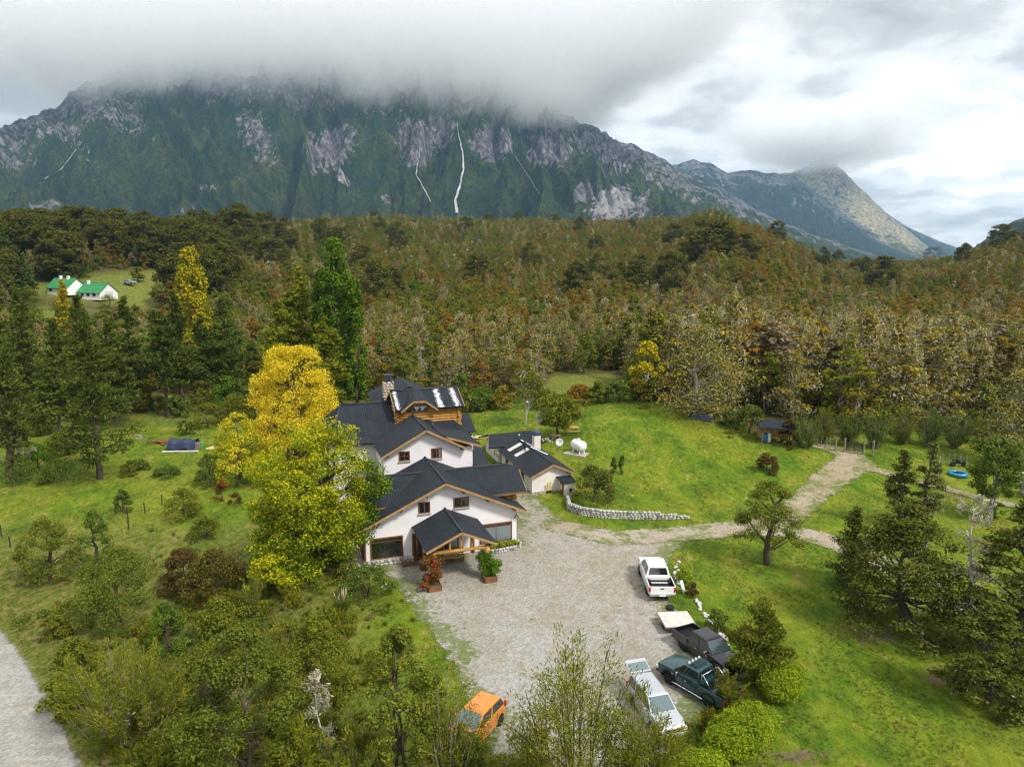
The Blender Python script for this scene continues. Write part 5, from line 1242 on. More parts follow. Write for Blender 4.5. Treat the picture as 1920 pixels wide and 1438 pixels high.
def build_vehicles():
    def along(c, head, back): return (c[0] - head[0] * back, c[1] - head[1] * back)
    def by_wheels(rear, front, side, Wd, sc=1.0):
        """tail and nose points from the ground contacts of the two wheels of one side (+1 left, -1 right)"""
        (rx, ry), (fx, fy) = rear, front; d = math.hypot(fx - rx, fy - ry); ux, uy = (fx - rx) / d, (fy - ry) / d; nx, ny = -uy, ux
        cx, cy = (rx + fx) / 2 - nx * side * (Wd / 2 - .13) * sc, (ry + fy) / 2 - ny * side * (Wd / 2 - .13) * sc
        return (cx - ux * 2.685 * sc, cy - uy * 2.685 * sc), (cx + ux * 4, cy + uy * 4)
    a, b = by_wheels(gp(1214.5, 1115), gp(1200.5, 1077), 1, 1.86, .93); build_pickup('pickup_truck', 'white double cab pickup with empty black bed, hitched to a flat trailer', a, b, 'paint_white').scale = (.93,) * 3
    WPA = a, b
    a, b = gp(1279, 1200), gp(1380, 1276); build_pickup('pickup_truck', 'black double cab pickup parked nose towards the conifer shrub', a, b, 'paint_black', bumper='black_plastic').scale = (.82,) * 3
    a, b = by_wheels(gp(1326, 1325), gp(1257, 1284), 1, 1.95, .80); build_pickup('pickup_truck', 'dark green off-road pickup with chrome roll bar and slatted roof rack', a, b, 'paint_green', 5.3, 1.95, 1.95, 3.95, bar=True, rack=True, cab_h=1.86, hoodz=1.16, r=.42).scale = (.80,) * 3
    build_wagon(); build_hatch()
    # flatbed trailer
    (ax, ay), (bx, by) = WPA; yaw = math.atan2(by - ay, bx - ax); T = thing('flatbed_trailer', 'pale wooden flatbed trailer standing between the white and black pickups', 'trailer', (*gp(1268, 1177), h1(*gp(1268, 1177)) + .04), yaw + .10); T.scale = (.93,) * 3
    for k in range(6): MB().box((-.95, -1.0 + k * .335, .55), (.95, -.672 + k * .335, .60)).build('deck_board', M['board_white'], T)
    MB().box((-.97, -1.02, .45), (.97, 1.02, .549)).build('frame', M['steel'], T)
    for s in (-1, 1):
        wheel(T, -.1, s * .84, .27, .18, s); MB().tube([(.97, s * .45, .48), (1.75, 0, .48)], .04, 6).build('drawbar', M['steel'], T)
    sp = MB().lathe([(.16, -.09), (.27, -.09), (.29, -.05), (.29, .05), (.27, .09), (.16, .09)], 18, (1.45, 0, .62)).build('spare_wheel', M['tyre'], T, True); MB().lathe([(.16, .0), (.16, .06), (.03, .07)], 14, (1.45, 0, .62)).build('rim', M['rim'], sp)
varied('board_white', (0.66, 0.64, 0.60), (0.52, 0.50, 0.45), 2.0, 0.8, 0.2, 0.01)
build_vehicles()

# ------------------------------------------------------------------ things about the place
def tname(*a, **k): return thing(*a, **k)
def build_small():
    # retaining wall, stone by stone
    wp = [gp(*q) for q in [(1063, 940), (1066, 957), (1090, 966), (1130, 971), (1180, 973), (1240, 974), (1294, 973)]]
    T = thing('stone_wall', 'curved dry stone retaining wall of pale rubble below the lawn', 'wall', (*wp[0], 0))
    loc = [(x - wp[0][0], y - wp[0][1]) for x, y in wp]; core = MB(); hs = [.75, .8, .8, .78, .72, .52, .22]
    for i in range(len(loc) - 1):
        (x0, y0), (x1, y1) = loc[i], loc[i + 1]; d = math.hypot(x1 - x0, y1 - y0); nx, ny = -(y1 - y0) / d * .22, (x1 - x0) / d * .22
        core.hexa([(x0, y0, -.1), (x1, y1, -.1), (x1 + nx, y1 + ny, -.1), (x0 + nx, y0 + ny, -.1), (x0, y0, hs[i] - .08), (x1, y1, hs[i + 1] - .08), (x1 + nx, y1 + ny, hs[i + 1] - .08), (x0 + nx, y0 + ny, hs[i] - .08)])
    core.build('wall_core', M['mortar'], T); stones_on(T, loc, -.04, .85, .24, (0, 0, 3, 0, 2), 21, .13, topf=lambda s: np.interp(s, [0, .1, .5, .78, .9, 1], [.80, .85, .82, .68, .45, .2]))
    # gas tank on its slab
    x, y = gp(1085, 851); z = h1(x, y)
    s = MB().box((-1.25, -1.15, -.35), (1.25, 1.15, .06)).build('concrete_slab', M['concrete']); s.location = (*gp(1084, 848), z); s.rotation_euler.z = -.55; tag(s, 'pale concrete slab under the white gas tank', 'slab')
    T = thing('gas_tank', 'white horizontal gas tank on short legs on a slab', 'tank', (x, y + .2, z + .07), 2.15)
    MB().lathe([(.02, -1.0), (.3, -.96), (.48, -.82), (.56, -.62), (.56, .62), (.48, .82), (.3, .96), (.02, 1.0)], 24, (0, 0, .86), 'x').build('tank', M['white_paint'], T, True)
    MB().lathe([(.17, 0), (.17, .16), (.10, .22), (.02, .23)], 14, (0, 0, 1.38)).build('valve_dome', M['white_paint'], T, True)
    for xx in (-.55, .55):
        for yy in (-.3, .3): MB().box((xx - .06, yy - .05, 0), (xx + .06, yy + .05, .55)).build('leg', M['white_paint'], T)
    # dish
    x, y = gp(1049, 852); T = thing('satellite_dish', 'small pale satellite dish on a post beside the gas tank', 'dish', (x, y, h1(x, y)), -.2)
    MB().tube([(0, 0, -.1), (0, 0, 1.15)], .04, 8).build('post', M['wood_grey'], T)
    d = MB().lathe([(.02, 0), (.2, .03), (.36, .09), (.42, .13), (.42, .15), (.34, .11), (.2, .05), (.02, .02)], 20).build('dish', M['dish_grey'], T, True); d.location = (0, -.05, 1.35); d.rotation_euler = (math.radians(70), 0, 0)
    MB().tube([(0, -.08, 1.2), (0, -.42, 1.42)], .015, 6).build('feed_arm', M['steel'], T)
    # picnic table and bench table
    x, y = gp(1070, 813); T = thing('picnic_table', 'orange wooden picnic table with benches on the lawn behind the gas tank', 'table', (x, y, h1(x, y)), .15)
    for k in range(5): MB().box((-.9, -.40 + k * .163, .74), (.9, -.25 + k * .163, .79)).build('plank', M['wood_new'], T)
    for s in (-1, 1):
        MB().box((-.9, s * .78 - .13, .44), (.9, s * .78 + .13, .49)).build('seat', M['wood_new'], T)
        for xx in (-.65, .65): MB().tube([(xx, s * .62, 0), (xx, s * .22, .74)], .04, 5).build('leg', M['log_dark'], T)
    for xx in (-.65, .65): MB().box((xx - .03, -.8, .38), (xx + .03, .8, .44)).build('cross_bar', M['log_dark'], T)
    x, y = gp(1042, 828); T = thing('bird_table', 'small orange board on a post beside the round dark tree', 'table', (x, y, h1(x, y)), -.4)
    MB().tube([(0, 0, 0), (0, 0, .75)], .06, 6).build('post', M['wood_new'], T); MB().box((-.55, -.3, .75), (.55, .3, .80)).build('top', M['wood_new'], T)
    x, y = gp(1022, 828); T = thing('rubble_heap', 'low heap of grey rubble behind the whitewashed chimney', 'rubble', (x, y, h1(x, y)))
    rnd = random.Random(4)
    for k in range(40): inst('stone', rnd.choice(STONES[rnd.choice((0, 0, 2, 1))]), T, (rnd.gauss(0, .8), rnd.gauss(0, .25), rnd.uniform(.05, .4)), (rnd.random(), rnd.random(), rnd.random() * 6), rnd.uniform(.18, .36))
    x, y = gp(906, 822); T = thing('plank_stack', 'orange and white planks lying on grass beside the lodge roof', 'planks', (x, y, h1(x, y) + .02), .1)
    for k in range(4): MB().box((-1.2 + k * .1, k * .22, .02 + .05 * (k % 2)), (1.0 + k * .12, k * .22 + .2, .07 + .05 * (k % 2))).build('plank', M['orange_board' if k == 0 else 'board_white'], T)
    x, y = gp(988, 800); T = thing('lamp_post', 'slim metal lamp post with a white head behind the annex roof', 'lamp', (x, y, h1(x, y)))
    hh = ztop(x, y, 793) + 0; hh = 3.0
    MB().tube([(0, 0, 0), (0, 0, hh)], .045, 8).build('post', M['steel'], T); MB().lathe([(.05, hh), (.18, hh + .05), (.18, hh + .14), (.05, hh + .2)], 12).build('lamp_head', M['white_paint'], T, True)
    # skis against the annex
    ux, uy = lodge_xy(18.36, 10.30); T = thing('skis', 'pair of yellow and black boards leaning on the annex gable', 'skis', (ux, uy, -.05), LODGE_A)
    for k in (-.12, .12): MB().box((k - .055, -.05, .45), (k + .055, .01, 1.25)).build('yellow_board', M['yellow_paint'], T); MB().box((k - .07, -.06, 0), (k + .07, .02, .45)).build('black_end', M['black_plastic'], T)
    # open shed on the forest edge with drums
    x, y = gp(1452, 830); z = h1(x, y); T = thing('open_shed', 'small open shed with dark flat roof at the forest edge', 'shed', (x, y, z), -.15)
    for xx in (-1.6, 1.6):
        for yy in (-1.2, 1.2): MB().tube([(xx, yy, -.2), (xx, yy, 2.0)], .07, 6).build('post', M['log_dark'], T)
    slab(T, [(-1.9, -1.5, 2.0), (1.9, -1.5, 2.0), (1.9, 1.5, 2.3), (-1.9, 1.5, 2.3)]); MB().box((-1.6, 1.1, 0), (1.6, 1.15, 2.0)).build('back_wall', M['wood_new'], T)
    def drum(px, py, mat, lab, r=.29, h=.88):
        x, y = gp(px, py); T = thing('drum', lab, 'drum', (x, y, h1(x, y) - .02))
        MB().lathe([(r * .96, 0), (r, .03), (r, h * .33), (r * 1.04, h * .35), (r, h * .37), (r, h * .66), (r * 1.04, h * .68), (r, h * .70), (r, h - .03), (r * .96, h)], 18).build('barrel', M[mat], T, True); MB().lathe([(.05, h), (.05, h + .04)], 10, (r * .5, 0, 0)).build('bung', M['black_plastic'], T)
    drum(1434, 827, 'blue_paint', 'blue drum standing in front of the open shed'); drum(1442, 828, 'white_paint', 'white drum standing beside the blue drum', .2, 1.0)
    x, y = gp(1458, 829); T = thing('wheelbarrow', 'yellow wheelbarrow standing under the open shed', 'wheelbarrow', (x, y, h1(x, y)), .3)
    MB().hexa([(-.3, -.25, .35), (.4, -.2, .35), (.4, .2, .35), (-.3, .25, .35), (-.5, -.38, .7), (.6, -.34, .65), (.6, .34, .65), (-.5, .38, .7)]).build('tray', M['yellow_paint'], T); MB().lathe([(.05, -.05), (.2, -.05), (.2, .05), (.05, .05)], 14, (.6, 0, .2), 'y').build('wheel', M['tyre'], T)
    for s in (-1, 1): MB().tube([(.6, s * .05, .2), (-1.0, s * .3, .6)], .025, 5).build('handle', M['steel'], T); MB().tube([(-.3, s * .22, .4), (-.4, s * .22, 0)], .025, 5).build('leg', M['steel'], T)
    # tarpaulin cover at the forest edge
    x, y = gp(1318, 786); T = thing('covered_boat', 'dark blue tarpaulin over a low shape in the forest shade', 'boat', (x, y, h1(x, y)), -.5); T.scale = (.72, .72, .8)
    V = []; n, mm = 13, 9; rng = np.random.default_rng(3); cl = []
    for i in range(n):
        for j in range(mm):
            a = i / (n - 1) * 2 - 1; b = j / (mm - 1) * 2 - 1; V.append((a * 1.9, b * .85 * (1 - .3 * a * a), max(0, (1.05 - .35 * a * a) * (1 - abs(b) ** 2.4)) + rng.normal() * .02))
    F = [(i*mm+j, (i+1)*mm+j, (i+1)*mm+j+1, i*mm+j+1) for i in range(n-1) for j in range(mm-1)]; inst('tarpaulin', np_mesh('tarpaulin', np.array(V), np.array(F), M['tarp_blue'], True), T); MB().lathe([(.12, -.08), (.28, -.08), (.28, .08), (.12, .08)], 14, (-2.1, 0, .28), 'y').build('wheel', M['tyre'], T)
    # paddling pool / trampoline ring, motorbike, firewood at the right
    x, y = gp(1796, 892); T = thing('inflatable_pool', 'round bright blue inflatable ring with dark floor on the grass', 'pool', (x, y, h1(x, y))); T.scale = (.72,) * 3
    ring = [(1.0 + .28 * math.cos(t), .30 + .28 * math.sin(t)) for t in np.linspace(0, 2 * math.pi, 13)]; n = 28; V = [(r_ * math.cos(2*math.pi*k/n), r_ * math.sin(2*math.pi*k/n), z_) for k in range(n) for r_, z_ in ring[:-1]]; m12 = 12
    F = [(k*m12+j, ((k+1)%n)*m12+j, ((k+1)%n)*m12+(j+1)%m12, k*m12+(j+1)%m12) for k in range(n) for j in range(m12)]; inst('ring', np_mesh('ring', np.array(V), np.array(F), M['pool_blue'], True), T); MB().lathe([(.95, .30), (.95, .42), (.02, .40)], 24).build('floor', M['black_plastic'], T)
    x, y = gp(1796, 875); T = thing('motorbike', 'small dark motorbike parked beyond the blue ring', 'motorbike', (x, y, h1(x, y)), .1)
    for xx in (-.6, .62): MB().lathe([(.20, -.05), (.30, -.05), (.30, .05), (.20, .05)], 18, (xx, 0, .3), 'y').build('wheel', M['tyre'], T)
    MB().tube([(.62, 0, .3), (.42, 0, .95)], .035, 6).build('fork', M['steel'], T); MB().box((-.25, -.12, .35), (.2, .12, .62)).build('engine', M['black_plastic'], T, bevel=.04); MB().box((-.1, -.13, .65), (.35, .13, .85)).build('fuel_tank', M['tarp_green'], T, bevel=.06); MB().box((-.7, -.12, .70), (-.1, .12, .80)).build('seat', M['black_plastic'], T, bevel=.04); MB().tube([(.4, -.33, 1.0), (.42, 0, .95), (.4, .33, 1.0)], .02, 6).build('handlebar', M['steel'], T)
    x, y = gp(1925, 930); T = thing('firewood_stack', 'tall stack of pale split firewood at the right edge', 'firewood', (x, y, h1(x, y)), 1.3)
    rnd = random.Random(8); lm = MB().tube([(0, -.22, 0), (0, .22, 0)], .1, 7).mesh('split_log', [M['board_white']]); lm2 = MB().tube([(0, -.22, 0), (0, .22, 0)], .1, 7).mesh('split_log', [M['wood_grey']])
    for i in range(14):
        for k in range(11): inst('split_log', rnd.choice((lm, lm2, lm)), T, (-1.3 + i * .19 + rnd.uniform(-.03, .03), rnd.uniform(-.05, .05), .1 + k * .18), (0, rnd.uniform(0, 6), rnd.uniform(-.1, .1)), (rnd.uniform(.85, 1.1), 1, rnd.uniform(.85, 1.1)))
    # wood store under tarpaulin at the left, logs, sawdust, stump
    x, y = gp(345, 842); T = thing('timber_stack', 'timber stack under a dark blue tarpaulin in the left field', 'timber', (x, y, h1(x, y)), .05)
    for k in range(5): MB().box((-2.0, -.6 + k * .28, .1), (2.0, -.36 + k * .28, .75)).build('timber', M['wood_grey'], T)
    V = []
    for i in range(13):
        for j in range(9):
            a = i / 12 * 2 - 1; b = j / 8 * 2 - 1; V.append((a * 1.75, b * .95, (1.28 if abs(b) < .5 else 1.28 - (abs(b) - .5) * 2.0) + .12 * math.sin(i * 1.1) + rng.normal() * .04))
    inst('tarpaulin', np_mesh('tarpaulin', np.array(V), np.array([(i*9+j, (i+1)*9+j, (i+1)*9+j+1, i*9+j+1) for i in range(12) for j in range(8)]), M['tarp_blue'], True), T)
    for k in range(3): MB().box((-2.1, -1.25 - k * .25, .03 + .03 * k), (2.3, -1.05 - k * .25, .12 + .03 * k)).build('loose_board', M['board_white'], T)
    drum(378, 838, 'pool_green', 'green drum beside the tarpaulin timber stack', .26, .75)
    x, y = gp(303, 832); T = thing('log_pile', 'small pile of reddish cut logs left of the blue tarpaulin', 'logs', (x, y, h1(x, y)))
    for k in range(16): inst('cut_log', LOGM, T, (rnd.gauss(0, .5), rnd.gauss(0, .35), .12 + rnd.uniform(0, .35)), (0, 0, rnd.uniform(0, 3)), rnd.uniform(.8, 1.2))
    x, y = gp(262, 822); T = thing('tree_stump', 'grey tree stump with roots in the left field', 'stump', (x, y, h1(x, y)))
    MB().lathe([(.55, 0), (.36, .15), (.30, .45), (.26, .5)], 10).build('stump', M['wood_grey'], T)
    for k in range(5): MB().tube([(.2 * math.cos(k * 1.3), .2 * math.sin(k * 1.3), .15), (.9 * math.cos(k * 1.3), .9 * math.sin(k * 1.3), .02)], [.12, .03], 6).build('root', M['wood_grey'], T)
    x, y = gp(404, 840); rr, tt = np.meshgrid(np.linspace(0, 1, 9), np.linspace(0, 2 * np.pi, 25)); V = np.stack([rr * np.cos(tt) * 1.3, rr * np.sin(tt) * .8, .32 * (1 - rr ** 1.6) - .05 + .05 * pnoise(rr * np.cos(tt) * 3, rr * np.sin(tt) * 3, 4)], -1).reshape(-1, 3); idx = np.arange(225).reshape(25, 9)
    o = inst('sawdust_heap', np_mesh('sawdust_heap', V, np.stack([idx[:-1, :-1], idx[:-1, 1:], idx[1:, 1:], idx[1:, :-1]], -1).reshape(-1, 4), M['sawdust'], True), None, (x, y, h1(x, y))); tag(o, 'low pale heap of sawdust beside the small yellow trees', 'heap')
    # rocks edging the bed, sign board
    line = [gp(*q) for q in [(1272, 1056), (1266, 1066), (1266, 1078), (1270, 1090), (1277, 1100), (1286, 1108)]]; line2 = [gp(*q) for q in [(1303, 1125), (1310, 1136), (1317, 1148), (1324, 1160), (1336, 1174)]]; line3 = [gp(*q) for q in [(1346, 1184), (1356, 1194), (1364, 1204)]]
    n = 0
    for L_, cnt, grp, lab in ((line, 18, 'rocks round the head of the flower bed', 'rounded grey rock edging the flower bed beside the white pickup'), (line2, 15, 'white rocks along the middle of the flower bed', 'white rock in the heap edging the flower bed beside the trailer'), (line3, 7, 'rocks at the foot of the flower bed', 'pale rock beside the black pickup and conifer shrub')):
        for k in range(cnt):
            t = k / cnt * (len(L_) - 1); i = int(t); f = t - i; x = L_[i][0] + (L_[i+1][0] - L_[i][0]) * f + rnd.gauss(0, .08); y = L_[i][1] + (L_[i+1][1] - L_[i][1]) * f + rnd.gauss(0, .1); s = rnd.uniform(.2, .38) * (1.15 if L_ is line2 else 1)
            o = inst('rock', rnd.choice(STONES[3 if L_ is line2 else 0]), None, (x, y, h1(x, y) + s * .25), (rnd.uniform(-.3, .3), rnd.uniform(-.3, .3), rnd.uniform(0, 6)), (s, s * rnd.uniform(.7, 1.1), s * .8)); tag(o, lab, 'rock', grp)
    x, y = gp(1284, 1112); o = thing('sign_board', 'white leaning board among the rocks of the flower bed', 'sign', (x, y, h1(x, y)), .6); MB().hexa([(-.12, 0, 0), (.12, 0, 0), (.12, .04, 0), (-.12, .04, 0), (-.12, .35, .75), (.12, .35, .75), (.12, .39, .75), (-.12, .39, .75)]).build('board', M['white_paint'], o); MB().box((-.03, .2, 0), (.03, .24, .4)).build('stake', M['wood_grey'], o)
    # planters and furniture at the porch
    def planter(u, v, lab, mesh, s=.45):
        x, y = lodge_xy(u, v); T = thing('planter_box', lab, 'planter', (x, y, .04), LODGE_A)
        MB().box((-s, -s, 0), (s, s, .05)).build('base', M['log_dark'], T)
        for q in range(4):
            for k in range(3): b = MB().box((-s, -s, .05 + k * .12), (s, -s + .05, .16 + k * .12)).build('plank', M['log_dark'], T); b.rotation_euler.z = q * math.pi / 2
        MB().box((-s + .06, -s + .06, .05), (s - .06, s - .06, .34)).build('soil', M['soil'], T)
        inst('plant', mesh, T)
    rng2 = np.random.default_rng(5)
    cl = np.array([(rng2.normal() * .45, rng2.normal() * .40 + .3, .5 + z, .40, .40, .32) for z in np.linspace(0, 1.7, 15)]); cl[:, 0] += np.linspace(-.25, .35, 15); c, o_ = clump_points(cl, 4200, rng2, .4); V, F = leaf_quads(c, o_, .11, rng2); sel = (rng2.uniform(size=len(F)) < .42).astype(int)
    planter(3.85, -5.0, 'dark wooden planter with tall red flowering shrub at the left porch post', np_mesh('plant', V, F, [M['leaf_green'], M['petal_red']], fmat=sel))
    cl = np.array([(rng2.normal() * .34, rng2.normal() * .34 + .15, .45 + z, .42, .42, .34) for z in np.linspace(0, 1.3, 13)]); c, o_ = clump_points(cl, 4200, rng2, .4); V, F = leaf_quads(c, o_, .10, rng2)
    planter(7.75, -4.95, 'dark wooden planter with dense green shrub at the right porch post', np_mesh('plant', V, F, [M['leaf_bright']]))
    x, y = lodge_xy(6.15, -1.3); T = thing('bench', 'orange wooden bench under the porch roof', 'bench', (x, y, .02), LODGE_A)
    for k in range(3): MB().box((-.85, -.25 + k * .16, .42), (.85, -.11 + k * .16, .47)).build('slat', M['wood_new'], T); MB().box((-.85, .24, .55 + k * .14), (.85, .28, .66 + k * .14)).build('back_slat', M['wood_new'], T)
    for xx in (-.75, .75): MB().box((xx - .04, -.25, 0), (xx + .04, .28, .42)).build('leg', M['log'], T); MB().box((xx - .04, .22, .42), (xx + .04, .239, .98)).build('back_post', M['log'], T)
    x, y = lodge_xy(3.1, -.75); T = thing('boot_rack', 'low dark red wooden rack on the gravel before the left window', 'rack', (x, y, .04), LODGE_A)
    for k in range(6): MB().box((-.6, -.28 + k * .1, .12), (.6, -.20 + k * .1, .15)).build('slat', M['red_wood'], T)
    for xx in (-.55, .55): MB().box((xx - .03, -.28, 0), (xx + .03, .3, .12)).build('runner', M['red_wood'], T)
    x, y = lodge_xy(4.25, -.7); T = thing('flower_pot', 'dark pot of small plants by the front door', 'pot', (x, y, .04)); MB().lathe([(.16, 0), (.22, .35), (.24, .36), (.20, .36), (.18, .3), (.02, .3)], 14).build('pot', M['log_dark'], T, True); inst('plant', leaf_blob([(0, 0, .55, .26, .26, .22)], 260, .11, 4, M['leaf_green']), T)
    # fences
    def fence(px, lab, h=1.1, r=.05, mat='wood_grey', wires=2, name='wire_fence', pw=None):
        P = [gp(*q) for q in px]; T = thing(name, lab, 'fence', (*P[0], h1(*P[0]))); base = h1(*P[0]); me = MB().tube([(0, 0, -.2), (0, 0, h)], r, 6).mesh('post', M[mat])
        for i, (x, y) in enumerate(P): inst('post', me, T, (x - P[0][0], y - P[0][1], h1(x, y) - base), (rnd.uniform(-.05, .05), rnd.uniform(-.05, .05), 0), (1, 1, rnd.uniform(.9, 1.1)))
        for w in range(wires):
            z = h * (.45 + .45 * w); MB().tube([(x - P[0][0], y - P[0][1], h1(x, y) - base + z) for x, y in P], .008, 4).build('wire', M['steel'], T)
    def lin(a, b, n): return [(a[0] + (b[0] - a[0]) * k / (n - 1), a[1] + (b[1] - a[1]) * k / (n - 1)) for k in range(n)]
    fence([(3, 1006), (20, 1026), (36, 1046)], 'short row of dark fence posts in grass at the left edge', 1.0, .06, 'post_dark', 0); fence([(241, 992), (240, 972), (272, 962), (304, 946), (337, 930)], 'row of dark fence posts down the grassy bank left of the path', 1.0, .06, 'post_dark', 0)
    fence(lin((884, 772), (968, 757), 13), 'grey wire fence on the lawn crest behind the annex', 1.2, .04); fence(lin((1068, 757), (1150, 746), 7), 'wire fence on the crest right of the round tree', 1.2, .05)
    fence(lin((1514, 832), (1556, 842), 6), 'thin post fence left of the dark farm gate', 1.3, .05); fence(lin((1766, 872), (1810, 876), 5), 'thin post fence behind the blue ring', 1.3, .05)
    a, b = gp(1566, 846), gp(1636, 856); T = thing('farm_gate', 'dark wooden farm gate between thick grey posts at the track', 'gate', (*a, h1(*a)), math.atan2(b[1] - a[1], b[0] - a[0])); L = math.hypot(b[0] - a[0], b[1] - a[1])
    for xx in (0, .9, L - .9, L): MB().tube([(xx, 0, -.2), (xx, 0, 1.55)], .10, 8).build('gate_post', M['wood_grey'], T)
    for k in range(4): MB().box((1.0, -.03, .25 + k * .24), (L - 1.0, .03, .37 + k * .24)).build('rail', M['post_dark'], T)
    for xx in (1.05, L / 2, L - 1.1): MB().box((xx, -.05, .2), (xx + .08, -.031, 1.12)).build('stile', M['post_dark'], T)
    MB().tube([(1.05, -.06, .3), (L / 2, -.06, 1.05)], .035, 5).build('brace', M['log_dark'], T)
STONES.append([stone_mesh(90 + i, 'rock_white') for i in range(5)] if 'rock_white' in M else [])
varied('rock_white', (0.72, 0.71, 0.68), (0.50, 0.49, 0.47), 3.0, 0.85, 0.5, 0.03)
STONES[3] = [stone_mesh(90 + i, 'rock_white') for i in range(5)]
plain('dish_grey', (0.55, 0.60, 0.62), 0.4); plain('tarp_blue', (0.02, 0.035, 0.08), 0.35); plain('tarp_green', (0.02, 0.10, 0.06), 0.35); plain('pool_blue', (0.01, 0.20, 0.38), 0.3); plain('pool_green', (0.03, 0.40, 0.10), 0.4); plain('red_wood', (0.16, 0.05, 0.035), 0.6); varied('sawdust', (0.72, 0.58, 0.30), (0.62, 0.48, 0.22), 3.0, 0.95, 0.3, 0.03); plain('post_dark', (0.035, 0.03, 0.026), 0.9); plain('log_red', (0.25, 0.09, 0.04), 0.8)
LOGM = MB().tube([(-.3, 0, 0), (.3, 0, 0)], .11, 8).mesh('cut_log', M['log_red'])
build_small()
def far_house(name, label, pxb, L, Wd, hw, hr, rot, wall, roof, chims=(), door=None, wins=(), sc=.78):
    x, y = gp(*pxb); T = thing(name, label, 'house', (x, y, h1(x, y) - .1), rot); T.scale = (sc,) * 3
    MB().box((0, 0, -.5), (L, .25, hw)).build('front_wall', M[wall], T); MB().box((0, Wd - .25, -.5), (L, Wd, hw)).build('back_wall', M[wall], T)
    for u in (0, L - .25): MB().prism([(0, -.5), (Wd, -.5), (Wd, hw), (Wd / 2, hr - .1), (0, hw)], u + .002, u + .248, 0).build('gable_wall', M[wall], T)
    for s in (0, 1):
        y0, y1 = (-.5, Wd / 2) if s == 0 else (Wd + .5, Wd / 2); k = (hr - hw) / (Wd / 2); slab(T, [(-.4, y0, hr - k * (Wd / 2 + .5)), (L + .4, y0, hr - k * (Wd / 2 + .5)), (L + .4, y1, hr), (-.4, y1, hr)], roof, .15)
    cap(T, (-.4, Wd / 2, hr + .02), (L + .4, Wd / 2, hr + .02), .12, roof)
    for u, v in chims: MB().box((u, v, hw), (u + .9, v + .9, hr + .9)).build('chimney', M[wall], T)
    for (u0, u1, w0, w1) in wins: window(T, u0, u1, w0, w1, 0, (.5,), (), fw=.12)
    if door:
        d = MB().box((L, door[0], 0), (L + .06, door[1], door[2])).build('door', M['dish_grey'], T); MB().box((L + .061, (door[0] + door[1]) / 2 - .04, 0), (L + .08, (door[0] + door[1]) / 2 + .04, door[2])).build('stile', M['white_paint'], d)
    return T
far_house('white_house', 'long white house with green metal roof and gable towards the right', (146, 559), 11, 8.5, 2.6, 6.0, -.30, 'white_paint', 'roof_green', [(1.5, 3.4)], (2.4, 6.2, 2.6), [(1.5, 3, 1, 2.1), (4.5, 6, 1, 2.1), (7.5, 9, 1, 2.1)])
far_house('white_house', 'white house with green roof and two chimneys behind the larch at left', (88, 550), 11, 8.5, 2.6, 6.0, -.35, 'white_paint', 'roof_green', [(3, 3.4), (7, 3.4)], None, [(1.5, 3, 1, 2.1), (6.5, 8, 1, 2.1)])
far_house('grey_house', 'pale grey roofed building hidden behind pines at the left edge', (-20, 650), 9, 8, 2.6, 5.6, -.2, 'stucco_warm', 'roof_grey', [], None, [(5, 6.4, 1, 2)])
far_house('dark_house', 'dark blue roofed cabin among pines at the left edge', (-10, 725), 8, 6.5, 2.4, 4.6, -.15, 'stucco_warm', 'roof_metal', [], None, [(5, 6.2, 1, 2)])
x_, y_ = gp(234, 533); T_ = place_car('parked_car', 'small silver car far off beside the green-roofed houses', 'car', (x_, y_), (x_ + 1, y_ - .3), 4.2)
car_body(T_, 4.2, 1.75, [(4.2, .6), (4.1, .9), (3.1, 1.0), (.1, 1.0)], .8, 3.4, .32, 'paint_silver', lambda x, z: .87); cabin(T_, .3, 3.1, 1.0, 1.5, .8, .65, 'paint_silver', .8, .4)

# thin smoke from the annex chimney
def chimney_smoke():
    m, nt, out = newmat('smoke'); v = node(nt, 'ShaderNodeVolumePrincipled'); v.inputs['Color'].default_value = (0.62, 0.65, 0.70, 1); p = objc(nt)
    n = noise(nt, p, 2.2, 4, 0.6); sp = node(nt, 'ShaderNodeSeparateXYZ'); lk(nt, p, sp.inputs[0])
    dn = mathn(nt, 'MULTIPLY', smooth(nt, n, .45, .7), mathn(nt, 'MULTIPLY', smooth(nt, sp.outputs[2], 2.6, .2), 1.1)); lk(nt, dn, v.inputs['Density']); lk(nt, v.outputs[0], out.inputs['Volume'])
    ca, sa = math.cos(LODGE_A), math.sin(LODGE_A); ox, oy = lodge_xy(16.77 + 3.3, 10.56 + 7.5)
    o = MB().tube([(0, 0, 0), (.05, .1, .6), (.25, .3, 1.3), (.6, .5, 2.0), (1.0, .6, 2.7)], [.18, .34, .5, .62, .7], 12).build('smoke', m); o.location = (ox, oy, 4.12); tag(o, kind='stuff')
chimney_smoke()

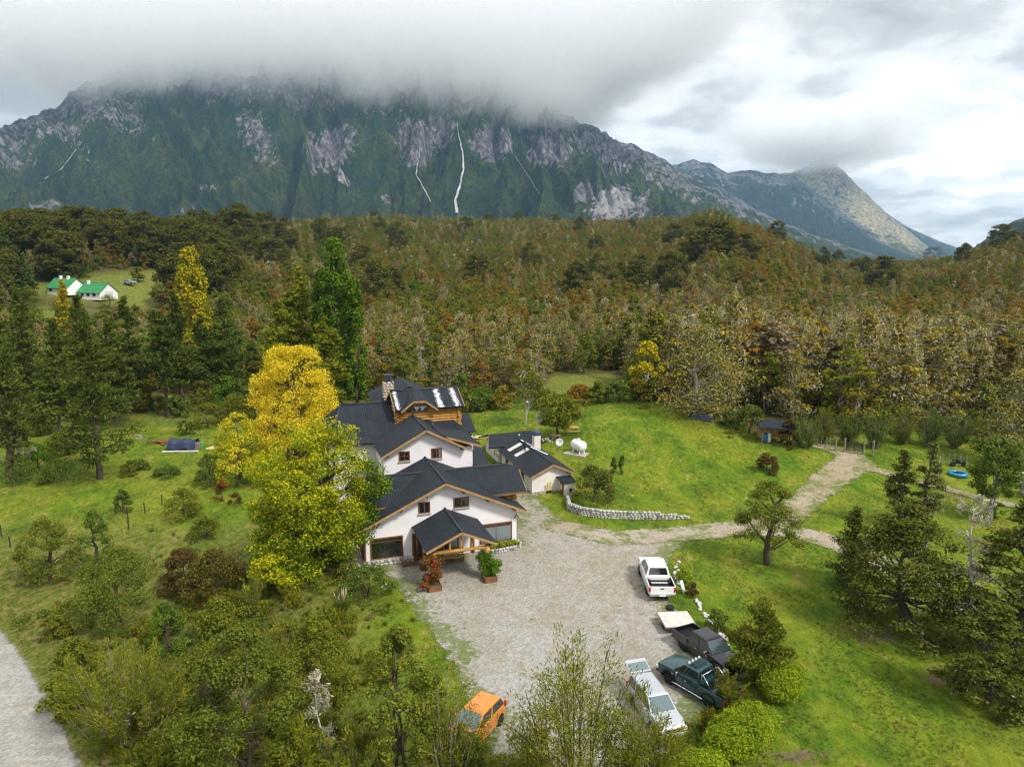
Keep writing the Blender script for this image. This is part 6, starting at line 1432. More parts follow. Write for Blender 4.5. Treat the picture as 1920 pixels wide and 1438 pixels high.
# ------------------------------------------------------------------ trees and shrubs that stand alone
def dims(px, pyb, pyt, wpx):
    x, y = gp(px, pyb); ax = y * math.cos(PITCH) + (CAMZ - h1(x, y)) * math.sin(PITCH)
    return x, y, ztop(x, y, pyt), wpx * ax / FOC
SEED = [100]
def nxt(): SEED[0] += 1; return SEED[0]
def put(kind, name, label, cat, px, pyb, pyt, wpx, group=None, **k):
    if pyb > 880 and 'n' in k:                     # near plants: finer and denser leaves
        f = .72 if kind != 'broom' else .9
        k['n'] = int(k['n'] * (1.6 if kind != 'broom' else 1.1)); k['leaf'] = k.get('leaf', .2) * f
        if kind == 'broom': k['thick'] = max(.22, k.get('thick', .13) * 1.5); k['leaf'] *= .72; k['n'] = int(k['n'] * 1.6)
        if k.get('stems', 1) > 1 and kind == 'broad': k['trunk'] = k.get('trunk', .02)
    elif kind == 'broad': k['n'] = int(k['n'] * 1.3)
    x, y, h, w = dims(px, pyb, pyt, wpx); s = nxt()
    g = dict(broad=gen_broad, layer=gen_layer, pine=gen_pine, broom=gen_broom, dead=gen_dead)[kind]
    me = g(h, w, s, **k); nm = ('stems', 'foliage') if kind == 'broom' else (('trunk', 'lichen') if kind == 'dead' else ('trunk', 'crown'))
    return plant(name, label, cat, x, y, me, nm, group)
# the golden and yellow-green trees round the lodge
def ashfrac(c, w, h): return np.clip(.75 * sstep(.5, -.3, (c[:, 2] - h * .2) / h) + .85 * sstep(.30, .5, c[:, 0] / w), 0, 1)
def big_ash():
    x, y, h, w = dims(596, 1062, 778, 262); h = max(h, 9.5); rng = np.random.default_rng(12); cl = []
    lobes = [(-.6, -1.4, .78, .46), (1.5, .4, .80, .42), (-2.7, 0, .64, .36), (3.0, -.3, .66, .34), (0, -2.1, .56, .46), (-2.4, -1.2, .40, .38), (1.9, -1.8, .46, .38), (3.6, .5, .52, .30), (-.3, 1.2, .82, .40), (-3.3, -.5, .26, .34), (.6, -2.4, .30, .40), (-1.6, -2.1, .20, .36), (2.4, -1.5, .26, .32), (-3.6, .2, .45, .32), (-2.6, -2.0, .12, .30), (-.4, -2.4, .12, .30), (3.2, .2, .36, .28)]
    for lx, ly, lz, lr in lobes:
        for k in range(20):
            d = unit(rng.normal(size=3)); R = lr * w * .52; q = np.array([lx, ly, lz * h]) + d * R * rng.uniform(.35, .95) * [1, 1, .8]; s = w * rng.uniform(.055, .095)
            cl.append((*q[:2], np.clip(q[2], .45, h - .4), s, s, s * .75))
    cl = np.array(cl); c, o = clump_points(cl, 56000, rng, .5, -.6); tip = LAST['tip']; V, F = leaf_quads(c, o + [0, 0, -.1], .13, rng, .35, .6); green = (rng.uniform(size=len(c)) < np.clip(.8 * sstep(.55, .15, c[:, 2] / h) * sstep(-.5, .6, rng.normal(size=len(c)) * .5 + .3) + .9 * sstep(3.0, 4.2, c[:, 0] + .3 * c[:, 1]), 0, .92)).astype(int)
    segs = []
    for a in range(3): segs += limbs(bend((.3 * a - .3, .1 * a, 0), (1.6 * (a - 1), .5 * (a % 2) - .3, h * .8), rng, .04, 7), np.linspace(.28, .05, 7), cl[a::9, :3], rng)
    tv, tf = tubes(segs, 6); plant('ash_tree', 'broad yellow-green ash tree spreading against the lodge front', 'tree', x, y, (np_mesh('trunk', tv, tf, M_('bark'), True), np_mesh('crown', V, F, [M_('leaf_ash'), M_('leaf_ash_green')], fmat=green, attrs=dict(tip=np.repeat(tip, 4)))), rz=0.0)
big_ash()
put('broad', 'golden_tree', 'bright golden tree with rounded cone crown behind the lodge', 'tree', 556, 862, 646, 166, mat='leaf_gold', n=30000, leaf=.17, base=.03, env='oval', K=240, cr=.105, flat=.75, shell=.45)
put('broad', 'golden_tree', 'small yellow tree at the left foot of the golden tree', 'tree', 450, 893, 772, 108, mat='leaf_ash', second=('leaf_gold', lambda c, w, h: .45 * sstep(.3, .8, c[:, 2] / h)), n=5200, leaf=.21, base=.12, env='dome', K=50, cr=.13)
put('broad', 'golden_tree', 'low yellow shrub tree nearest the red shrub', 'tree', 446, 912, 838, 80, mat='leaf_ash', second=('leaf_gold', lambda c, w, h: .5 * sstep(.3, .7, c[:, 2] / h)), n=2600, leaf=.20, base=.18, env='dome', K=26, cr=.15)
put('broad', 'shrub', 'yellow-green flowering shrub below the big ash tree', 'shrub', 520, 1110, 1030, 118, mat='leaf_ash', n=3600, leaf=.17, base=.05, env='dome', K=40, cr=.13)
# poplars, larches
put('broad', 'poplar', 'tall slim yellow poplar standing among the left pines', 'tree', 373, 705, 462, 60, mat='leaf_poplar_gold', n=9000, leaf=.42, base=.06, env='column', K=90, cr=.17, flat=1.5, second=('leaf_poplar', lambda c, w, h: .55 * sstep(0, .5, c[:, 0] / w) + .12), trunk=.016)
put('broad', 'poplar', 'tallest green poplar behind the golden tree', 'tree', 638, 765, 446, 66, mat='leaf_poplar', n=11000, leaf=.36, base=.05, env='column', K=110, cr=.16, flat=1.6, trunk=.014)
put('broad', 'poplar', 'shorter green poplar right of the tallest one', 'tree', 672, 765, 520, 44, mat='leaf_poplar', n=6500, leaf=.36, base=.05, env='column', K=70, cr=.18, flat=1.6, trunk=.014)
put('broad', 'poplar', 'green poplar shoulder left of the tallest one', 'tree', 612, 765, 505, 46, mat='leaf_poplar', n=6500, leaf=.36, base=.05, env='column', K=70, cr=.18, flat=1.6, trunk=.014)
put('pine', 'larch', 'yellow-green larch with pointed top left of the poplars', 'tree', 565, 755, 500, 128, mat='leaf_larch', n=8500, leaf=.50, base=.05, droop=.10, power=.62)
put('pine', 'larch', 'broad yellow-green larch just behind the golden tree', 'tree', 530, 770, 562, 130, mat='leaf_larch', n=7500, leaf=.46, base=.05, droop=.15, power=.7)
put('pine', 'larch', 'yellow-green larch between the golden tree and the poplars', 'tree', 615, 790, 590, 110, mat='leaf_larch', n=7500, leaf=.46, base=.05, droop=.15, power=.6)
put('pine', 'larch', 'golden larch in front of the green-roofed houses', 'tree', 127, 640, 525, 42, mat='leaf_poplar_gold', n=3200, leaf=.6, base=.08, droop=.05, power=.7)
# dark pines of the left field
PIN = [(188, 898, 556, 170, 'nearest big dark pine on the left with foliage to the ground', .10), (62, 800, 540, 125, 'tall dark pine in front of the cabin roof', .2), (18, 905, 505, 120, 'tall dark pine cut by the left edge', .15), (316, 783, 585, 105, 'pine with bare lower trunk in the middle of the left field', .34), (251, 770, 556, 100, 'pointed pine behind the nearest big pine', .2),
       (342, 770, 545, 92, 'slim pine right of the bare-trunked pine', .22), (425, 752, 560, 120, 'broad dark pine right of the yellow poplar', .14), (222, 800, 580, 96, 'pine half hidden behind the big left pine', .15), (120, 820, 600, 110, 'dark pine left of the nearest big pine', .2), (385, 745, 590, 84, 'dark pine at the foot of the yellow poplar', .2), (478, 735, 640, 70, 'small dark conifer left of the golden tree', .05),
       (300, 700, 580, 70, 'small pine in the gap beside the bare trunk', .2), (160, 700, 560, 80, 'pine top right of the golden larch', .15)]
for i, (px, pb, pt, w, lab, bs) in enumerate(PIN): put('pine', 'pine_tree', lab, 'tree', px, pb, pt, w, 'dark pines of the left field', n=5600, leaf=.42, base=bs, power=.78, droop=.02, mat='leaf_pine')
for px, pb, pt, w, lab in [(52, 560, 474, 46, 'dark cone shaped cypress left of the green-roofed houses'), (22, 560, 480, 34, 'slimmer dark cypress at the left edge'), (14, 520, 428, 60, 'dark conifer on the ridge at the left edge')]:
    put('pine', 'cypress', lab, 'tree', px, pb, pt, w, n=3000, leaf=.6, base=.03, power=.8, droop=-.1, mat='leaf_pine')
put('broad', 'tree', 'small round tree in the clearing above the white house', 'tree', 261, 530, 500, 26, mat='leaf_olive', n=900, leaf=.5, base=.2, K=16, cr=.25)
put('broad', 'tree', 'light green birch-like tree among the left pines', 'tree', 275, 720, 615, 62, mat='leaf_bright', bark='bark_pale', n=2600, leaf=.34, base=.25, K=30, cr=.16)
# round trees by the annex and on the right lawn
put('broad', 'round_tree', 'dark round crowned tree behind the annex', 'tree', 1046, 822, 738, 80, mat='leaf_olive', n=7000, leaf=.19, base=.25, env='round', K=60, cr=.16)
put('broad', 'tree', 'slender forked tree with thin crown and pale stems behind the annex', 'tree', 988, 795, 682, 66, mat='leaf_olive', bark='bark_pale', n=1900, leaf=.22, base=.42, env='egg', K=30, cr=.14, stems=2, trunk=.018)
put('broad', 'shrub', 'wide dark shrub at the left end of the stone wall', 'shrub', 1112, 940, 872, 88, mat='leaf_wine', n=4200, leaf=.16, base=.04, env='dome', K=46, cr=.14, second=('leaf_green', lambda c, w, h: .55 + 0 * c[:, 0]))
for px, pt, lab in ((1150, 856, 'small clipped cypress, the left of the pair'), (1165, 851, 'small clipped cypress, the right of the pair')): put('broad', 'cypress', lab, 'tree', px, 889, pt, 12, mat='leaf_green', n=900, leaf=.12, base=.02, env='column', K=26, cr=.26, flat=1.4)
put('broad', 'shrub', 'brownish shrub alone on the right lawn', 'shrub', 1438, 884, 848, 46, mat='leaf_wine', n=1600, leaf=.17, base=.03, env='dome', K=24, cr=.18)
put('broad', 'olive_tree', 'open olive green tree with dark trunk beside the drive', 'tree', 1437, 1057, 898, 122, mat='leaf_olive', n=6200, leaf=.15, base=.24, env='dome', K=64, cr=.115, trunk=.045, stems=1, second=('leaf_green', lambda c, w, h: .4 + 0 * c[:, 0]))
# beeches at the right
put('layer', 'beech_tree', 'large dark layered beech beside the drive at right', 'tree', 1690, 1175, 945, 265, mat='leaf_beech', n=12000, leaf=.20, base=.04, K=120, lichen=.04, env='dome', cs=(.10, .17))
put('layer', 'beech_tree', 'smaller dark beech at the left flank of the large one', 'tree', 1596, 1100, 950, 100, mat='leaf_beech', n=5200, leaf=.19, base=.03, K=50, lichen=.03)
put('layer', 'beech_tree', 'slim tiered beech above the large beech', 'tree', 1683, 985, 842, 66, mat='leaf_beech', n=3600, leaf=.20, base=.22, K=34, lichen=.05)
put('layer', 'beech_tree', 'slim beech hung with pale lichen right of the tiered one', 'tree', 1735, 990, 828, 64, mat='leaf_beech', n=2800, leaf=.20, base=.15, K=34, lichen=.4)
put('layer', 'beech_tree', 'dark beech cut by the right edge', 'tree', 1895, 1235, 925, 190, mat='leaf_beech', n=10000, leaf=.20, base=.06, K=100, lichen=.04, env='egg', cs=(.10, .17))
put('layer', 'beech_tree', 'low spreading dark beech in the lower right', 'tree', 1852, 1320, 1130, 190, mat='leaf_beech', n=7600, leaf=.18, base=.02, K=90, lichen=.04, env='dome', cs=(.10, .17))
put('dead', 'dead_tree', 'pale bare tree hung with lichen right of the large beech', 'tree', 1800, 1195, 930, 150, lichen=900)
put('dead', 'dead_tree', 'bare grey branches leaning out of the large beech', 'tree', 1722, 1150, 985, 130, lichen=300, bark='bark_grey')
put('broad', 'tree', 'round green tree with slanting pale trunk near the blue ring', 'tree', 1856, 975, 815, 96, mat='leaf_green', bark='bark_grey', n=6500, leaf=.22, base=.28, env='round', K=60, cr=.16)
put('broad', 'shrub', 'small dark bush below the round green tree', 'shrub', 1866, 972, 940, 36, mat='leaf_green', n=900, leaf=.16, base=.02, env='dome', K=16, cr=.2)
# conifer shrub, hedges at the car park
put('pine', 'conifer_shrub', 'dense dark green conifer shrub beside the black pickup', 'shrub', 1420, 1275, 1125, 138, mat='leaf_olive', n=11000, leaf=.20, base=.02, power=.55, droop=-.12)
put('broad', 'shrub', 'dark juniper bush between the rocks and the conifer shrub', 'shrub', 1345, 1178, 1140, 48, mat='leaf_green', n=1400, leaf=.12, base=.02, env='dome', K=20, cr=.18)
put('broad', 'shrub', 'yellow-green shrub at the head of the rock bed', 'shrub', 1285, 1092, 1062, 36, mat='leaf_hedge', n=900, leaf=.11, base=.02, env='dome', K=16, cr=.2)
put('broad', 'shrub', 'brown heather tuft in the middle of the rock bed', 'shrub', 1297, 1118, 1090, 30, mat='leaf_wine', n=700, leaf=.11, base=.02, env='dome', K=14, cr=.2)
def hedge(lab, pts, n, seed):
    P = [(*gp(px, py), hz, r) for px, py, hz, r in pts]; x0, y0 = P[0][0], P[0][1]; cl = []; rng = np.random.default_rng(seed)
    for (ax, ay, ah, ar), (bx, by, bh, br) in zip(P[:-1], P[1:]):
        for k in range(26):
            t = rng.uniform(0, 1); r = ar + (br - ar) * t; hh = ah + (bh - ah) * t; a = rng.uniform(0, 6.28); q = r * rng.uniform(.1, .55)
            cl.append((ax + (bx - ax) * t - x0 + q * math.cos(a), ay + (by - ay) * t - y0 + q * math.sin(a), hh * rng.uniform(.40, .58), r * .58, r * .58, hh * .42))
    T = thing('hedge', lab, 'hedge', (x0, y0, h1(x0, y0))); inst('foliage', leaf_blob(cl, int(n * 1.25), .085, seed, M_('leaf_hedge'), .85, .7), T); segs = [(bend((c[0] * .9, c[1] * .9, 0), (c[0], c[1], c[2]), rng, .05, 4), np.linspace(.03, .01, 4)) for c in cl[::3]]; tv, tf = tubes(segs, 4); inst('stems', np_mesh('stems', tv, tf, M_('bark'), True), T)
hedge('clipped yellow-green hedge below the conifer shrub', [(1446, 1312, 1.5, .85), (1468, 1310, 1.7, .95), (1488, 1290, 1.5, .8)], 11000, 61)
hedge('long clipped yellow-green hedge in front of the silver wagon', [(1345, 1430, 1.8, 1.05), (1390, 1404, 2.0, 1.15), (1422, 1384, 1.8, .95)], 17000, 62)
hedge('yellow-green hedge cut by the bottom edge', [(1225, 1490, 1.5, 1.0), (1290, 1475, 1.6, 1.1), (1340, 1460, 1.5, .95)], 15000, 63)
put('broom', 'broom_shrub', 'brown-green broom shrub beside the green pickup tail', 'shrub', 1366, 1335, 1258, 70, n=3600, leaf=.22, stems=22)
put('broom', 'broom_shrub', 'small broom shrub between the wagon and the hedge', 'shrub', 1322, 1382, 1325, 52, n=2600, leaf=.2, stems=18)
# foreground, bottom centre
put('broom', 'broom_tree', 'tall feathery broom tree in front of the yard at bottom centre', 'tree', 1085, 1560, 1140, 215, n=9000, leaf=.28, stems=24, base=.50, thick=.09, bark='bark')
put('broom', 'broom_tree', 'feathery broom shrub in front of the silver wagon', 'tree', 1190, 1530, 1262, 130, n=8000, leaf=.28, stems=22, base=.35, thick=.10)
put('broom', 'broom_tree', 'low broom left of the tall broom tree', 'shrub', 985, 1540, 1330, 110, n=5000, leaf=.26, stems=18, base=.3, thick=.10)
put('broad', 'tree', 'leafy green tree at the bottom between the pampas grass and orange car', 'tree', 755, 1480, 1170, 190, mat='leaf_green', bark='bark', trunk=.016, n=11000, leaf=.135, base=.06, env='egg', K=80, cr=.10, stems=3, second=('leaf_broom', lambda c, w, h: .45 + 0 * c[:, 0]))
put('broom', 'broom_tree', 'olive broom right of the leafy tree in front of the orange car', 'shrub', 838, 1500, 1250, 116, n=4500, leaf=.26, stems=24, base=.25, thick=.11)
put('broom', 'broom_tree', 'broom tuft directly below the orange car', 'shrub', 884, 1500, 1378, 110, n=3500, leaf=.24, stems=20, base=.2)
put('broad', 'shrub', 'green leafy shrub covering the nose of the orange car', 'shrub', 868, 1478, 1352, 92, mat='leaf_green', n=3000, leaf=.14, base=.03, env='egg', K=40, cr=.14, stems=2, trunk=.016)
put('broad', 'tree', 'grey-green leafy tree with lichen at the bottom left of centre', 'tree', 470, 1480, 1170, 270, mat='leaf_green', bark='bark', trunk=.016, n=15000, leaf=.14, base=.05, env='egg', K=100, cr=.095, stems=3, second=('leaf_olive', lambda c, w, h: .5 + 0 * c[:, 0]))
put('broad', 'tree', 'leafy shrub tree behind the lichen tree left of the pampas grass', 'tree', 600, 1330, 1150, 150, mat='leaf_olive', bark='bark', trunk=.016, n=6500, leaf=.14, base=.05, env='egg', K=60, cr=.11, stems=3)
put('dead', 'dead_tree', 'bare lichen covered branches among the lower left shrubs', 'tree', 612, 1450, 1255, 90, lichen=700, leaf=.16)
put('broom', 'broom_shrub', 'golden spiky shrub at the bottom edge left of centre', 'shrub', 555, 1500, 1340, 120, mat='leaf_larch', n=5000, leaf=.34, stems=26, base=.3, thick=.14)
put('broom', 'broom_shrub', 'golden green shrub at the bottom edge below the leafy tree', 'shrub', 690, 1500, 1350, 130, n=5200, leaf=.26, stems=24, base=.15)
put('broom', 'broom_shrub', 'large sprawling broom in the lower left above the road', 'shrub', 235, 1395, 1195, 230, n=11000, leaf=.34, stems=38, base=.2, thick=.12)
put('dead', 'dead_shrub', 'dry grey branches at the foot of the sprawling broom', 'shrub', 232, 1400, 1310, 120, lichen=150, bark='bark_grey')
# left bank
put('broad', 'shrub', 'dark bush at the far left of the bank shrubs', 'shrub', 95, 1085, 965, 112, mat='leaf_green', n=5200, leaf=.16, base=.03, env='egg', K=50, cr=.13, second=('leaf_olive', lambda c, w, h: .5 + 0 * c[:, 0]))
put('broad', 'shrub', 'upright dark bush right of the far left bush', 'shrub', 185, 1072, 955, 66, mat='leaf_green', n=3600, leaf=.15, base=.03, env='egg', K=40, cr=.16)
put('broad', 'shrub', 'wide rounded green tree in the middle of the bank', 'tree', 225, 1165, 1030, 170, mat='leaf_olive', n=8500, leaf=.15, base=.12, env='dome', K=70, cr=.12, second=('leaf_green', lambda c, w, h: .5 + 0 * c[:, 0]))
put('broad', 'shrub', 'bright deep green bush below the rounded bank tree', 'shrub', 316, 1228, 1128, 82, mat='leaf_bright', n=4600, leaf=.13, base=.03, env='egg', K=44, cr=.14, second=('leaf_green', lambda c, w, h: .6 + 0 * c[:, 0]))
put('broad', 'wine_shrub', 'wine brown rounded shrub beside the trodden path', 'shrub', 345, 1108, 1028, 86, mat='leaf_wine', n=5200, leaf=.15, base=.02, env='dome', K=60, cr=.14)
put('broad', 'wine_shrub', 'larger wine brown rounded shrub right of the first', 'shrub', 405, 1122, 1032, 132, mat='leaf_wine', n=7000, leaf=.15, base=.02, env='dome', K=80, cr=.13, second=('leaf_broom', lambda c, w, h: .22 + 0 * c[:, 0]))
put('broad', 'shrub', 'red leaved shrub beside the garden path', 'shrub', 418, 940, 898, 30, mat='leaf_red', n=1000, leaf=.15, base=.03, env='egg', K=18, cr=.2)
put('broad', 'shrub', 'small grey rounded shrub beside the red one', 'shrub', 441, 946, 921, 26, mat='leaf_wine', n=700, leaf=.12, base=.02, env='dome', K=14, cr=.22)
put('broad', 'shrub', 'dark green bush above the red shrub', 'shrub', 392, 912, 850, 52, mat='leaf_green', n=2200, leaf=.17, base=.02, env='egg', K=28, cr=.17)
put('broad', 'shrub', 'rose bushes with pale flowers before the lodge corner', 'shrub', 690, 1118, 1062, 112, mat='leaf_green', n=4600, leaf=.13, base=.02, env='dome', K=44, cr=.12, second=('petal_white', lambda c, w, h: .012 + 0 * c[:, 0]))
put('broad', 'shrub', 'pale flowering bush right below the ash tree', 'shrub', 655, 1088, 1050, 46, mat='leaf_olive', n=1500, leaf=.12, base=.02, env='dome', K=20, cr=.18, second=('petal_white', lambda c, w, h: .06 + 0 * c[:, 0]))
x_, y_ = gp(640, 1150); T_ = thing('pampas_grass', 'pampas grass clump with pale plumes at the yard edge', 'grass', (x_, y_, h1(x_, y_))); inst('tuft', gen_tuft(1.15, 1.6, 5, n=420, plumes=11), T_)
SM = [(232, 960, 915, 34, 'leaf_green', 'small bush among the fence posts'), (345, 970, 915, 70, 'leaf_olive', 'pale olive bush at the top of the bank'), (385, 1010, 965, 60, 'leaf_olive', 'loose olive shrub on the grassy bank'), (310, 893, 872, 52, 'leaf_green', 'low dark bush in the field left of the yellow trees'), (255, 880, 862, 50, 'leaf_green', 'low dark bush near the big pine foot'), (240, 893, 868, 30, 'leaf_olive', 'small bush beside the low dark one'),
      (75, 885, 830, 70, 'leaf_bright', 'young green bush left of the nearest pine'), (40, 905, 850, 70, 'leaf_green', 'dark bush at the left field edge'), (115, 905, 860, 80, 'leaf_green', 'low dark thicket at the pine foot'), (350, 815, 770, 34, 'leaf_green', 'young bush behind the tarpaulin stack'), (390, 800, 755, 70, 'leaf_olive', 'brownish thicket behind the timber stack'), (440, 790, 740, 70, 'leaf_olive', 'olive thicket left of the golden tree'), (270, 770, 745, 40, 'leaf_green', 'small bush at the pine shade'),
      (105, 1195, 1150, 56, 'leaf_olive', 'low bush beside the dirt patch'), (140, 1250, 1195, 66, 'leaf_olive', 'low olive bush above the road'), (420, 1180, 1120, 110, 'leaf_olive', 'low thicket below the wine brown shrubs'), (470, 1150, 1075, 70, 'leaf_broom', 'brown-green shrub at the lower left of the ash'), (400, 1290, 1215, 130, 'leaf_olive', 'thicket in front of the lichen tree'), (560, 1240, 1150, 130, 'leaf_broom', 'broom coloured thicket left of the pampas grass'), (330, 1330, 1250, 110, 'leaf_broom', 'thicket right of the sprawling broom'), (120, 1330, 1265, 80, 'leaf_olive', 'grassy bush at the road margin'),
      (360, 1438, 1360, 140, 'leaf_olive', 'low thicket at the bottom left'), (1405, 812, 758, 66, 'leaf_green', 'feathery green bush right of the tarpaulin'), (1375, 800, 768, 50, 'leaf_green', 'green bush beside the tarpaulin'), (1478, 838, 785, 40, 'leaf_wine', 'reddish bush right of the open shed'), (120, 582, 560, 50, 'leaf_olive', 'thicket below the white houses at left'), (205, 578, 552, 46, 'leaf_olive', 'bush in front of the larger white house gable'), (300, 552, 528, 44, 'leaf_green', 'bush right of the clearing by the small car'), (330, 560, 520, 50, 'leaf_olive', 'taller bush at the right end of the clearing'), (66, 585, 555, 46, 'leaf_green', 'bush left below the white houses'), (905, 760, 725, 50, 'leaf_bright', 'bright bush behind the lodge ridge'), (745, 740, 690, 46, 'leaf_bright', 'light green bush behind the stone chimney')]
for px, pb, pt, w, mt, lab in SM: put('broad' if mt != 'leaf_broom' else 'broom', 'bush', lab, 'bush', px, pb, pt, w, 'low bushes and thickets', **(dict(mat=mt, n=int(700 + w * 22), leaf=.17, base=.02, env='dome', K=int(14 + w / 4), cr=.17) if mt != 'leaf_broom' else dict(n=3800, leaf=.24, stems=26, base=.1)))
LINE = [(870, 772, 728), (905, 768, 735), (945, 764, 722), (1015, 762, 730), (1085, 758, 720), (1120, 755, 715), (1160, 752, 712), (1195, 750, 705), (1235, 750, 700), (1268, 758, 690)]
NTH = ['first', 'second', 'third', 'fourth', 'fifth', 'sixth', 'seventh', 'eighth', 'ninth', 'tenth', 'eleventh', 'twelfth']
for i, (px, pb, pt) in enumerate(LINE): put('broad', 'crest_bush', NTH[i] + ' bush from the left along the fence on the lawn crest', 'bush', px, pb, pt, 40 + (i * 17 % 26), 'bushes along the lawn crest', mat=['leaf_olive', 'leaf_green', 'leaf_nire', 'leaf_olive', 'leaf_rust'][i % 5], n=1700, leaf=.24, base=.02, env=['dome', 'egg'][i % 2], K=30, cr=.17)
FIELD = [(20, 835, 770, 70), (75, 815, 750, 66), (150, 790, 735, 60), (215, 775, 725, 60), (285, 768, 722, 54), (330, 780, 738, 46), (380, 765, 712, 64), (430, 772, 705, 60), (480, 780, 700, 70), (505, 820, 735, 50), (455, 760, 690, 70), (120, 850, 805, 60)]
for i, (px, pb, pt, w) in enumerate(FIELD): put('broad', 'field_bush', NTH[i] + ' thicket of the row along the back of the left field under the pines', 'bush', px, pb, pt, w, 'thickets at the back of the left field', mat=['leaf_green', 'leaf_olive', 'leaf_bright', 'leaf_green', 'leaf_nire'][i % 5], n=2000, leaf=.24, base=.02, env=['dome', 'egg'][i % 2], K=32, cr=.17)
EDGE = [(1545, 760), (1590, 765), (1640, 757), (1690, 760), (1740, 752), (1790, 765), (1840, 770), (1890, 760), (1510, 775)]
for i, (px, pt) in enumerate(EDGE): put('broom', 'edge_bush', ['leftmost', 'second', 'third', 'fourth', 'fifth', 'sixth', 'seventh', 'eighth', 'small low'][i] + ' feathery green bush of the row behind the gate and fence', 'bush', px, 832 + (i % 3) * 4, pt, 62, 'feathery bushes along the forest edge', mat='leaf_olive' if i % 3 == 0 else 'leaf_green', n=3600, leaf=.36, stems=26, base=.12, thick=.16)

put('layer', 'lichen_tree', 'big grey lichen covered beech spreading over the blue tarpaulin', 'tree', 1308, 778, 606, 190, mat='leaf_nire', bark='bark_grey', n=5200, leaf=.26, base=.05, K=80, lichen=.8)
put('layer', 'lichen_tree', 'large lichen covered beech above the farm gate', 'tree', 1690, 800, 655, 110, mat='leaf_nire', bark='bark_grey', n=3200, leaf=.26, base=.08, K=56, lichen=.7)
put('layer', 'lichen_tree', 'pale lichen covered beech at the right edge above the firewood', 'tree', 1895, 870, 690, 130, mat='leaf_nire', bark='bark_grey', n=3400, leaf=.26, base=.08, K=60, lichen=.9)
put('broad', 'golden_tree', 'small bright yellow tree at the forest edge beyond the lawn crest', 'tree', 1212, 745, 640, 66, mat='leaf_poplar_gold', bark='bark_pale', n=2200, leaf=.3, base=.3, env='dome', K=30, cr=.17)
put('broad', 'tree', 'rounded green tree behind the poplars at the meadow edge', 'tree', 722, 705, 625, 46, mat='leaf_green', n=2600, leaf=.3, base=.03, env='egg', K=30, cr=.2)
put('dead', 'dead_tree', 'twin pale lichen stems behind the meadow', 'tree', 1003, 730, 630, 56, lichen=900, leaf=.3)
put('dead', 'dead_tree', 'pale lichen tree right of the stone chimney', 'tree', 790, 735, 650, 40, lichen=600, leaf=.26)
put('dead', 'dead_tree', 'grey lichen bush at the left field edge', 'tree', 40, 900, 785, 70, lichen=1200, leaf=.22)
# ------------------------------------------------------------------ the forest
def variants():
    R = {}
    R['nire'] = [gen_broad(7.0, 4.4, 300 + i, mat=['leaf_nire', 'leaf_rust', 'leaf_nire', 'leaf_olive', 'leaf_nire', 'leaf_bare', 'leaf_olive', 'leaf_nire', 'leaf_rust', 'leaf_olive', 'leaf_nire', 'leaf_bare'][i], bark='bark_grey', n=1900, leaf=.27, base=.03, env=['egg', 'dome', 'dome'][i % 3], K=42, cr=.17, flat=.5, trunk=.014, leafflat=1.0, stems=2) for i in range(12)]
    R['lichen'] = [gen_layer(8.5, 5.0, 340 + i, mat='leaf_nire', bark='bark_grey', n=1200, leaf=.27, base=.05, K=34, lichen=1.0, trunk=.012) for i in range(3)]
    R['coihue'] = [gen_broad(13.5, 11.5, 360 + i, mat='leaf_coihue', n=5200, leaf=.52, base=.06, K=70, cr=.14, flat=.6, env=['round', 'dome', 'round', 'dome'][i], trunk=.022, leafflat=.8) for i in range(4)]
    R['dead'] = [gen_dead(7, 4.5, 380 + i, lichen=420, leaf=.28, depth=3, bark='bark_grey') for i in range(3)]
    R['green'] = [gen_broad(5.5, 5.0, 390 + i, mat=['leaf_green', 'leaf_bright', 'leaf_olive'][i], n=1300, leaf=.28, base=.04, env='dome', K=30, cr=.17) for i in range(3)]
    return R
VAR = variants()
def forest_points():
    rng = np.random.default_rng(77); P = []
    for r0, r1, sp in ((95, 200, 2.9), (200, 330, 3.2), (330, 520, 3.9), (520, 980, 5.0)):
        da = np.arange(r0, r1, sp)
        for r in da:
            n = int(1.62 * r / sp); a = np.linspace(-.81, .81, n) + rng.normal(size=n) * .35 * sp / r; rr = r + rng.normal(size=n) * sp * .35
            P.append(np.stack([rr * np.sin(a), rr * np.cos(a)], 1))
    P = np.concatenate(P); x, y = P.T; z = H(x, y); px, py = to_px(x, y, z)
    R = np.interp(px, AZP, RZP); r = np.hypot(x, y)
    ok = (py < forest_edge(px) - 2 + 5 * pnoise(x / 6, y / 6, 31)) & (r < R + 70) & (px > -260) & (px < 2180) & ~in_clearing(x, y, 1.0)
    ok &= ~((px > 1035) & (px < 1190) & (py > 696) & (py < 742) & (rng.uniform(size=len(px)) < .93)) & ~((px > 690) & (px < 1030) & (py > 700) & (rng.uniform(size=len(px)) < .35))
    ok &= ~((px < 560) & (py > 660) & (rng.uniform(size=len(px)) < .35)) & ~((px > 60) & (px < 320) & (py > 545) & (py < 625))
    P = np.stack([x, y, z, px, py, r], 1)[ok]
    return P, rng
FP, frng = forest_points()
patch = fbm(FP[:, 0] / 60, FP[:, 1] / 60, 91, 3)
u_ = frng.uniform(size=len(FP))
kind = np.full(len(FP), 0)
kind[(u_ < .05 + .12 * (FP[:, 5] < 185) + .22 * (FP[:, 5] < 210) * (FP[:, 3] > 1230) + .10 * sstep(.15, .5, patch) * (FP[:, 5] < 260))] = 1                       # lichen hung
kind[(u_ > .982 - .03 * (FP[:, 5] < 160))] = 3                                     # dead
midz = (FP[:, 3] > 640) & (FP[:, 3] < 1250) & (FP[:, 4] > 660)
leftz = (FP[:, 3] < 640) & (FP[:, 5] < 230)
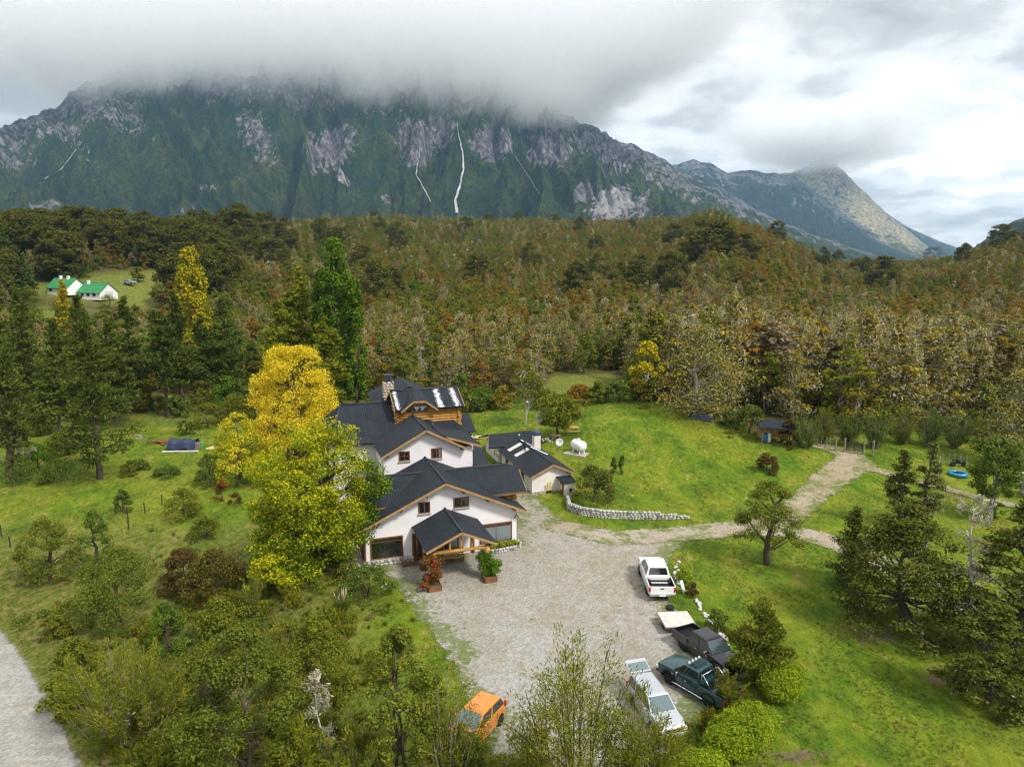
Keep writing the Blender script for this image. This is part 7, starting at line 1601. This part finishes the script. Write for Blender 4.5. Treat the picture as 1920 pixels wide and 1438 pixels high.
kind[(u_ > .60) & (u_ < .60 + .16 + .06 * (FP[:, 3] < 1000) + .3 * midz + .25 * leftz + .3 * sstep(.25, .55, -patch) + .22 * (FP[:, 4] > forest_edge(FP[:, 3]) - 14))] = 4               # green shrubs
kind[(u_ > .35) & (u_ < .35 + .11 * sstep(580, 350, FP[:, 3]) * (FP[:, 5] > 230)) ] = 2  # dark evergreen beech on the left hill
kind[(u_ > .35) & (u_ < .3525) & (FP[:, 5] > 260)] = 2
gapn = fbm(FP[:, 0] / 14, FP[:, 1] / 14, 55, 2)
keep = ~((gapn > .32) & (frng.uniform(size=len(FP)) < .6)) & ~((kind != 2) & (FP[:, 3] < 520) & (FP[:, 5] > 300) & (frng.uniform(size=len(FP)) < .55)); FP, kind, patch = FP[keep], kind[keep], patch[keep]
TXT = {0: ('nire_tree', 'rust and olive deciduous beech in the near rows of the dense forest', 'deciduous beeches of the forest front', 'nire'), 1: ('lichen_tree', 'deciduous beech hung with pale lichen in the forest front', 'lichen hung beeches of the forest front', 'lichen'),
       2: ('evergreen_beech', 'dark rounded evergreen beech rising above the forest on the hill', 'dark evergreen beeches on the hill', 'coihue'), 3: ('dead_tree', 'bare pale dead tree standing among the forest front', 'dead trees of the forest front', 'dead'), 4: ('forest_shrub', 'green leafy shrub among the forest front trees', 'green shrubs in the forest', 'green')}
PLACES = [(330, 'left of the yellow poplar'), (560, 'between the yellow poplar and the larches'), (800, 'behind the poplars and stone chimney'), (1000, 'behind the annex'), (1260, 'beyond the lawn crest'), (1400, 'above the blue tarpaulin'), (1530, 'above the open shed'), (1680, 'behind the farm gate'), (1800, 'above the blue ring'), (9999, 'at the far right')]
def where(k, lab, grp, px, r):
    pl = next(t for lim, t in PLACES if px < lim); row = 'front rows' if r < 135 else ('middle rows' if r < 175 else 'back rows')
    base = {0: 'rust olive beech', 1: 'lichen hung beech', 2: 'dark rounded evergreen beech', 3: 'bare pale dead tree', 4: 'green leafy shrub'}[k]
    if k == 2: row = 'lower slope' if r < 330 else ('middle slope' if r < 380 else 'skyline')
    return '%s in the forest %s %s' % (base, row, pl), '%s, %s %s' % (grp, row, pl)
OLV, RST, BRN = [3, 6, 9], [1, 8], [5, 11]
def pick(k, p):
    if k != 0: return int(frng.integers(len(VAR[TXT[k][3]])))
    q = float(pnoise(p[0] / 38, p[1] / 38, 17)); u = frng.uniform()
    a = .30 + .34 * float(sstep(1150, 500, p[3])) + .35 * float(sstep(.05, .45, q)); b = .07 + .26 * float(sstep(.1, .5, -q)); c = .05 + .13 * (p[3] > 1200) * (p[5] < 280)
    if u < a: return OLV[int(frng.integers(3))]
    if u < a + b: return RST[int(frng.integers(2))]
    if u < a + b + c: return BRN[int(frng.integers(2))]
    return [0, 2, 4, 7, 10][int(frng.integers(5))]
CAPS = {0: 300, 1: 170, 2: 230, 3: 45, 4: 60}
SCL = {0: (.5, 1.25), 1: (.75, 1.2), 2: (.9, 1.35), 3: (.7, 1.2), 4: (.5, 1.2)}
order = np.argsort(FP[:, 5]); used = {k: 0 for k in TXT}; rest = []
for i in order:
    k = int(kind[i])
    if used[k] < CAPS[k] and -20 < FP[i, 3] < 1940:
        used[k] += 1; nm, lab, grp, vk = TXT[k]; lab, grp = where(k, lab, grp, FP[i, 3], FP[i, 5]); v = VAR[vk][pick(k, FP[i])]; s = frng.uniform(*SCL[k]) * (1 + .45 * float(sstep(170, 120, FP[i, 5])) * (FP[i, 3] > 1150) * (k != 4))
        t = thing(nm, lab, 'shrub' if k == 4 else 'tree', (FP[i, 0], FP[i, 1], FP[i, 2] - .1), frng.uniform(0, 6.28), grp); t.scale = (s * frng.uniform(.9, 1.15), s * frng.uniform(.9, 1.15), s)
        inst('trunk', v[0], t); o_ = inst('lichen' if k == 3 else 'crown', v[1], t)
        if k == 3: o_['kind'] = 'stuff'
    else: rest.append(i)
# single dark evergreens that stand out on the skyline
for px, pb, pt, w, lab in [(1330, 492, 412, 95, 'big dark evergreen on the knoll crest'), (1385, 500, 436, 75, 'dark evergreen right of the knoll crest'), (1292, 505, 450, 52, 'round dark evergreen on the knoll left flank'), (1262, 470, 418, 40, 'dark evergreen left of the knoll crest'), (1540, 512, 462, 34, 'tall dark evergreen on the low ridge right of the knoll'), (1748, 500, 462, 34, 'dark round evergreen on the right ridge'), (1810, 498, 458, 40, 'second dark round evergreen on the right ridge'), (1888, 470, 432, 46, 'dark evergreen near the right edge of the ridge'), (1420, 532, 515, 38, 'bright green rounded tree below the knoll'),
       (700, 585, 485, 66, 'large dark evergreen right of the poplars'), (735, 560, 500, 60, 'dark evergreen behind the large one right of the poplars'), (683, 520, 458, 48, 'dark evergreen above the poplars'), (800, 490, 468, 24, 'small round dark evergreen in the rust slope'), (712, 437, 405, 28, 'dark evergreen on the middle skyline'), (745, 452, 415, 30, 'dark evergreen below the middle skyline'), (630, 425, 396, 26, 'dark evergreen on the skyline left of the middle'), (935, 424, 405, 24, 'pair of dark trees on the centre skyline'), (780, 430, 412, 22, 'small evergreen on the skyline right of the middle')]:
    x, y, h, w2 = dims(px, pb, pt, w); v = VAR['green' if 'bright' in lab else 'coihue'][int(frng.integers(3)) if 'bright' not in lab else 1]; bh, bw = (5.5, 5.0) if 'bright' in lab else (13.5, 11.5)
    t = thing('evergreen_beech', lab, 'tree', (x, y, h1(x, y) - .2), frng.uniform(0, 6.28)); t.scale = (w2 / bw * 1.1, w2 / bw * 1.1, max(h, w2 * .7) / bh); inst('trunk', v[0], t); inst('crown', v[1], t)
# everything behind: one scattered wood
def far_wood():
    lib = bpy.data.collections.new('wood_sources'); src = []
    for vk in ('nire', 'lichen', 'coihue', 'dead', 'green'):
        for j in range(len(VAR[vk])):
            trunk, crown = VAR[vk][j]; o = bpy.data.objects.new('wood_%02d' % len(src), crown); lib.objects.link(o); src.append((vk, o))
    idx0 = {}; 
    for i, (vk, o) in enumerate(src): idx0.setdefault(vk, []).append(i)
    R_ = np.array(rest); P = FP[R_]; n = len(P); kk = kind[R_]; names = ['nire', 'lichen', 'coihue', 'dead', 'green']
    ids = np.zeros(n, int); sc = np.zeros(n); 
    for k, nm in enumerate(names):
        s = kk == k; ids[s] = np.array(idx0[nm])[np.array([pick(k, P[j]) for j in np.nonzero(s)[0]], int)] if s.any() else 0; sc[s] = frng.uniform(*SCL[k], s.sum())
    sc *= np.where(P[:, 5] > 520, 1.15, 1.0)
    me = bpy.data.meshes.new('forest'); me.vertices.add(n); me.vertices.foreach_set('co', (P[:, :3] - [0, 0, .1]).astype(np.float32).ravel())
    for nm, d, ty in (('pick', ids, 'INT'), ('size', sc, 'FLOAT'), ('turn', frng.uniform(0, 6.28, n), 'FLOAT')):
        a = me.attributes.new(nm, ty, 'POINT'); a.data.foreach_set('value', d.astype(np.int32 if ty == 'INT' else np.float32))
    o = tag(link(bpy.data.objects.new('forest', me)), kind='stuff')
    g = bpy.data.node_groups.new('scatter_wood', 'GeometryNodeTree'); g.interface.new_socket('Geometry', in_out='INPUT', socket_type='NodeSocketGeometry'); g.interface.new_socket('Geometry', in_out='OUTPUT', socket_type='NodeSocketGeometry')
    gi, go = g.nodes.new('NodeGroupInput'), g.nodes.new('NodeGroupOutput'); ci = g.nodes.new('GeometryNodeCollectionInfo'); ci.inputs['Collection'].default_value = lib; ci.inputs['Separate Children'].default_value = True; ci.inputs['Reset Children'].default_value = True
    ip = g.nodes.new('GeometryNodeInstanceOnPoints'); ip.inputs['Pick Instance'].default_value = True
    def na(nm, ty):
        q = g.nodes.new('GeometryNodeInputNamedAttribute'); q.data_type = ty; q.inputs['Name'].default_value = nm; return q.outputs[0]
    g.links.new(gi.outputs[0], ip.inputs['Points']); g.links.new(ci.outputs[0], ip.inputs['Instance']); g.links.new(na('pick', 'INT'), ip.inputs['Instance Index']); g.links.new(na('size', 'FLOAT'), ip.inputs['Scale'])
    cx = g.nodes.new('ShaderNodeCombineXYZ'); g.links.new(na('turn', 'FLOAT'), cx.inputs[2]); rt = g.nodes.new('FunctionNodeEulerToRotation'); g.links.new(cx.outputs[0], rt.inputs[0]); g.links.new(rt.outputs[0], ip.inputs['Rotation'])
    g.links.new(ip.outputs[0], go.inputs[0]); md = o.modifiers.new('scatter', 'NODES'); md.node_group = g
    print('forest', n, used)
far_wood()

# ------------------------------------------------------------------ rough growth nobody could count: scrub and grass tufts
def scatter(name, src, P, ids, sc, seed):
    rng = np.random.default_rng(seed); n = len(P); lib = bpy.data.collections.new(name + '_sources')
    for j, me_ in enumerate(src): lib.objects.link(bpy.data.objects.new('%s_%02d' % (name, j), me_))
    me = bpy.data.meshes.new(name); me.vertices.add(n); me.vertices.foreach_set('co', P.astype(np.float32).ravel())
    for nm, d, ty in (('pick', ids, 'INT'), ('size', sc, 'FLOAT'), ('turn', rng.uniform(0, 6.28, n), 'FLOAT')):
        a = me.attributes.new(nm, ty, 'POINT'); a.data.foreach_set('value', np.asarray(d).astype(np.int32 if ty == 'INT' else np.float32))
    o = tag(link(bpy.data.objects.new(name, me)), kind='stuff'); g = bpy.data.node_groups['scatter_wood'].copy(); g.nodes['Collection Info'].inputs['Collection'].default_value = lib
    md = o.modifiers.new('scatter', 'NODES'); md.node_group = g
    return o
def undergrowth():
    rng = np.random.default_rng(404); src = [leaf_blob([(rng.normal() * .35, rng.normal() * .35, .12 + .25 * rng.uniform(), .3, .3, .22) for _ in range(6)], 420, .085, 500 + i, M_(['leaf_olive', 'leaf_green', 'leaf_broom', 'leaf_grass'][i % 4]), .4) for i in range(6)]
    src += [gen_tuft(.45, .55, 520 + i, ['leaf_grass', 'leaf_dry', 'leaf_grass', 'leaf_broom'][i], 90) for i in range(4)]; src += [gen_broom(1.2, 1.2, 530 + i, n=900, leaf=.2, stems=12, base=.15, thick=.2)[1] for i in range(2)]
    n = 26000; x = rng.uniform(-34, 48, n); y = rng.uniform(20, 120, n); x[:11000] = rng.uniform(-24, 6, 11000); y[:11000] = rng.uniform(22, 52, 11000); z = H(x, y); px, py = to_px(x, y, z)
    yard = sdf_poly(YARD, x, y); road = sdf_line(ROADC, [6.4] * len(ROADC), x, y)
    lu = (x - LO[0]) * math.cos(LODGE_A) + (y - LO[1]) * math.sin(LODGE_A); lv = -(x - LO[0]) * math.sin(LODGE_A) + (y - LO[1]) * math.cos(LODGE_A); house = (lu > -1.6) & (lu < 13.5) & (lv > -6) & (lv < 22)
    wild = np.clip(sstep(-5, -11, x + .25 * (y - 40)) * sstep(56, 46, y) + sstep(32, 27, y) * sstep(6, 2, x) + .55 * sstep(-12, -17, x) * sstep(64, 52, y), 0, 1)
    meadow = .10 * (x < -12) * (y > 55) * (y < 100) + .8 * (y > 98) * (x < 45) + .16 * (py < forest_edge(px) + 26) * (y > 60)
    dens = np.maximum(wild * (.10 + .55 * sstep(-.05, .4, fbm(x / 5, y / 5, 33, 3))), meadow * sstep(-.1, .3, fbm(x / 6, y / 6, 35, 3)))
    ok = (rng.uniform(size=n) < dens) & (yard < -.3) & (road < -.5) & ~house & (px > -150) & (px < 2080) & (py < 1600)
    P = np.stack([x, y, z - .03], 1)[ok]; m = len(P); w = wild[ok]; ids = np.where(rng.uniform(size=m) < .30, rng.integers(0, 6, m), rng.integers(6, 10, m)); ids = np.where((rng.uniform(size=m) < .06 * w), rng.integers(10, 12, m), ids)
    scatter('undergrowth', src, P, ids, rng.uniform(.5, 1.35, m), 7); print('undergrowth', m)
undergrowth()

def lawn_grass():
    rng = np.random.default_rng(808); src = [gen_tuft(.16, .26, 600 + i, ['leaf_grass', 'leaf_grass', 'leaf_bright', 'leaf_dry'][i % 4], 26) for i in range(6)]
    n = 150000; r = 27 + 83 * rng.uniform(size=n) ** 1.0; a = rng.uniform(-.70, .70, n); x, y = r * np.sin(a), r * np.cos(a); z = H(x, y); px, py = to_px(x, y, z)
    yard = np.maximum(np.maximum(sdf_poly(YARD, x, y), sdf_line(DRV, [2.4] * len(DRV), x, y)), sdf_line(TRK, [3.2] * len(TRK), x, y)); road = sdf_line(ROADC, [6.4] * len(ROADC), x, y)
    lu = (x - LO[0]) * math.cos(LODGE_A) + (y - LO[1]) * math.sin(LODGE_A); lv = -(x - LO[0]) * math.sin(LODGE_A) + (y - LO[1]) * math.cos(LODGE_A); house = ((lu > -1.2) & (lu < 13.0) & (lv > -5.5) & (lv < 21)) | ((lu > 16) & (lu < 22) & (lv > 9) & (lv < 26))
    f = fbm(x / 3.5, y / 6, 63, 4); ok = (yard < rng.normal(size=n) * .3 - .1) & (road < -.2) & ~house & (py > forest_edge(px) - 8) & (f > -.25 + .35 * rng.uniform(size=n)) & (px > -60) & (px < 1980) & (py < 1480)
    P = np.stack([x, y, z - .01], 1)[ok]; m = len(P); ids = np.where(rng.uniform(size=m) < .16 + .5 * sstep(.2, .5, fbm(P[:, 0] / 2, P[:, 1] / 2, 64, 3)), 3, rng.integers(0, 6, m))
    scatter('lawn_grass', src, P, ids, rng.uniform(.45, 1.15, m), 9); print('lawn', m)
lawn_grass()
